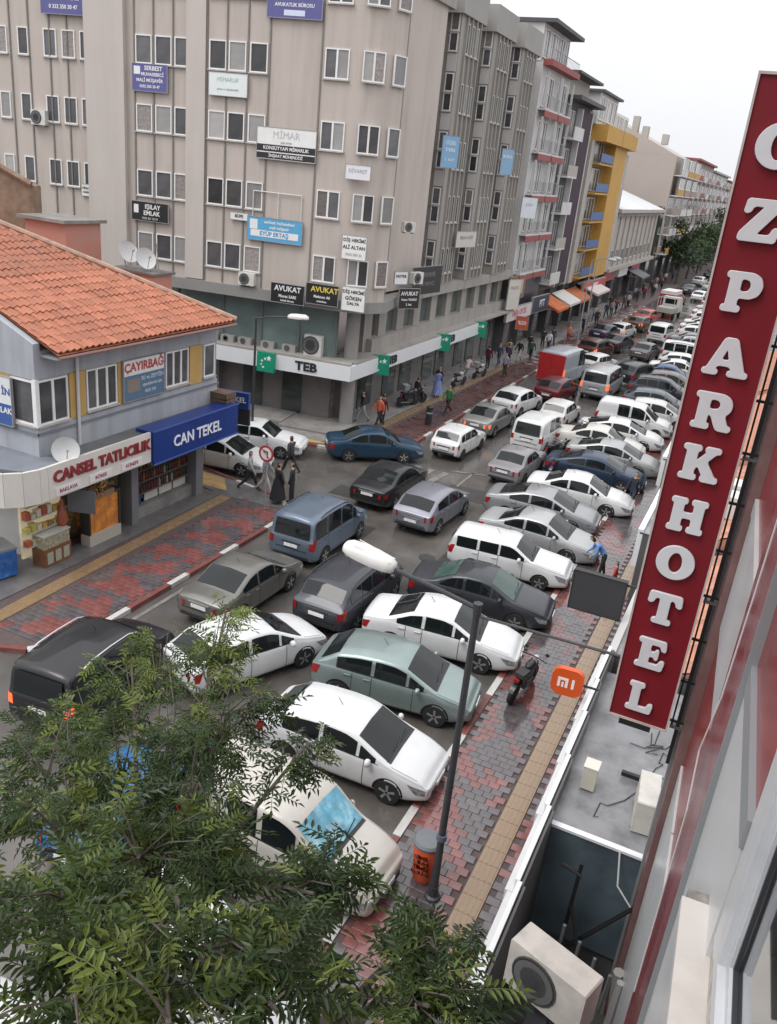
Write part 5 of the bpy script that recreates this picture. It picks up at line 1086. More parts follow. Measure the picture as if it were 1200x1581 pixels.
# stone sill and window
m_ = MB(); fb(-3, 5.02, -.25, .21, 8.49, 8.56, m_); m_.obj('window_ledge', [mat('marble_ledge', (.52, .48, .45), .5, var=.08, scale=2, dirt=(.36, .31, .27), dscale=1.6, damt=.6)], ht)
fb(5.02, 5.13, -.25, .17, 8.44, 8.545).obj('ledge_end', [mat('raw_mortar', (.22, .20, .18), .95, var=.4, scale=12, bump=.5, bscale=50)], ht)
fb(-3, 4.95, -.1, -.0, 8.56, 8.78).obj('mortar_strip', [mat('rough_mortar', (.38, .35, .31), .95, var=.35, scale=9, bump=.5, bscale=40)], ht)
M_PVC = mat('grey_white_pvc', (.50, .51, .53), .35, var=.06, scale=2, dirt=(.36, .36, .36), dscale=3, damt=.5)
wn = piece('window', fb(4.20, 4.36, -.16, .02, 8.78, 11.4).mesh('window', [M_PVC]), ht)
m_ = MB(); fb(-2, 4.20, -.16, .02, 8.78, 8.90, m_); m_.obj('bottom_rail', [M_PVC], wn)
fb(4.13, 4.20, -.13, -.03, 8.90, 11.4).obj('sash', [M_PVC], wn); fb(-2, 4.13, -.13, -.03, 8.90, 8.98).obj('sash', [M_PVC], wn)
fb(4.105, 4.13, -.10, -.05, 8.98, 11.4).obj('seal', [flat((.03, .03, .035))], wn); fb(-2, 4.105, -.10, -.05, 8.98, 9.0).obj('seal', [flat((.03, .03, .035))], wn)
gl = bpy.data.materials.new('clear_pane'); gl.use_nodes = True
gb = gl.node_tree.nodes['Principled BSDF']; gb.inputs['Base Color'].default_value = (.85, .9, .9, 1); gb.inputs['Roughness'].default_value = .02; gb.inputs['Transmission Weight'].default_value = 1; gb.inputs['IOR'].default_value = 1.45
fb(-2, 4.105, -.083, -.075, 9.0, 11.4).obj('pane', [gl], wn)
fb(-2, 4.5, -1.3, -.17, 8.50, 8.82).obj('inner_ledge', [mat('inner_ledge', (.42, .41, .39), .5, var=.05)], ht)
fb(-2, 4.54, -2.58, -2.5, 8.46, 11.4).obj('room_back_wall', [mat('room_wall', (.25, .25, .25), .8)], ht)
jar = thing('water_dispenser', 'white rounded canister standing indoors behind the window glass', 'canister'); jar.matrix_basis = FW @ T(-3.72, .55, 8.82)
MB().lathe([(.16, 0), (.19, .05), (.19, .3), (.17, .36)], 20).obj('body', [flat((.42, .42, .42), .35)], jar, smooth=40); MB().lathe([(.175, .36), (.19, .40), (.15, .56), (.05, .62)], 20).obj('lid', [flat((.62, .63, .64), .3)], jar, smooth=40); MB().lathe([(.15, .36), (.13, .375), (.0, .375)], 16).obj('rim', [flat((.05, .05, .05))], jar)
cb = thing('cable', 'thin pale cable hanging down the maroon pilaster', 'cable'); cb.matrix_basis = FW
mb = MB(); mb.tube([(-7.0, -.10, 13.9), (-6.9, -.11, 12), (-7.1, -.11, 10.0), (-7.2, -.12, 8.9), (-7.35, -.16, 8.2), (-7.2, -.13, 7.6), (-7.35, -.11, 5)], .008, 5); mb.obj('wire', [flat((.6, .58, .57))], cb)
# hotel sign
LET = {
'H': [[(0, 0), (.44, 0), (.44, .15), (.36, .15), (.36, .42), (.64, .42), (.64, .15), (.56, .15), (.56, 0), (1, 0), (1, .15), (.92, .15), (.92, .85), (1, .85), (1, 1), (.56, 1), (.56, .85), (.64, .85), (.64, .58), (.36, .58), (.36, .85), (.44, .85), (.44, 1), (0, 1), (0, .85), (.08, .85), (.08, .15), (0, .15)]],
'L': [[(0, 0), (.92, 0), (.97, .34), (.80, .34), (.74, .17), (.42, .17), (.42, .85), (.54, .85), (.54, 1), (0, 1), (0, .85), (.12, .85), (.12, .15), (0, .15)]],
'E': [[(0, 0), (.9, 0), (.95, .34), (.79, .34), (.73, .17), (.42, .17), (.42, .42), (.58, .42), (.60, .34), (.70, .34), (.70, .68), (.60, .68), (.58, .58), (.42, .58), (.42, .84), (.72, .84), (.77, .68), (.92, .68), (.88, 1), (0, 1), (0, .85), (.12, .85), (.12, .15), (0, .15)]],
'T': [[(.22, 0), (.78, 0), (.78, .15), (.65, .15), (.65, .83), (.78, .83), (.84, .64), (1.0, .64), (.97, 1), (.03, 1), (0, .64), (.16, .64), (.22, .83), (.35, .83), (.35, .15), (.22, .15)]],
'K': [[(0, 0), (.46, 0), (.46, .15), (.38, .15), (.38, .33), (.45, .42), (.62, .15), (.57, .15), (.57, 0), (1.02, 0), (1.02, .15), (.94, .15), (.66, .58), (.86, .85), (.96, .85), (.96, 1), (.56, 1), (.56, .85), (.62, .85), (.38, .55), (.38, .85), (.46, .85), (.46, 1), (0, 1), (0, .85), (.1, .85), (.1, .15), (0, .15)]],
'A': [[(0, 0), (.36, 0), (.36, .14), (.29, .14), (.33, .26), (.62, .26), (.66, .14), (.58, .14), (.58, 0), (1.04, 0), (1.04, .14), (.96, .14), (.66, 1), (.38, 1), (.08, .14), (0, .14)], [(.385, .41), (.575, .41), (.48, .72)]],
'R': [[(0, 0), (.46, 0), (.46, .15), (.38, .15), (.38, .40), (.46, .40), (.60, .10), (.68, 0), (1.0, 0), (1.02, .14), (.92, .15), (.80, .44), (.92, .56), (.94, .74), (.86, .92), (.68, 1), (0, 1), (0, .85), (.1, .85), (.1, .15), (0, .15)], [(.38, .56), (.56, .56), (.64, .63), (.64, .76), (.56, .84), (.38, .84)]],
'P': [[(0, 0), (.5, 0), (.5, .15), (.39, .15), (.39, .36), (.68, .36), (.88, .46), (.96, .68), (.88, .9), (.68, 1), (0, 1), (0, .85), (.1, .85), (.1, .15), (0, .15)], [(.39, .52), (.56, .52), (.65, .60), (.65, .76), (.56, .84), (.39, .84)]],
'Z': [[(.02, 0), (.93, 0), (.98, .36), (.82, .36), (.76, .17), (.44, .17), (.92, .82), (.92, 1), (.08, 1), (.04, .66), (.2, .66), (.26, .83), (.52, .83), (.02, .18)]],
'O': [[(.5 + .54 * math.cos(a * math.pi / 16), .5 + .52 * math.sin(a * math.pi / 16)) for a in range(32)], [(.5 + .20 * math.cos(a * math.pi / 16), .5 + .33 * math.sin(a * math.pi / 16)) for a in range(32)]]}
def letter_mesh(c, w_, h):
    cu = bpy.data.curves.new('letter', 'CURVE'); cu.dimensions = '2D'; cu.fill_mode = 'BOTH'; cu.extrude = .018; cu.bevel_depth = .006; cu.bevel_resolution = 1
    for loop in LET[c]:
        p = loop
        if c != 'O':
            for it in range(2):
                n = len(p); q = []
                for i in range(n):
                    a, b_ = Vector(p[i]), Vector(p[(i + 1) % n]); l = (b_ - a).length; k = min(.3, .045 / max(l, .01)) if it == 0 else .25 if l < .09 else min(.25, .02 / l)
                    q += [tuple(a.lerp(b_, k)), tuple(a.lerp(b_, 1 - k))]
                p = q
        s = cu.splines.new('POLY'); s.points.add(len(p) - 1); s.use_cyclic_u = True
        for i, (x, y) in enumerate(p): s.points[i].co = ((x - .5) * w_, (y - .5) * h, 0, 1)
    return bake(bpy.data.objects.new('letter', cu), 'letter')
sg = thing('hotel_sign', 'tall red vertical sign with white OZPARK HOTEL letters', 'hotel sign', (-.42, 11.0, 0))
M_SRED = mat('sign_red', (.185, .009, .016), .55, spec=.25, var=.10, scale=.8, dirt=(.10, .014, .02), dscale=.4, damt=.6)
MB().box(-.40, .40, -.02, .20, 5.97, 14.32).obj('face_panel', [M_SRED], sg)
M_SFR = mat('sign_frame', (.50, .44, .41), .5, var=.1, scale=3, dirt=(.34, .28, .26), dscale=2, damt=.6)
for a in ((-.425, -.40, 5.94, 14.35), (.40, .425, 5.94, 14.35)): MB().box(a[0], a[1], -.045, .21, a[2], a[3]).obj('frame_bar', [M_SFR], sg)
for z in (5.94, 14.32): MB().box(-.40, .40, -.045, .21, z, z + .03).obj('frame_bar', [M_SFR], sg)
M_LET = mat('white_letter', (.60, .61, .63), .35, var=.05, scale=3)
for c, z, w_ in (('O', 13.62, .52), ('Z', 12.84, .50), ('P', 12.04, .48), ('A', 11.28, .56), ('R', 10.60, .52), ('K', 9.92, .52), ('H', 9.20, .50), ('O', 8.52, .50), ('T', 7.82, .50), ('E', 7.10, .46), ('L', 6.38, .42)):
    me = letter_mesh(c, w_ * .90, .455); me.materials.append(M_LET); piece('letter', me, sg, T(-.02, -.055, z) @ Matrix.Rotation(math.pi / 2, 4, 'X'))
MB().box(-.2, .1, .02, .16, 14.35, 14.5).obj('lamp_box', [M_TRIM], sg)
MB().box(-.25, .2, .03, .19, 5.80, 5.94).obj('transformer_box', [M_TRIM], sg)
tr = thing('sign_truss', 'black steel lattice fixing the red sign to the hotel', 'steel frame', (0, 11.2, 0))
M_STL = mat('black_steel', (.022, .02, .021), .5, .3, var=.2, scale=6)
MB().box(.10, .15, -.03, .03, 5.3, 14.2).obj('post', [M_STL], tr); MB().box(.03, .055, .0, .03, 5.9, 14.2).obj('post', [M_STL], tr)
for k in range(13): z = 6.0 + .68 * k; MB().box(.0, .42, -.012, .018, z, z + .035).obj('cross_bar', [M_STL], tr)
for k in range(4): z = 5.98 + 2.05 * k; MB().box(.02, .40, -.05, .05, z - .06, z - .02).obj('bracket', [flat((.16, .16, .15), .5, .4)], tr)
# low shop roofs and their fascia along the pavement
M_LROOF = mat('weathered_flat_roof', (.21, .21, .22), .4, var=.2, scale=1, bump=.2, rvar=.25, dirt=(.065, .063, .06), dscale=1.3, damt=.9)
M_WSTR = mat('white_metal_coping', (.70, .71, .72), .35, var=.05, scale=2, dirt=(.5, .5, .5), dscale=2, damt=.4)
sh = thing('shop_annex', 'low shop annex with grey flat roof below hotel sign', 'building', (-1.2, 11.5, 0))
MB().prism([(-.16, 0), (1.55, 0), (1.55, 5.3), (-.32, 5.3)], 3.0, 3.2).obj('flat_roof', [M_LROOF], sh); MB().box(.02, 1.5, .02, 5.3, 0, 3.0).obj('wall', [M_DG], sh)
MB().box(-.16, 1.45, -.06, -.0, 1.0, 3.22).obj('teal_end_panel', [mat('dirty_teal_panel', (.085, .118, .14), .4, var=.25, scale=1, dirt=(.035, .045, .055), dscale=.8, damt=.8)], sh); MB().box(-.16, 1.45, -.09, .02, 3.22, 3.27).obj('white_edge', [M_WSTR], sh)
# tall white-capped fascia wall running along the pavement
fw = thing('fascia_wall', 'white capped shop fascia running along the pavement edge', 'wall', (-1.22, 4.0, 0))
for i, (y0, y1) in enumerate(((0, 2.0), (2.0, 3.9), (3.9, 5.6), (5.6, 7.4), (7.4, 8.9), (8.9, 10.4), (10.4, 11.7), (11.7, 13.2))):
    sk = -.03 * (y0 + 4) ; o = (-.10 - .045 * y0 * .55)
    MB().box(o - .0, o + .07, y0 + .004, y1 - .004, 3.30, 3.62).obj('cap_panel', [M_WSTR], fw)
    MB().box(o + .09, o + .13, y0, y1, .0, 3.55).obj('backing', [flat((.09, .085, .085))], fw); MB().box(o - .12, o - .0, y0 + .004, y1 - .004, 2.3, 3.36).obj('front_panel', [flat((.55, .55, .55))], fw)
MB().box(-.25, -.0, 3.0, 3.3, 3.2, 3.5).obj('dark_box', [M_TRIM], fw)
# dark yard between fascia and hotel
yd = thing('steel_bracing', 'dark steel braces standing in the pit beside the annex', 'steel frame', (-.9, 10.9, 0))
for a, b_ in (((.15, 0, 0), (.2, .2, 3.0)), ((1.15, .1, .5), (1.2, .25, 3.2)), ((.2, .1, 1.2), (1.15, .2, 2.6)), ((.2, .1, 2.2), (.75, -.4, 1.0)), ((-.1, .2, 2.85), (.25, .15, 2.8))): MB().tube([a, b_], .035, 6).obj('brace', [M_STL], yd)
yb = thing('yard_clutter', 'dark pipes and a pale tank in the pit beside the annex', 'clutter', (-.8, 9.6, 0))
MB().box(.0, .18, .4, .6, 1.4, 2.1).obj('pale_tank', [flat((.34, .33, .31))], yb); MB().box(.0, 1.1, -.6, .9, 0, .8).obj('bin_row', [flat((.05, .045, .04))], yb); MB().tube([(.0, .2, 1.2), (1.0, .1, 1.1)], .04, 6).obj('pipe', [flat((.2, .19, .18))], yb)
rr = random.Random(4)
for k in range(9): x, y, s_ = rr.uniform(.0, .95), rr.uniform(-.6, .9), rr.uniform(.1, .22); MB(T(x, y, .8, rr.uniform(0, 3))).box(-s_, s_, -s_ * .7, s_ * .7, 0, rr.uniform(.1, .4)).obj('junk_box', [flat(rr.choice(((.12, .10, .08), (.2, .19, .17), (.05, .05, .06), (.16, .07, .05))))], yb)
for k in range(4): MB().tube([(.05 + .28 * k, .98, .2), (.1 + .28 * k, .95, 2.2 - .2 * k)], .03, 6).obj('pipe', [flat((.16, .16, .16))], yb)
MB().tube([(1.05, .3, 0), (1.1, .35, 2.2)], .06, 7).obj('pipe', [flat((.28, .27, .26))], yb); MB().tube([(1.15, .9, .6), (1.05, .8, 1.9)], .09, 7).obj('pipe', [flat((.24, .23, .22))], yb)
ac_unit('large pale outdoor unit seen from above in the pit at the bottom', T(-.46, 8.12, 3.62, R(-19)), 1.08, .72, .40, col=(.50, .47, .43))
ac_unit('cream outdoor unit on the annex roof nearest the white edge', T(-.18, 12.45, 3.22, R(95)), .9, .62, .34, col=(.58, .55, .50))
bx = thing('junction_box', 'small cream box at the fascia side of the annex roof', 'box', (-1.02, 12.75, 3.2)); MB().box(-.12, .12, -.14, .14, .03, .48).obj('casing', [flat((.56, .53, .45))], bx); MB().box(-.13, .13, -.15, .15, .48, .5).obj('lid', [flat((.60, .57, .5))], bx); MB().box(-.1, .1, -.1, .1, 0, .03).obj('foot', [M_TRIM], bx)
bm = thing('steel_beam', 'black bar lying across the annex roof', 'beam', (-.55, 13.35, 3.26)); MB().box(0, .85, -.04, .04, 0, .08).obj('bar', [M_STL], bm)
wc = thing('cable', 'white cable looping over the teal panel edge', 'cable', (-.2, 11.4, 3.25)); MB().tube([(0, 0, 0), (.1, -.2, -.5), (.4, -.3, -.75), (.75, -.2, -.6)], .015, 5).obj('wire', [flat((.55, .56, .57))], wc)
rc = thing('cable', 'thin black cables straggling over the annex roof', 'cable', (-.9, 12, 3.205)); mb = MB(); rr = random.Random(2)
for k in range(6):
    x, y = rr.uniform(0, .9), rr.uniform(0, 2.5); pts = []
    for q in range(6): pts.append((x, y, .012)); x += rr.uniform(-.25, .3); y += rr.uniform(-.1, .4)
    mb.tube(pts, .009, 4)
mb.obj('wires', [flat((.03, .03, .03))], rc)
# shops farther along: tiled roofs, white fascia
M_RT2 = mat('faded_roof_tile', (.42, .19, .125), .7, var=.2, scale=4, rand=.2, dirt=(.32, .2, .16), dscale=1.5, damt=.6)
def tiled_shop(label, y0, y1, z, fcol, x0=-1.55):
    t = thing('shop_building', label, 'building', (x0, y0, 0)); l = y1 - y0
    MB().box(.1, 7, 0, l, 0, z).obj('wall', [M_DG], t); MB().box(-.06, .1, 0, l, z - 1.1, z + .12).obj('fascia', [flat(fcol)], t)
    MB().box(.0, 1.5, 0, l, z - .02, z + .03).obj('flat_roof', [M_LROOF], t)
    mb = MB(); mb.add([(1.5, 0, z), (1.5, l, z), (4.5, l, z + 1.5), (4.5, 0, z + 1.5), (8, 0, z), (8, l, z)], [(0, 3, 2, 1), (3, 4, 5, 2), (0, 4, 3), (1, 2, 5)]); mb.obj('roof', [M_RT2], t)
    k = ('rt2',)
    if k not in _mc: m_ = MB(); m_.grid([[(0, -.14, .05), (0, -.05, .09), (0, .05, .03), (0, .14, .05)], [(.42, -.14, .01), (.42, -.05, .05), (.42, .05, -.01), (.42, .14, .01)]][::-1]); m_.add([(0, -.14, .05), (0, .14, .05), (0, .14, 0), (0, -.14, 0)], [(0, 1, 2, 3)]); _mc[k] = m_.mesh('roof_tile', [M_RT2])
    ry = Matrix.Rotation(-math.atan(.5), 4, 'Y'); n = int(l / .28)
    st = MB(); q = 0; me = _mc[k]
    for r in range(7):
        for c in range(n):
            M = T(1.5 + r * .38, .14 + c * .28, z + .02 + r * .19) @ ry
            if q < 250 and y0 < 25: piece('roof_tile', me, t, M); q += 1
            else: st.M = M; st.add([tuple(v.co) for v in me.vertices], [tuple(p.vertices) for p in me.polygons])
    if st.v: tag(piece('roof_tile', st.mesh('roof_tile', [M_RT2]), t), kind='stuff')
    return t
tiled_shop('low tiled shop glimpsed through the sign truss nearest the hotel', 17.2, 24.5, 3.4, (.45, .44, .43))
tiled_shop('low tiled shop with white fascia just past the grey box sign', 24.8, 33.0, 3.5, (.66, .67, .68), -2.2)
tiled_shop('low tiled shop with long white fascia beside the parked cars', 33.2, 46.0, 3.5, (.60, .60, .60), -2.7)
tiled_shop('farthest low tiled shop with the red corner behind the sign', 46.2, 60.0, 3.6, (.40, .30, .27), -2.8)
t = thing('stacked_boxes', 'white roof vents between tiled roofs behind the truss', 'vent', (.6, 26.5, 4.2)); MB().box(-.9, 1.4, 0, .8, -.2, .5).obj('vent_hood', [flat((.6, .58, .54))], t); MB().box(-.9, 1.4, 1.0, 1.8, -.2, .6).obj('vent_hood', [flat((.6, .58, .54))], t)
t = thing('back_building', 'pale rear building beyond the tiled roofs', 'building', (4, 62, 0)); MB().box(0, 12, 0, 60, 0, 9).obj('wall', [M_BGE], t); MB().box(-.1, 12.1, -.1, 60.1, 9, 9.3).obj('cornice', [M_CRM], t)
for k in range(8): window(t, T(0, 56 - 7 * k, 4.5, -math.pi / 2), 1.6, 1.6, 2)
# projecting signs over the right pavement
gs = sign('blank dark grey box sign sticking out over the right pavement', T(-2.28, 18.75, 4.07, 0), 1.22, .98, (.045, .046, .05), [], .16, frame=(.02, .02, .022))
MB().tube([(.6, -.05, .4), (1.1, -.05, .45)], .03, 6).obj('bracket', [M_STL], gs)
ms = thing('phone_shop_sign', 'rounded orange sign with white mi lettering over pavement', 'sign', (-2.04, 15.0, 3.8), R(4))
pts = []
for cx, cy, a0 in ((.13, .11, 0), (-.13, .11, 90), (-.13, -.11, 180), (.13, -.11, 270)):
    pts += [(cx + .19 * math.cos(R(a0 + 15 * k)), cy + .19 * math.sin(R(a0 + 15 * k))) for k in range(7)]
MB().plate(pts, -.14, 0).obj('panel', [mat('orange_sign', (.62, .085, .012), .35, var=.04)], ms)
w5 = flat((.78, .74, .72)); Y0, Y1 = -.152, -.13
m_ = MB(); m_.box(-.19, -.135, Y0, Y1, -.11, .10); m_.box(-.135, .02, Y0, Y1, .048, .10); m_.box(-.035, .02, Y0, Y1, -.11, .048) ; m_.box(-.105, -.062, Y0, Y1, -.11, .0); m_.obj('letter', [w5], ms)
MB().box(.09, .145, Y0, Y1, -.11, .10).obj('letter', [w5], ms); MB().tube([(.3, -.07, .0), (.62, -.07, .0)], .025, 6).obj('bracket', [M_STL], ms)
# ------------------------------------------------------------------ vehicles
W1, W2, W3 = (.62, .625, .63), (.58, .58, .575), (.55, .54, .50)
SIL, GRY, DGR, BLKC = (.30, .305, .31), (.17, .175, .18), (.040, .042, .050), (.013, .013, .015)
NAVY, DBLUE = (.020, .038, .075), (.035, .055, .085)
PK, TR = 'cars parked nose to the right kerb', 'traffic queueing up the street'
car('hatch', 'white hatchback parked nose to kerb just below the pale green one', -6.50, 14.69, 2, W1, PK)
car('hatch', 'pale metallic green hatchback with red tail lamps parked between white cars', -6.74, 17.69, 8, (.25, .31, .30), PK, .5)
car('sedan', 'glossy white sedan parked behind the lamp post with spoked wheels', -6.60, 20.66, 8, W1, PK)
car('sedan', 'charcoal sedan with greenish glass parked beside the white boxy estate', -6.44, 23.61, 6, DGR, PK, .3, glass=M_GLASSG)
car('boxy_wagon', 'white boxy estate car parked between charcoal and silver sedans', -6.48, 26.80, 5, W1, PK)
car('sedan', 'silver white sedan parked just beyond the white boxy estate', -6.18, 29.62, 0, (.40, .405, .41), PK, .4)
car('coupe_sedan', 'silver grey sedan with dark rear glass behind the silver white one', -6.84, 32.4, 4, (.31, .315, .325), PK, .5)
car('sedan', 'clean white sedan parked before the navy one at the pedestrian', -5.95, 35.3, 4, W1, PK)
car('coupe_sedan', 'navy blue sedan parked where a dark clad pedestrian stands', -6.05, 38.9, 4, NAVY, PK, .3)
car('coupe_sedan', 'silver sedan parked between the navy sedan and a cream one', -5.75, 41.7, 2, (.36, .365, .37), PK, .4)
car('sedan', 'cream white sedan mostly hidden behind the silver one', -6.9, 44.0, 3, W3, PK)
car('coupe_sedan', 'white sedan with dark wrapped tail lamps before the white van', -6.31, 46.4, 5, W1, PK)
car('panel_van', 'white compact van parked in the kerbside row', -6.16, 49.62, 2, W1, PK, cat='van')
car('hatch', 'white hatchback parked just beyond the white compact van', -5.2, 52.6, 4, W2, PK)
car('hatch', 'grey blue hatchback with pale roof parked in the middle of the row', -5.7, 55.6, 4, (.10, .115, .135), PK, .4)
car('suv', 'dark slate estate with long roof rails parked beside the minibus', -5.9, 59.2, 5, (.045, .052, .066), PK, .3)
car('hatch', 'dark car with beige roof parked beyond the slate estate', -5.7, 62.6, 3, (.14, .12, .115), PK)
car('sedan', 'small blue car parked tight behind the beige roofed one', -6.3, 65.4, 4, (.02, .055, .16), PK)
car('sedan', 'white sedan parked next to the small blue car', -5.9, 68.4, 4, W1, PK)
car('hatch', 'white hatchback with long dark windows further along the row', -5.8, 71.4, 4, W1, PK)
car('mpv', 'white people carrier with black windows far along the row', -6.1, 75.0, 3, W1, PK, cat='van')
car('suv', 'pale grey jeep parked across from the silver white van', -5.5, 80.4, 4, (.42, .42, .42), PK)
for k, (y, c, lb) in enumerate(((84, (.20, .2, .21), 'grey car parked past the pale jeep beside the sign edge'), (89, W1, 'white car parked far up the row near the pickup truck'), (93, W2, 'white hatch far up the row with shaded side'), (97, W1, 'white car just right of the open truck'), (102, W1, 'long white car row end right of the red and white bus'), (107, W2, 'distant white car under the edge of the hotel sign'), (112, (.45, .45, .45), 'distant silver car beside the sign edge'), (118, W1, 'distant white car near the tree tops'), (125, DGR, 'distant dark car close to the street trees'))):
    car(('sedan', 'hatch', 'coupe_sedan')[k % 3], lb, -6.4 - .022 * (y - 80), y, 4, c, PK)
# the two under the tree
car('panel_van', 'beige small van with bright blue reflections painted into windscreen under tree', -6.25, 11.45, -2, (.50, .475, .43), PK, glass=M_GLASSB, cat='van')
car('hatch', 'white car almost hidden by leaves at the bottom edge', -6.1, 8.2, -4, W1, PK)
car('hatch', 'white hatchback at the very bottom seen through gaps in the leaves', -6.6, 5.3, -4, W2, PK)
car('hatch', 'blue car seen only through gaps in the leaves', -9.35, 10.9, 88, (.02, .11, .28), TR)
# moving lanes
car('mpv', 'black van with silver roof rails and lit tail lamps', -13.2, 13.75, 95, BLKC, TR, lit=True, cat='van', rail=M_CHROME)
car('hatch', 'white hatchback slanting across the lane beside the pale green car', -10.75, 16.7, 67, W1, TR)
car('sedan', 'olive silver sedan waiting beside the left kerb', -13.0, 19.85, 89, (.17, .165, .15), TR, .5, lit=False)
car('suv', 'dark grey crossover beneath the white lamp head', -9.98, 21.35, 89, (.050, .053, .064), TR, .4)
car('mpv', 'steel blue van next to the corner of the left pavement', -13.08, 24.87, 90, (.115, .15, .20), TR, .3, cat='van', rail=M_TRIM)
car('hatch', 'silver violet hatchback with pink tail lamps in mid street', -10.66, 29.8, 87, (.24, .245, .28), TR, .5)
car('sedan', 'black sedan with shiny roof crossing the junction', -13.18, 31.1, 89, BLKC, TR, lit=False)
car('sedan', 'dark blue sedan turning out of the side street', -15.95, 35.11, 36, (.018, .05, .09), TR, .3, rimcol=M_CHROME)
car('boxy_hatch', 'white boxy hatchback at the far side of the junction', -13.02, 38.89, 87, W2, TR, steel=True)
car('boxy_sedan', 'old grey saloon with boot spoiler and big red lamps', -9.48, 37.47, 87, (.21, .20, .21), TR, steel=True)
car('panel_van', 'white panel van ahead of the old grey saloon', -10.0, 43.0, 87, W2, TR, cat='van', steel=True)
car('sedan', 'silver saloon in the left lane with red lamps glowing', -13.1, 43.97, 87, (.24, .24, .235), TR, .4, lit=True)
car('hatch', 'white low hatchback behind the dark red car', -13.05, 49.03, 82, W1, TR)
car('boxy_hatch', 'white small estate in front of the white panel van', -10.2, 48.41, 87, W2, TR, steel=True)
car('hatch', 'dark wine red car under the red van', -11.9, 54.2, 84, (.10, .008, .014), TR)
rv = car('box_van', 'tall red van with pale roof and reflection painted silver on its side', -12.95, 59.6, 84, (.34, .37, .40), TR, lit=True, cat='van')  # silver reflection on the red van's side is put into the body colour
car('minibus', 'silver minibus with wide dark rear window and lit lamps', -9.75, 57.98, 88, (.38, .385, .40), TR, .4, lit=True, cat='minibus')
car('suv', 'black car ahead of the silver minibus', -8.3, 63.6, 70, (.02, .021, .026), TR)
car('boxy_hatch', 'white small van just ahead of the tall red van', -11.6, 65.6, 75, W2, TR, steel=True)
car('suv', 'dark red off roader with two glowing tail lamps', -13.0, 71.0, 80, (.07, .014, .012), TR, lit=True)
car('sedan', 'black saloon beside the dark red off roader', -12.2, 76.4, 80, (.02, .022, .03), TR)
car('boxy_sedan', 'old dark grey saloon in the right lane with pale boot', -9.5, 74.6, 82, (.13, .13, .14), TR)
car('mpv', 'small white van with big rear window in the right lane', -9.7, 85.2, 84, W1, TR, cat='van')
car('boxy_hatch', 'white car with gleaming lamps in the left queue', -13.2, 84.0, 80, W2, TR, lit=True)
car('sedan', 'blue black car against the left kerb beyond the off roader', -14.2, 81.0, 80, (.02, .03, .07), TR)
car('hatch', 'brownish car ahead in the left queue', -12.6, 90.5, 80, (.09, .06, .04), TR, lit=True)
car('hatch', 'red and white taxi like car in the distant queue', -12.9, 97.0, 80, (.40, .05, .04), TR, lit=True)
for k, (x, y, c, lb, kd) in enumerate(((-12.6, 118, (.30, .03, .03), 'distant red car behind the open truck', 'hatch'), (-10.4, 126, W1, 'distant white car in the right lane', 'hatch'), (-12.8, 134, DGR, 'distant dark car in the left lane', 'sedan'), (-10.6, 142, SIL, 'distant silver car in the right lane', 'sedan'), (-13, 150, W1, 'faraway white car in the left lane', 'hatch'), (-10.8, 158, (.3, .03, .03), 'faraway red car at the trees', 'sedan'), (-13, 168, DGR, 'faraway dark car at the trees', 'hatch'), (-11, 180, W1, 'last white car visible at the end of the street', 'hatch'), (-8.6, 134, W1, 'distant white car double parked on the right', 'hatch'), (-8.7, 145, DGR, 'distant dark car double parked on the right', 'sedan'), (-8.8, 155, W2, 'distant pale car double parked by the trees', 'hatch'))): car(kd, lb, x, y, 84, c, TR)
GS = 'cars in the side street'
car('hatch', 'white hatchback nosing out of the side street under the blue fascia', -20.6, 29.35, 10, W2, GS)
car('boxy_wagon', 'white pickup like car coming out of the side street by the bank', -20.6, 32.3, 16, W1, GS)
def red_back(t):
    m = paint((.40, .022, .025)); mb = MB(); mb.box(-2.70, -2.52, -.92, .92, .52, 2.30); mb.obj('rear_doors', [m], t)
    MB().box(-2.72, -2.55, -.97, .97, .40, .55).obj('rear_bumper', [flat((.3, .05, .05))], t); MB().box(-2.705, -2.69, -.006, .006, .55, 2.28).obj('door_gap', [M_SEAM], t)
red_back(rv)
# open truck and bus in the distance
t = thing('pickup_truck', 'pale truck with open frame bed in the distance', 'truck', (-11.6, 104.5, 0), R(84), TR)
MB().box(-2.6, -.2, -.95, .95, .7, 1.25).obj('bed', [flat((.36, .36, .33))], t); MB().plate([(-.1, .6), (1.9, .6), (1.9, 1.3), (1.5, 1.5), (1.1, 2.25), (-.1, 2.3)], -.95, .95).obj('cab', [flat((.55, .55, .53))], t); MB().box(1.2, 1.25, -.8, .8, 1.55, 2.1).obj('windscreen', [M_GLASS], t, T(.1, 0, 0))
MB().box(-.12, -.09, -.7, .7, 1.5, 2.1).obj('rear_window', [M_GLASS], t)
for x in (-2.55, -1.3): 
    mb = MB()
    for s in (-.92, .92): mb.tube([(x, s, 1.2), (x, s, 2.35)], .035, 5)
    mb.tube([(x, -.92, 2.35), (x, .92, 2.35)], .035, 5); mb.obj('bed_hoop', [flat((.5, .5, .47))], t)
for x in (-1.7, 1.1):
    for s in (-.85, .85): MB().lathe([(.2, -.12), (.36, -.12), (.36, .12), (.2, .12)], 14, 0, 'y', (x, s, .36)).obj('wheel', [M_TYRE], t)
t = thing('delivery_van', 'red and white delivery van farthest up the left lane', 'van', (-12.4, 110.5, 0), R(84), TR)
MB().plate([(-2.2, .4), (2.2, .4), (2.2, 1.2), (1.5, 2.0), (-2.1, 2.1)], -.9, .9).obj('body', [paint((.33, .02, .03))], t); MB().box(-2.1, 1.4, -.86, .86, 2.05, 2.5).obj('roof_box', [flat((.6, .58, .57))], t); MB().box(-2.24, -2.19, -.7, .7, 1.3, 1.9).obj('rear_window', [M_GLASS], t)
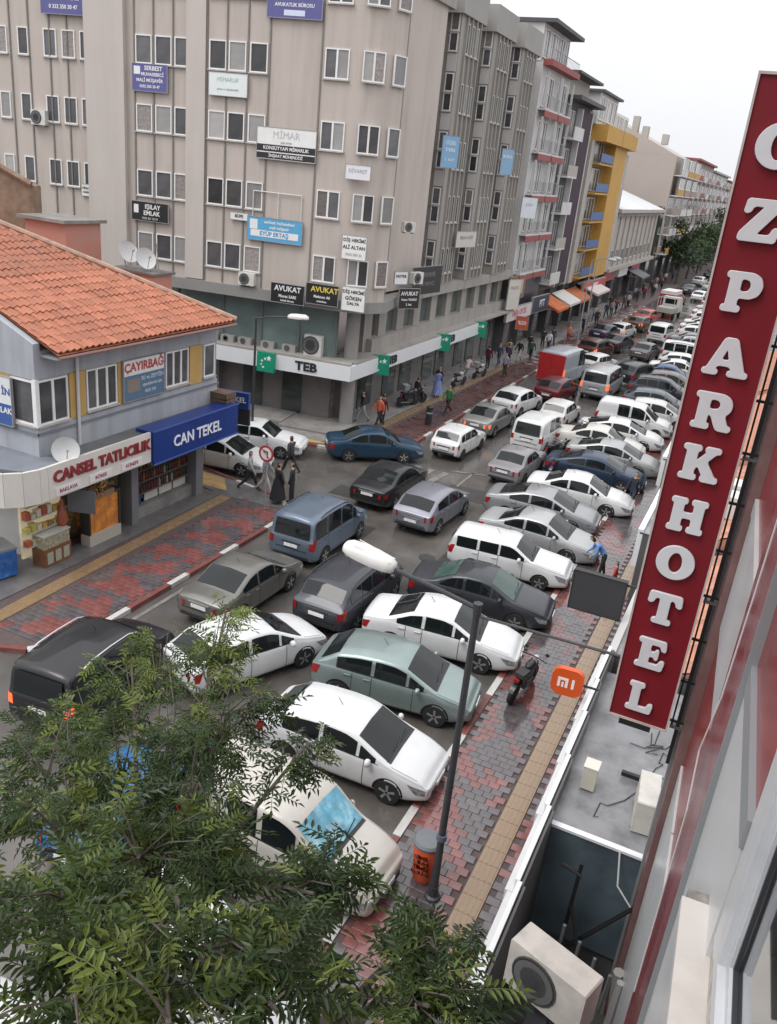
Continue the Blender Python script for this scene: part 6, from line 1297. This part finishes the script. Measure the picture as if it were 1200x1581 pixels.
for x in (-1.4, 1.4):
    for s in (-.8, .8): MB().lathe([(.2, -.12), (.34, -.12), (.34, .12), (.2, .12)], 14, 0, 'y', (x, s, .34)).obj('wheel', [M_TYRE], t)
# ------------------------------------------------------------------ lamps, signs, bins, motorbikes
M_POLE = mat('dark_grey_lamp_paint', (.055, .055, .06), .45, .3, var=.15, scale=5)
M_POLEG = mat('galvanised_pole', (.32, .33, .35), .45, .5, var=.1, scale=5)
M_LHEAD = mat('lamp_head_white', (.66, .66, .64), .4, var=.05, scale=4, dirt=(.5, .48, .44), dscale=4, damt=.5)
def lamp_head(par, M, l=.85, r=.16):
    mb = MB(); pr = [(-.5, .30), (-.47, .62), (-.36, .88), (-.1, 1.0), (.2, .98), (.38, .85), (.47, .6), (.5, .3)]; P = []
    for x, k in pr: P.append([(x * l, r * k * 1.15 * math.cos(a), max(-.35 * r, r * .95 * k * math.sin(a))) for a in [2 * math.pi * j / 18 for j in range(18)]])
    mb.grid(P, 0, close=True); n = 18; q = len(P); mb.f += [tuple(range(n - 1, -1, -1)), tuple(range((q - 1) * n, q * n))]; mb.m += [0, 0]
    mb.obj('lamp_head', [M_LHEAD], par, M, smooth=40)
    mb = MB(); mb.grid([[(x * l * .7, y * r * .9, -.36 * r - .012) for y in (-1, 0, 1)] for x in (-.5, 0, .55)]); mb.obj('lens', [flat((.45, .45, .43), .2)], par, M)
    mb = MB()
    for q in (-.35, 0, .35): mb.tube([(-.42 * l, q * r * 1.6, r * .62), (.3 * l, q * r * 1.9, r * .93 - abs(q) * .05)], .008, 4)
    mb.obj('ribs', [M_LHEAD], par, M)
t = thing('street_lamp', 'dark street lamp on the right pavement with white cobra head', 'street lamp', (-3.28, 11.9, PZ))
MB().tube([(0, 0, 0), (0, 0, 1.3), (0, 0, 6.35)], .085, 12, r2=.058).obj('post', [M_POLE], t, smooth=40); MB().lathe([(.16, 0), (.15, .05), (.1, .08), (.1, .3)], 12).obj('base', [M_POLE], t)
MB().tube([(.01, 0, 6.33), (-.7, .0, 6.46), (-1.6, .0, 6.60)], .042, 8).obj('arm', [M_POLE], t); MB().lathe([(.07, -.1), (.08, .1)], 10, 0, 'z', (0, 0, 6.33)).obj('collar', [M_POLE], t)
MB().lathe([(.10, -.06), (.10, .06)], 12, 0, 'z', (0, 0, 1.5)).obj('clamp', [flat((.10, .11, .15))], t)
lamp_head(t, T(-2.02, 0, 6.68) @ Matrix.Rotation(R(189), 4, 'Y') @ Matrix.Rotation(math.pi, 4, 'X'), 1.0, .19)
t = thing('steel_pipe', 'thin dark bar from the lamp post across to the hotel sign', 'bar', (-3.28, 11.9, 6.33)); MB().tube([(0, 0, 0), (2.45, -.05, .09)], .024, 6).obj('bar', [M_POLE], t)
t = thing('street_lamp', 'grey street lamp between the tiled house and the bank', 'street lamp', (-20.92, 32.05, 0))
MB().tube([(0, 0, 0), (0, 0, 6.2)], .07, 10, r2=.05).obj('post', [M_POLE], t, smooth=40); MB().tube([(0, 0, 6.18), (.8, 0, 6.4), (1.75, 0, 6.52)], .035, 6).obj('arm', [M_POLE], t); lamp_head(t, T(2.15, 0, 6.56) @ Matrix.Rotation(R(-4), 4, 'Y'), 1.0, .17)
t = thing('traffic_sign', 'round red bordered no left turn sign on grey pole', 'traffic sign', (-16.38, 26.2, PZ))
MB().tube([(0, 0, 0), (0, 0, 2.7)], .035, 8).obj('pole', [M_POLEG], t)
q = MB(); q.lathe([(.33, .05), (.33, .07), (.01, .07)], 28, 0, 'y', (0, .0, 2.28)); q.obj('red_disc', [flat((.36, .035, .04))], t)
q = MB(); q.lathe([(.24, .07), (.24, .076), (.01, .076)], 28, 0, 'y', (0, .0, 2.28)); q.obj('white_disc', [flat((.7, .69, .68))], t)
q = MB(); q.box(.04, .09, -.084, -.078, 2.12, 2.34); q.box(-.08, .09, -.084, -.078, 2.34, 2.39); q.plate([(-.15, 2.365), (-.06, 2.29), (-.06, 2.44)], -.084, -.078); q.obj('arrow', [flat((.02, .02, .02))], t)
q = MB(); q.tube([(-.19, -.085, 2.47), (.19, -.085, 2.09)], .022, 4); q.obj('slash', [flat((.36, .035, .04))], t)
t = thing('bollard', 'black cylinder bollard bin at the kerb before the bank', 'bollard', (-15.95, 41.9, PZ)); MB().lathe([(.17, 0), (.17, .9), (.19, .92), (.19, .98), (.1, 1.05)], 14).obj('body', [M_TRIM], t); MB().lathe([(.175, .62), (.175, .7)], 14).obj('band', [flat((.3, .3, .3))], t); MB().lathe([(.2, 0), (.2, .04), (.17, .05)], 14).obj('base', [M_TRIM], t)
t = thing('litter_bin', 'orange litter bin with grey lid strapped to the lamp post', 'litter bin', (-3.62, 12.25, PZ))
MB().lathe([(.19, .0), (.24, .12), (.27, .86), (.25, .9)], 24).obj('body', [mat('orange_plastic', (.56, .075, .025), .4, var=.1, scale=4, dirt=(.3, .06, .04), dscale=3, damt=.5)], t, smooth=40); MB().lathe([(.29, .9), (.30, .95), (.26, 1.0), (.05, 1.04)], 24).obj('lid', [flat((.14, .15, .16))], t, smooth=40)
for k in range(4):
    z = .34 + .13 * k
    for s_ in (-1, 1): text('lettering', ('KONYA', 'TEMİZ', 'ÇEVRE', 'ŞEHİR')[k], .11, flat((.75, .62, .55)), t, T(.245 * math.sin(R(18)) * (1 if s_ > 0 else -1) if False else 0, -.272 + (.62 - z) * .05, z), .004, .02)
t = thing('white_board', 'small white plate lying on the pavement under the leaves', 'board', (-3.35, 10.4, PZ), R(-25)); MB().box(-.22, .22, -.09, .09, .01, .06).obj('plate', [flat((.72, .72, .72))], t); MB().box(-.2, .2, -.07, .07, 0, .01).obj('underside', [M_TRIM], t)

def motorbike(label, x, y, rz, col, group, lean=6, basket=False):
    t = thing('motorcycle', label, 'motorcycle', (x, y, PZ), 0, group); t.matrix_basis = T(x, y, PZ, rz) @ Matrix.Rotation(R(lean), 4, 'X')
    for xx in (-.62, .62):
        o = MB().lathe([(.20, -.055), (.27, -.06), (.30, -.03), (.30, .03), (.27, .06), (.20, .055)], 20, 0, 'y', (0, 0, 0)).obj('wheel', [M_TYRE], t, T(xx, 0, .30)); q = MB().lathe([(.19, -.02), (.21, -.04), (.21, .04), (.19, .02)], 18, 0, 'y')
        for k in range(6): a = k * math.pi / 3; q.tube([(0, 0, 0), (.2 * math.cos(a), 0, .2 * math.sin(a))], .012, 4)
        q.obj('rim', [M_RIM], o)
    q = MB(); q.plate([(-.42, .52), (-.1, .40), (.25, .45), (.36, .78), (.12, .86), (-.2, .74), (-.5, .76)], -.11, .11); q.obj('frame', [flat(col, .3)], t)
    q = MB(); q.lathe([(.05, -.22), (.13, -.12), (.14, .08), (.05, .24)], 12, 0, 'x', (.16, 0, .84)); q.obj('fuel_tank', [flat(col, .25)], t, smooth=40)
    MB().plate([(-.62, .82), (-.1, .76), (-.02, .82), (-.15, .88), (-.6, .93)], -.13, .13).obj('seat', [M_TRIM], t); MB().plate([(-.18, .26), (.24, .26), (.28, .46), (-.14, .52)], -.15, .15).obj('engine', [flat((.14, .14, .14), .4, .6)], t)
    q = MB()
    for s in (-.09, .09): q.tube([(.62, s, .30), (.40, s, .95)], .025, 6)
    q.obj('fork', [flat((.3, .3, .3), .3, .7)], t); q = MB(); q.tube([(.28, -.36, 1.03), (.38, -.12, 1.0), (.38, .12, 1.0), (.28, .36, 1.03)], .018, 6); q.obj('handlebar', [M_TRIM], t)
    for s in (-1, 1): q = MB(); q.tube([(.33, .24 * s, 1.02), (.36, .30 * s, 1.18)], .008, 4); q.lathe([(.05, -.01), (.06, .01)], 10, 0, 'x', (.35, .31 * s, 1.22)); q.obj('mirror', [M_TRIM], t)
    MB().lathe([(.03, -.06), (.09, .02), (.08, .05)], 12, 0, 'x', (.48, 0, .92)).obj('headlight', [flat((.5, .5, .5), .2)], t); MB().box(-.72, -.64, -.06, .06, .72, .8).obj('tail_light', [M_TAIL], t)
    q = MB()
    for xx, a0, a1 in ((-.62, 30, 150), (.62, 40, 150)):
        q.grid([[(xx + .35 * math.cos(R(a0 + (a1 - a0) * i / 8)), s, .30 + .35 * math.sin(R(a0 + (a1 - a0) * i / 8))) for s in (-.07, .07)] for i in range(9)])
    q.obj('mudguard', [flat(col, .3)], t); MB().tube([(-.1, -.17, .30), (-.8, -.19, .38)], .045, 8).obj('exhaust', [flat((.2, .2, .2), .35, .7)], t)
    if basket: MB().box(-.98, -.62, -.2, .2, .88, 1.22).obj('top_box', [flat((.25, .26, .27))], t)
    return t
motorbike('black motorcycle parked on the right pavement beside the white sedan', -3.85, 19.6, R(82), (.02, .02, .022), 'motorcycles')
motorbike('dark scooter parked against the bank wall', -18.35, 45.4, R(60), (.025, .025, .03), 'motorcycles', basket=True); motorbike('second dark scooter beside the bank wall nearer the corner', -18.4, 44.5, R(70), (.03, .03, .035), 'motorcycles')
motorbike('pale scooter standing on the pavement past the bank doors', -17.9, 51.6, R(80), (.35, .36, .38), 'motorcycles')
motorbike('white scooter farther along the bank pavement', -17.7, 55.2, R(80), (.4, .4, .4), 'motorcycles', basket=True)
motorbike('black motorcycle squeezed beside the old grey saloon', -7.8, 38.4, R(80), (.02, .02, .02), 'motorcycles'); motorbike('black motorcycle at the tail of the navy sedan', -8.6, 40.5, R(70), (.02, .02, .025), 'motorcycles')
motorbike('blue grey scooter among the parked cars near the white van', -8.5, 45.3, R(75), (.06, .08, .10), 'motorcycles'); motorbike('motorcycle between the minibus and the parked row', -8.3, 52.6, R(75), (.35, .33, .3), 'motorcycles')
# ------------------------------------------------------------------ people
M_SKIN = mat('skin', (.40, .25, .18), .6); M_HAIR = mat('dark_hair', (.025, .02, .017), .7); M_SHOE = mat('dark_shoe', (.03, .028, .027), .6)
def body_mesh(pose, skirt=False):
    """one continuous figure grown from a skeleton; slots: skin, top, trousers, shoes, hair"""
    s = pose.get('stride', .0); arm = pose.get('arm', .1); bend = pose.get('bend', 0.0); sit = pose.get('sit', 0)
    V = []; Rr = []; E_ = []; S_ = []
    def v(p, r, par=None, slot=0):
        V.append(p); Rr.append(r)
        if par is not None: E_.append((par, len(V) - 1)); S_.append(slot)
        return len(V) - 1
    hz = .92 if not sit else .55
    lean = lambda z, y=0: (0 + bend * (z - hz) * 1.0, y, hz + (z - hz) * (1 - .28 * abs(bend)))
    pel = v((0, 0, hz), .135)
    wst = v(lean(hz + .2), .125, pel, 1); chest = v(lean(hz + .40), .15, wst, 1); nk = v(lean(hz + .54), .065, chest, 1)
    hd = v(lean(hz + .62), .075, nk, 0); h2 = v((lean(hz + .72)[0] + .015, 0, lean(hz + .72)[2]), .10, hd, 0); h3 = v((lean(hz + .80)[0], 0, lean(hz + .80)[2]), .07, h2, 4)
    for sd in (1, -1):
        ph = s * sd
        hip = v((0, .095 * sd, hz - .06), .10, pel, 2)
        if sit: kn = v((.42, .13 * sd, hz - .02), .072, hip, 2); an = v((.44, .13 * sd, .1), .05, kn, 2)
        else: kn = v((.30 * ph + .05 * abs(ph), .10 * sd, .50), .075, hip, 2); an = v((.62 * ph - .14 * max(0, -ph) * 2, .10 * sd, .09 + .10 * max(0, -ph)), .048, kn, 2)
        ft = v((V[an][0] + .15, V[an][1], V[an][2] - .05), .042, an, 3)
        sh = v(lean(hz + .44, .185 * sd), .07, chest, 1)
        el = v((V[sh][0] - .22 * ph * .8 + .04, (.24 + arm * .2) * sd, V[sh][2] - .27), .052, sh, 1)
        f = pose.get('fore', 0.0)
        wr = v((V[el][0] + .08 + .16 * f - .1 * ph, (.23 + arm * .15 - .08 * f) * sd, V[el][2] - .24 + .18 * f), .036, el, 1)
        v((V[wr][0] + .04, V[wr][1], V[wr][2] - .085), .038, wr, 0)
    me = bpy.data.meshes.new('person'); me.from_pydata(V, E_, []); o = bpy.data.objects.new('person', me)
    o.modifiers.new('skin', 'SKIN'); ss = o.modifiers.new('sub', 'SUBSURF'); ss.levels = ss.render_levels = 1
    sv = me.skin_vertices[0].data if me.skin_vertices else None
    if sv is None: me.attributes; import bmesh as bmm; b = bmm.new(); b.from_mesh(me); b.verts.layers.skin.verify(); b.to_mesh(me); b.free(); sv = me.skin_vertices[0].data
    for i, r in enumerate(Rr): sv[i].radius = (r, r)
    sv[0].use_root = True
    m2 = bake(o, 'person')
    for m in (M_SKIN, M_SHOE, M_SHOE, M_SHOE, M_HAIR): m2.materials.append(m)
    A = np.array([V[a] for a, b_ in E_]); B = np.array([V[b_] for a, b_ in E_]); D = B - A; LL = (D * D).sum(1); rr = np.array([Rr[b_] for a, b_ in E_])
    for p in m2.polygons:
        c = np.array(p.center); t_ = np.clip(((c - A) * D).sum(1) / LL, 0, 1); d = np.linalg.norm(c - (A + D * t_[:, None]), axis=1) - rr * .6
        k = int(np.argmin(d)); sl = S_[k]
        if k in (4, 5): sl = 4 if (c[2] > V[5][2] + .03 or c[0] < V[5][0] - .035) else 0
        p.material_index = sl; p.use_smooth = True
    return m2
POSES = {'walk': dict(stride=.55, arm=.1), 'walk2': dict(stride=-.45, arm=.15, fore=.3), 'stand': dict(stride=.05, arm=.1), 'phone': dict(stride=.1, fore=1.0), 'bend': dict(stride=.15, bend=.75, fore=.6), 'sit': dict(sit=1, fore=.8, bend=.2)}
BM = {k: body_mesh(p) for k, p in POSES.items()}
def person(label, x, y, face, pose, top, legs, group='people on the pavements', z=PZ, hair=None, skirt=None, bag=None, sc=1.0, skin=None):
    o = piece('person', BM[pose]); tag(o, label, 'person', group); o.matrix_basis = T(x, y, z, R(face)) @ Matrix.Scale(sc, 4)
    for i, c in ((1, top), (2, legs), (4, hair)):
        if c: o.material_slots[i].link = 'OBJECT'; o.material_slots[i].material = flat(c, .8)
    if skirt:
        q = MB(); q.lathe([(.33, .18), (.27, .55), (.19, .95), (.17, 1.02)], 14, 0, 'z'); q.obj('long_skirt', [flat(skirt, .85)], o, smooth=40)
    if bag: b = MB(); b.box(-.07, .12, .24, .33, .55, .85); b.obj('bag', [flat(bag, .6)], o)
    return o
DK, JN = (.02, .02, .024), (.035, .05, .085)
person('pedestrian in light grey jacket walking off the left corner', -17.9, 27.4, 20, 'walk', (.30, .30, .31), DK, bag=(.25, .25, .26))
person('pedestrian in grey beside the light grey jacket at the corner', -17.3, 27.6, 20, 'walk2', (.22, .22, .24), (.45, .42, .4))
person('person in long black coat standing behind the traffic sign pole', -16.3, 27.0, 60, 'stand', (.015, .015, .018), DK, skirt=(.015, .015, .018))
person('person in black close to the coat wearer at the sign pole', -15.9, 27.4, 200, 'stand', (.02, .02, .022), DK)
person('man in dark jacket and trousers crossing at the bonnet of white car', -17.9, 30.6, 170, 'walk', (.045, .045, .055), (.025, .02, .022), z=.004)
person('person in orange red top walking past the bank column', -17.8, 39.4, 250, 'walk', (.52, .10, .05), DK)
person('person in dark red jacket right behind the orange top', -17.9, 40.0, 80, 'stand', (.12, .03, .03), DK)
person('slim figure in dark top and grey trousers by the bank column', -18.9, 39.6, 230, 'walk2', (.03, .028, .03), (.30, .30, .31))
person('person in black sitting astride the dark scooter', -18.3, 45.4, 60, 'sit', DK, DK, z=PZ + .3)
person('woman in blue coat walking by the bank wall', -17.9, 47.9, 90, 'walk', (.16, .20, .42), (.2, .23, .4), skirt=(.17, .22, .42))
person('dark haired figure in black beside the blue coat', -18.2, 48.8, 270, 'stand', (.02, .02, .025), JN)
person('person in pale pink top stooping at the bank window', -18.1, 53.6, 90, 'bend', (.42, .33, .32), (.3, .3, .3))
person('man in green shirt walking along the kerb', -15.9, 44.6, 250, 'walk', (.035, .17, .065), DK, hair=(.2, .18, .16))
person('person in lilac top and dark trousers in mid pavement', -16.4, 56.8, 255, 'walk', (.28, .26, .36), DK)
for k, (x, y, f, ps, tp, lg, lb) in enumerate((
    (-18.2, 58.4, 80, 'stand', (.10, .012, .03), DK, 'maroon clad person at the shop door past the bank'), (-17.9, 60.0, 260, 'walk', (.04, .05, .1), JN, 'person in navy at the maroon shop door'),
    (-17.4, 60.6, 80, 'walk2', (.08, .05, .1), DK, 'purple clad walker in the crowd by the white board'), (-17.9, 62.4, 100, 'stand', (.30, .24, .1), DK, 'person in mustard in the crowd by the white board'),
    (-17.2, 62.9, 250, 'walk', DK, (.4, .38, .36), 'person in black with pale trousers below the orange square sign'), (-16.6, 64.0, 90, 'walk', (.03, .07, .04), DK, 'person in dark green near the orange square sign'),
    (-17.4, 66.4, 80, 'phone', (.02, .02, .025), DK, 'black clad person looking at a phone by the navy board'), (-16.6, 69.2, 260, 'walk', (.55, .56, .6), DK, 'person in bright white shirt before the shops'),
    (-17.3, 70.0, 90, 'stand', (.03, .03, .03), DK, 'dark figure behind the white shirt'), (-16.9, 71.6, 90, 'walk2', (.05, .06, .08), JN, 'dark figure left of the far lamp'),
    (-16.2, 74.4, 255, 'walk', (.52, .20, .12), (.25, .03, .04), 'person in orange coat and red skirt by the kerb'), (-17.0, 78.0, 80, 'stand', (.25, .2, .18), DK, 'person in brown under the orange awning'),
    (-16.4, 81.0, 260, 'walk', (.03, .03, .04), DK, 'dark walker under the white awning'), (-17.0, 84.5, 90, 'walk', (.35, .33, .32), DK, 'pale jacketed walker at the yellow block'),
    (-16.5, 87.5, 270, 'stand', (.06, .03, .03), DK, 'person in brownish red under the rusty awning'), (-17.3, 90.0, 90, 'walk2', (.4, .4, .4), JN, 'person in pale grey at the red market board'))):
    person(lb, x, y, f, ps, tp, lg)
rr = random.Random(11); LBS = [('dark navy', (.03, .04, .08)), ('grey', (.3, .3, .31)), ('wine red', (.22, .03, .04)), ('black', (.02, .02, .02)), ('charcoal', (.10, .10, .11)), ('white', (.5, .5, .5)), ('brown', (.12, .07, .04)), ('blue', (.06, .10, .25))]
for k in range(24):
    y = 94 + k * 2.4 + rr.uniform(-.8, .8); nm, c = LBS[k % 8]
    where = ('by the red market board', 'in front of the cream stone hall', 'towards the far street trees')[k // 8]
    person(f'tiny distant shopper in {nm} {where}', rr.uniform(-18.2, -15.8), y, rr.choice((80, 260, 100)), rr.choice(('walk', 'walk2', 'stand')), c, DK, group='distant shoppers')
person('person in blue and red jacket bending over the grey box sign', -3.5, 28.3, 200, 'bend', (.13, .25, .55), DK); person('child with dark hair beside the blue and red jacket', -2.9, 27.4, 180, 'stand', (.45, .05, .05), DK, sc=.68)
person('pedestrian in dark clothes walking at the nose of the navy sedan', -3.85, 36.2, 250, 'walk', (.02, .022, .035), (.03, .035, .06))
# ------------------------------------------------------------------ trees
M_BARK = mat('grey_bark', (.10, .085, .07), .9, var=.3, scale=8, bump=.5, bscale=30)
def leaf_mat(name, c, rnd_=.35):
    m = mat(name, c, .45, rand=rnd_, var=.25, scale=1.2, spec=.4); b = m.node_tree.nodes['Principled BSDF']
    t = m.node_tree; tr_ = t.nodes.new('ShaderNodeBsdfTranslucent'); mx_ = t.nodes.new('ShaderNodeMixShader'); mx_.inputs[0].default_value = .28
    tr_.inputs[0].default_value = (c[0] * 1.8, c[1] * 1.8, c[2] * .8, 1); o = t.nodes['Material Output']
    t.links.new(b.outputs[0], mx_.inputs[1]); t.links.new(tr_.outputs[0], mx_.inputs[2]); t.links.new(mx_.outputs[0], o.inputs[0]); return m
LM = [leaf_mat('deep_green_leaf', (.034, .054, .019)), leaf_mat('mid_green_leaf', (.052, .082, .025)), leaf_mat('young_yellow_green_leaf', (.125, .160, .040)), leaf_mat('bluish_green_leaf', (.034, .056, .027))]
def spray(seed, n=4, l=.30, mi=0):
    """one pinnate leaf: a stalk with paired pointed leaflets and a terminal one; grows along +x, drooping"""
    rr = random.Random(seed); m_ = MB(); dr = rr.uniform(.25, .6)
    ax = lambda t_: Vector((l * t_, 0, -dr * l * t_ * t_ * .6))
    m_.tube([ax(0), ax(.5), ax(1)], .0035, 3, cap=False)
    def leaflet(p, d, L_):
        d = d.normalized(); sd = d.cross(Vector((0, 0, 1))).normalized(); up = sd.cross(d); w_ = L_ * rr.uniform(.115, .16); q = rr.uniform(-.12, .05) * L_
        a = p + d * L_ * .35 + up * .02 * L_; b_ = p + d * L_ * .7 + up * q * .4; e = p + d * L_ + up * q
        m_.add([p, a - sd * w_ + up * .012, a, a + sd * w_ + up * .012, b_ - sd * w_ * .75 + up * .008, b_, b_ + sd * w_ * .75 + up * .008, e],
               [(0, 2, 1), (0, 3, 2), (1, 2, 5, 4), (2, 3, 6, 5), (4, 5, 7), (5, 6, 7)])
    for i in range(n):
        t_ = .22 + .68 * i / (n - 1) if n > 1 else .5
        for s in (-1, 1): leaflet(ax(t_), Vector((.62, s * 1.0, rr.uniform(-.35, .1))), l * .36 * rr.uniform(.85, 1.1))
    leaflet(ax(1), Vector((1, 0, -.35)), l * .38)
    return m_
SPR = [[spray(10 * k + q, 5 if q % 2 else 4, .27 if q < 3 else .22).mesh('leaf_spray', [LM[k]]) for q in range(4)] for k in range(4)]
def ash_tree(label, base, clumps, seed, limit, density=1.0):
    """clumps: (centre, radius, kind weights); limbs run from the trunk to every clump, leaf sprays sit on twigs inside it"""
    t = thing('ash_tree', label, 'tree', base); rr = random.Random(seed); B = Vector(base)
    top = Vector((0, 0, 3.2)); tk = MB(); tk.tube([(0, 0, -.1), (.05, .02, 1.2), (0, 0, 3.2)], .16, 10, r2=.12); 
    main = Vector((0, 0, 3.2)); tk.tube([(0, 0, 3.2), (.08, .1, 5.0), (-.05, .15, 6.6)], .12, 8, r2=.05); tk.obj('trunk', [M_BARK], t, smooth=50)
    lb = MB(); B_ = []
    for (c, r, wts) in clumps:
        c = Vector(c) - B; z0 = min(max(3.0, c.z - 1.8), 6.4); st = Vector((0, .03 * z0, z0)); mid = st.lerp(c, .55) + Vector((0, 0, .25)); lb.tube([st, mid, c], .05, 6, r2=.014)
        for q in range(int(9 * r * density) + 4):
            d = Vector((rr.gauss(0, 1), rr.gauss(0, 1), rr.gauss(0, .75))); d.normalize(); e = c + d * r * rr.uniform(.55, 1.0); s = mid.lerp(c, rr.uniform(.3, 1)); lb.tube([s, s.lerp(e, .5) + Vector((0, 0, .06)), e], .012, 4, r2=.004, cap=False)
            for k in range(int(7 * density)):
                f = rr.uniform(.35, 1.03); p = s.lerp(e, f) + Vector((rr.gauss(0, .05), rr.gauss(0, .05), rr.gauss(0, .04)))
                az = math.atan2(d.y, d.x) + rr.gauss(0, 1.0); kind = rr.choices(range(4), wts)[0]
                if f > .9 and d.z > .3 and rr.random() < .35: kind = 2
                B_.append((p, az, kind))
    lb.obj('limbs', [M_BARK], t)
    cam_ = Vector((0, 0, CAMH)) - B; B_.sort(key=lambda b_: (b_[0] - cam_).length)
    st = MB(); MS = []
    for i, (p, az, kind) in enumerate(B_):
        me = SPR[kind][rr.randrange(4)]; sc = rr.uniform(.75, 1.2)
        M = Matrix.Translation(p) @ Matrix.Rotation(az, 4, 'Z') @ Matrix.Rotation(rr.gauss(.05, .35), 4, 'Y') @ Matrix.Rotation(rr.gauss(0, .4), 4, 'X') @ Matrix.Scale(sc, 4)
        if i < limit: piece('leaf_spray', me, t, M)
        else: MS.append((M, me, kind))
    if MS:
        vs = []; fs = []; mi = []; off = 0; cache = {}
        for M, me, kind in MS:
            if me.name not in cache: cache[me.name] = (np.array([v.co[:] for v in me.vertices]), [tuple(p.vertices) for p in me.polygons])
            co, pf = cache[me.name]; Mn = np.array(M); vs.append(co @ Mn[:3, :3].T + Mn[:3, 3]); fs += [tuple(i + off for i in f) for f in pf]; mi += [kind] * len(pf); off += len(co)
        me = bpy.data.meshes.new('crown'); me.from_pydata(np.concatenate(vs).tolist(), [], fs)
        for m in LM: me.materials.append(m)
        me.polygons.foreach_set('material_index', mi); tag(piece('crown', me, t), kind='stuff')
    return t, len(B_)
CL = [((-6.55, 9.5, 6.45), .22, (0, 2, 5, 0)), ((-6.9, 8.4, 6.3), .4, (1, 2, 4, 1)), ((-4.4, 6.2, 7.0), .4, (4, 2, .4, 2)), ((-6.3, 8.9, 6.3), .5, (1, 2, 5, 1)), ((-7.0, 7.9, 6.2), .55, (1, 3, 4, 1)), ((-7.1, 7.2, 5.9), .6, (2, 3, 1, 1)), ((-5.3, 6.7, 6.8), .8, (3, 3, 1, 2)), ((-4.7, 6.9, 6.9), .65, (4, 2, .3, 3)),
      ((-5.7, 5.1, 6.9), .8, (3, 3, 1, 1)), ((-4.9, 5.3, 7.1), .75, (4, 2, .5, 2)), ((-3.9, 5.3, 7.4), .6, (4, 2, .3, 3)), ((-3.55, 6.7, 7.0), .25, (4, 1, .2, 3)), ((-6.4, 6.0, 6.4), .7, (3, 3, 1, 1)),
      ((-4.1, 3.6, 7.9), .7, (3, 3, 1, 2)), ((-3.3, 3.75, 8.1), .65, (1, 4, 3, 1)), ((-2.95, 4.1, 7.9), .32, (4, 2, .2, 3)), ((-2.15, 4.75, 7.75), .24, (4, 2, .3, 3)), ((-2.05, 4.2, 8.0), .26, (4, 2, .4, 3)),
      ((-3.1, 2.7, 8.5), .55, (2, 4, 1, 1)), ((-2.5, 2.8, 8.6), .55, (2, 4, 1.2, 1)), ((-2.05, 2.85, 8.7), .42, (1, 4, 3, 1)), ((-1.8, 3.6, 8.2), .2, (4, 2, .3, 3)),
      ((-2.4, 2.2, 8.9), .5, (2, 3, 2, 1)), ((-1.85, 2.3, 9.0), .45, (1, 3, 4, 1)), ((-1.5, 2.75, 8.8), .25, (2, 3, 1, 2)), ((-5.0, 4.4, 7.2), .7, (4, 2, .5, 2)), ((-3.5, 4.6, 7.3), .6, (5, 2, .2, 3))]
tree_, nb = ash_tree('leafy ash tree filling the lower left with feathery green sprays', (-4.1, 4.6, PZ), CL, 21, 300, 1.42)
ash_tree('smaller ash branch tree at the bottom beside the white capped fascia', (-2.05, 4.3, PZ), [((-1.08, 4.3, 7.9), .24, (3, 4, 1, 1)), ((-.95, 3.75, 8.05), .22, (1, 4, 3, 1)), ((-.78, 4.0, 7.9), .18, (3, 3, .6, 1)), ((-1.1, 4.85, 7.4), .12, (3, 3, 1.5, 2))], 5, 300, 1.5)
# street trees far up the road
M_FL = [leaf_mat('far_dark_leaf', (.035, .060, .024)), leaf_mat('far_mid_leaf', (.060, .095, .032)), leaf_mat('far_shade_leaf', (.022, .036, .018))]
for k, (x, y, h, r, lb) in enumerate(((-16.2, 146, 8.0, 3.2, 'nearest dark street tree on the left far up the road'), (-16.0, 158, 8.5, 3.4, 'second dark street tree beyond the cream hall'), (-15.8, 172, 9.5, 3.8, 'taller street tree in front of the dusty pink block'), (-14.6, 190, 11, 4.4, 'broad green street tree near the sign edge'), (-14.0, 212, 12, 5.0, 'largest far tree beside the hotel sign'), (-13.5, 240, 12, 5.2, 'farthest green tree closing the street'))):
    t = thing('street_tree', lb, 'tree', (x, y, PZ), 0, 'street trees far up the road'); MB().tube([(0, 0, 0), (.1, 0, h * .35), (0, .1, h * .6)], .2, 7, r2=.1).obj('trunk', [M_BARK], t)
    rr = random.Random(k); m_ = MB()
    for q in range(14):
        c = Vector((rr.gauss(0, .45) * r, rr.gauss(0, .45) * r, h * .62 + rr.gauss(0, .30) * r)); R_ = r * rr.uniform(.3, .5); kd = rr.choice((0, 0, 1, 2))
        for i in range(150):
            d = Vector((rr.gauss(0, 1), rr.gauss(0, 1), rr.gauss(0, .8))).normalized() * R_ * rr.random() ** .35; a = Vector((rr.uniform(-1, 1), rr.uniform(-1, 1), rr.uniform(-1, 1))).normalized(); b_ = a.orthogonal().normalized(); s_ = .26
            m_.add([c + d, c + d + a * s_ + b_ * s_ * .6, c + d + a * s_ * 1.9, c + d + a * s_ - b_ * s_ * .6], [(0, 1, 2, 3)], kd if rr.random() < .7 else rr.randrange(3))
    m_.obj('crown', M_FL, t)
bpy.data.scenes.remove(_ts)
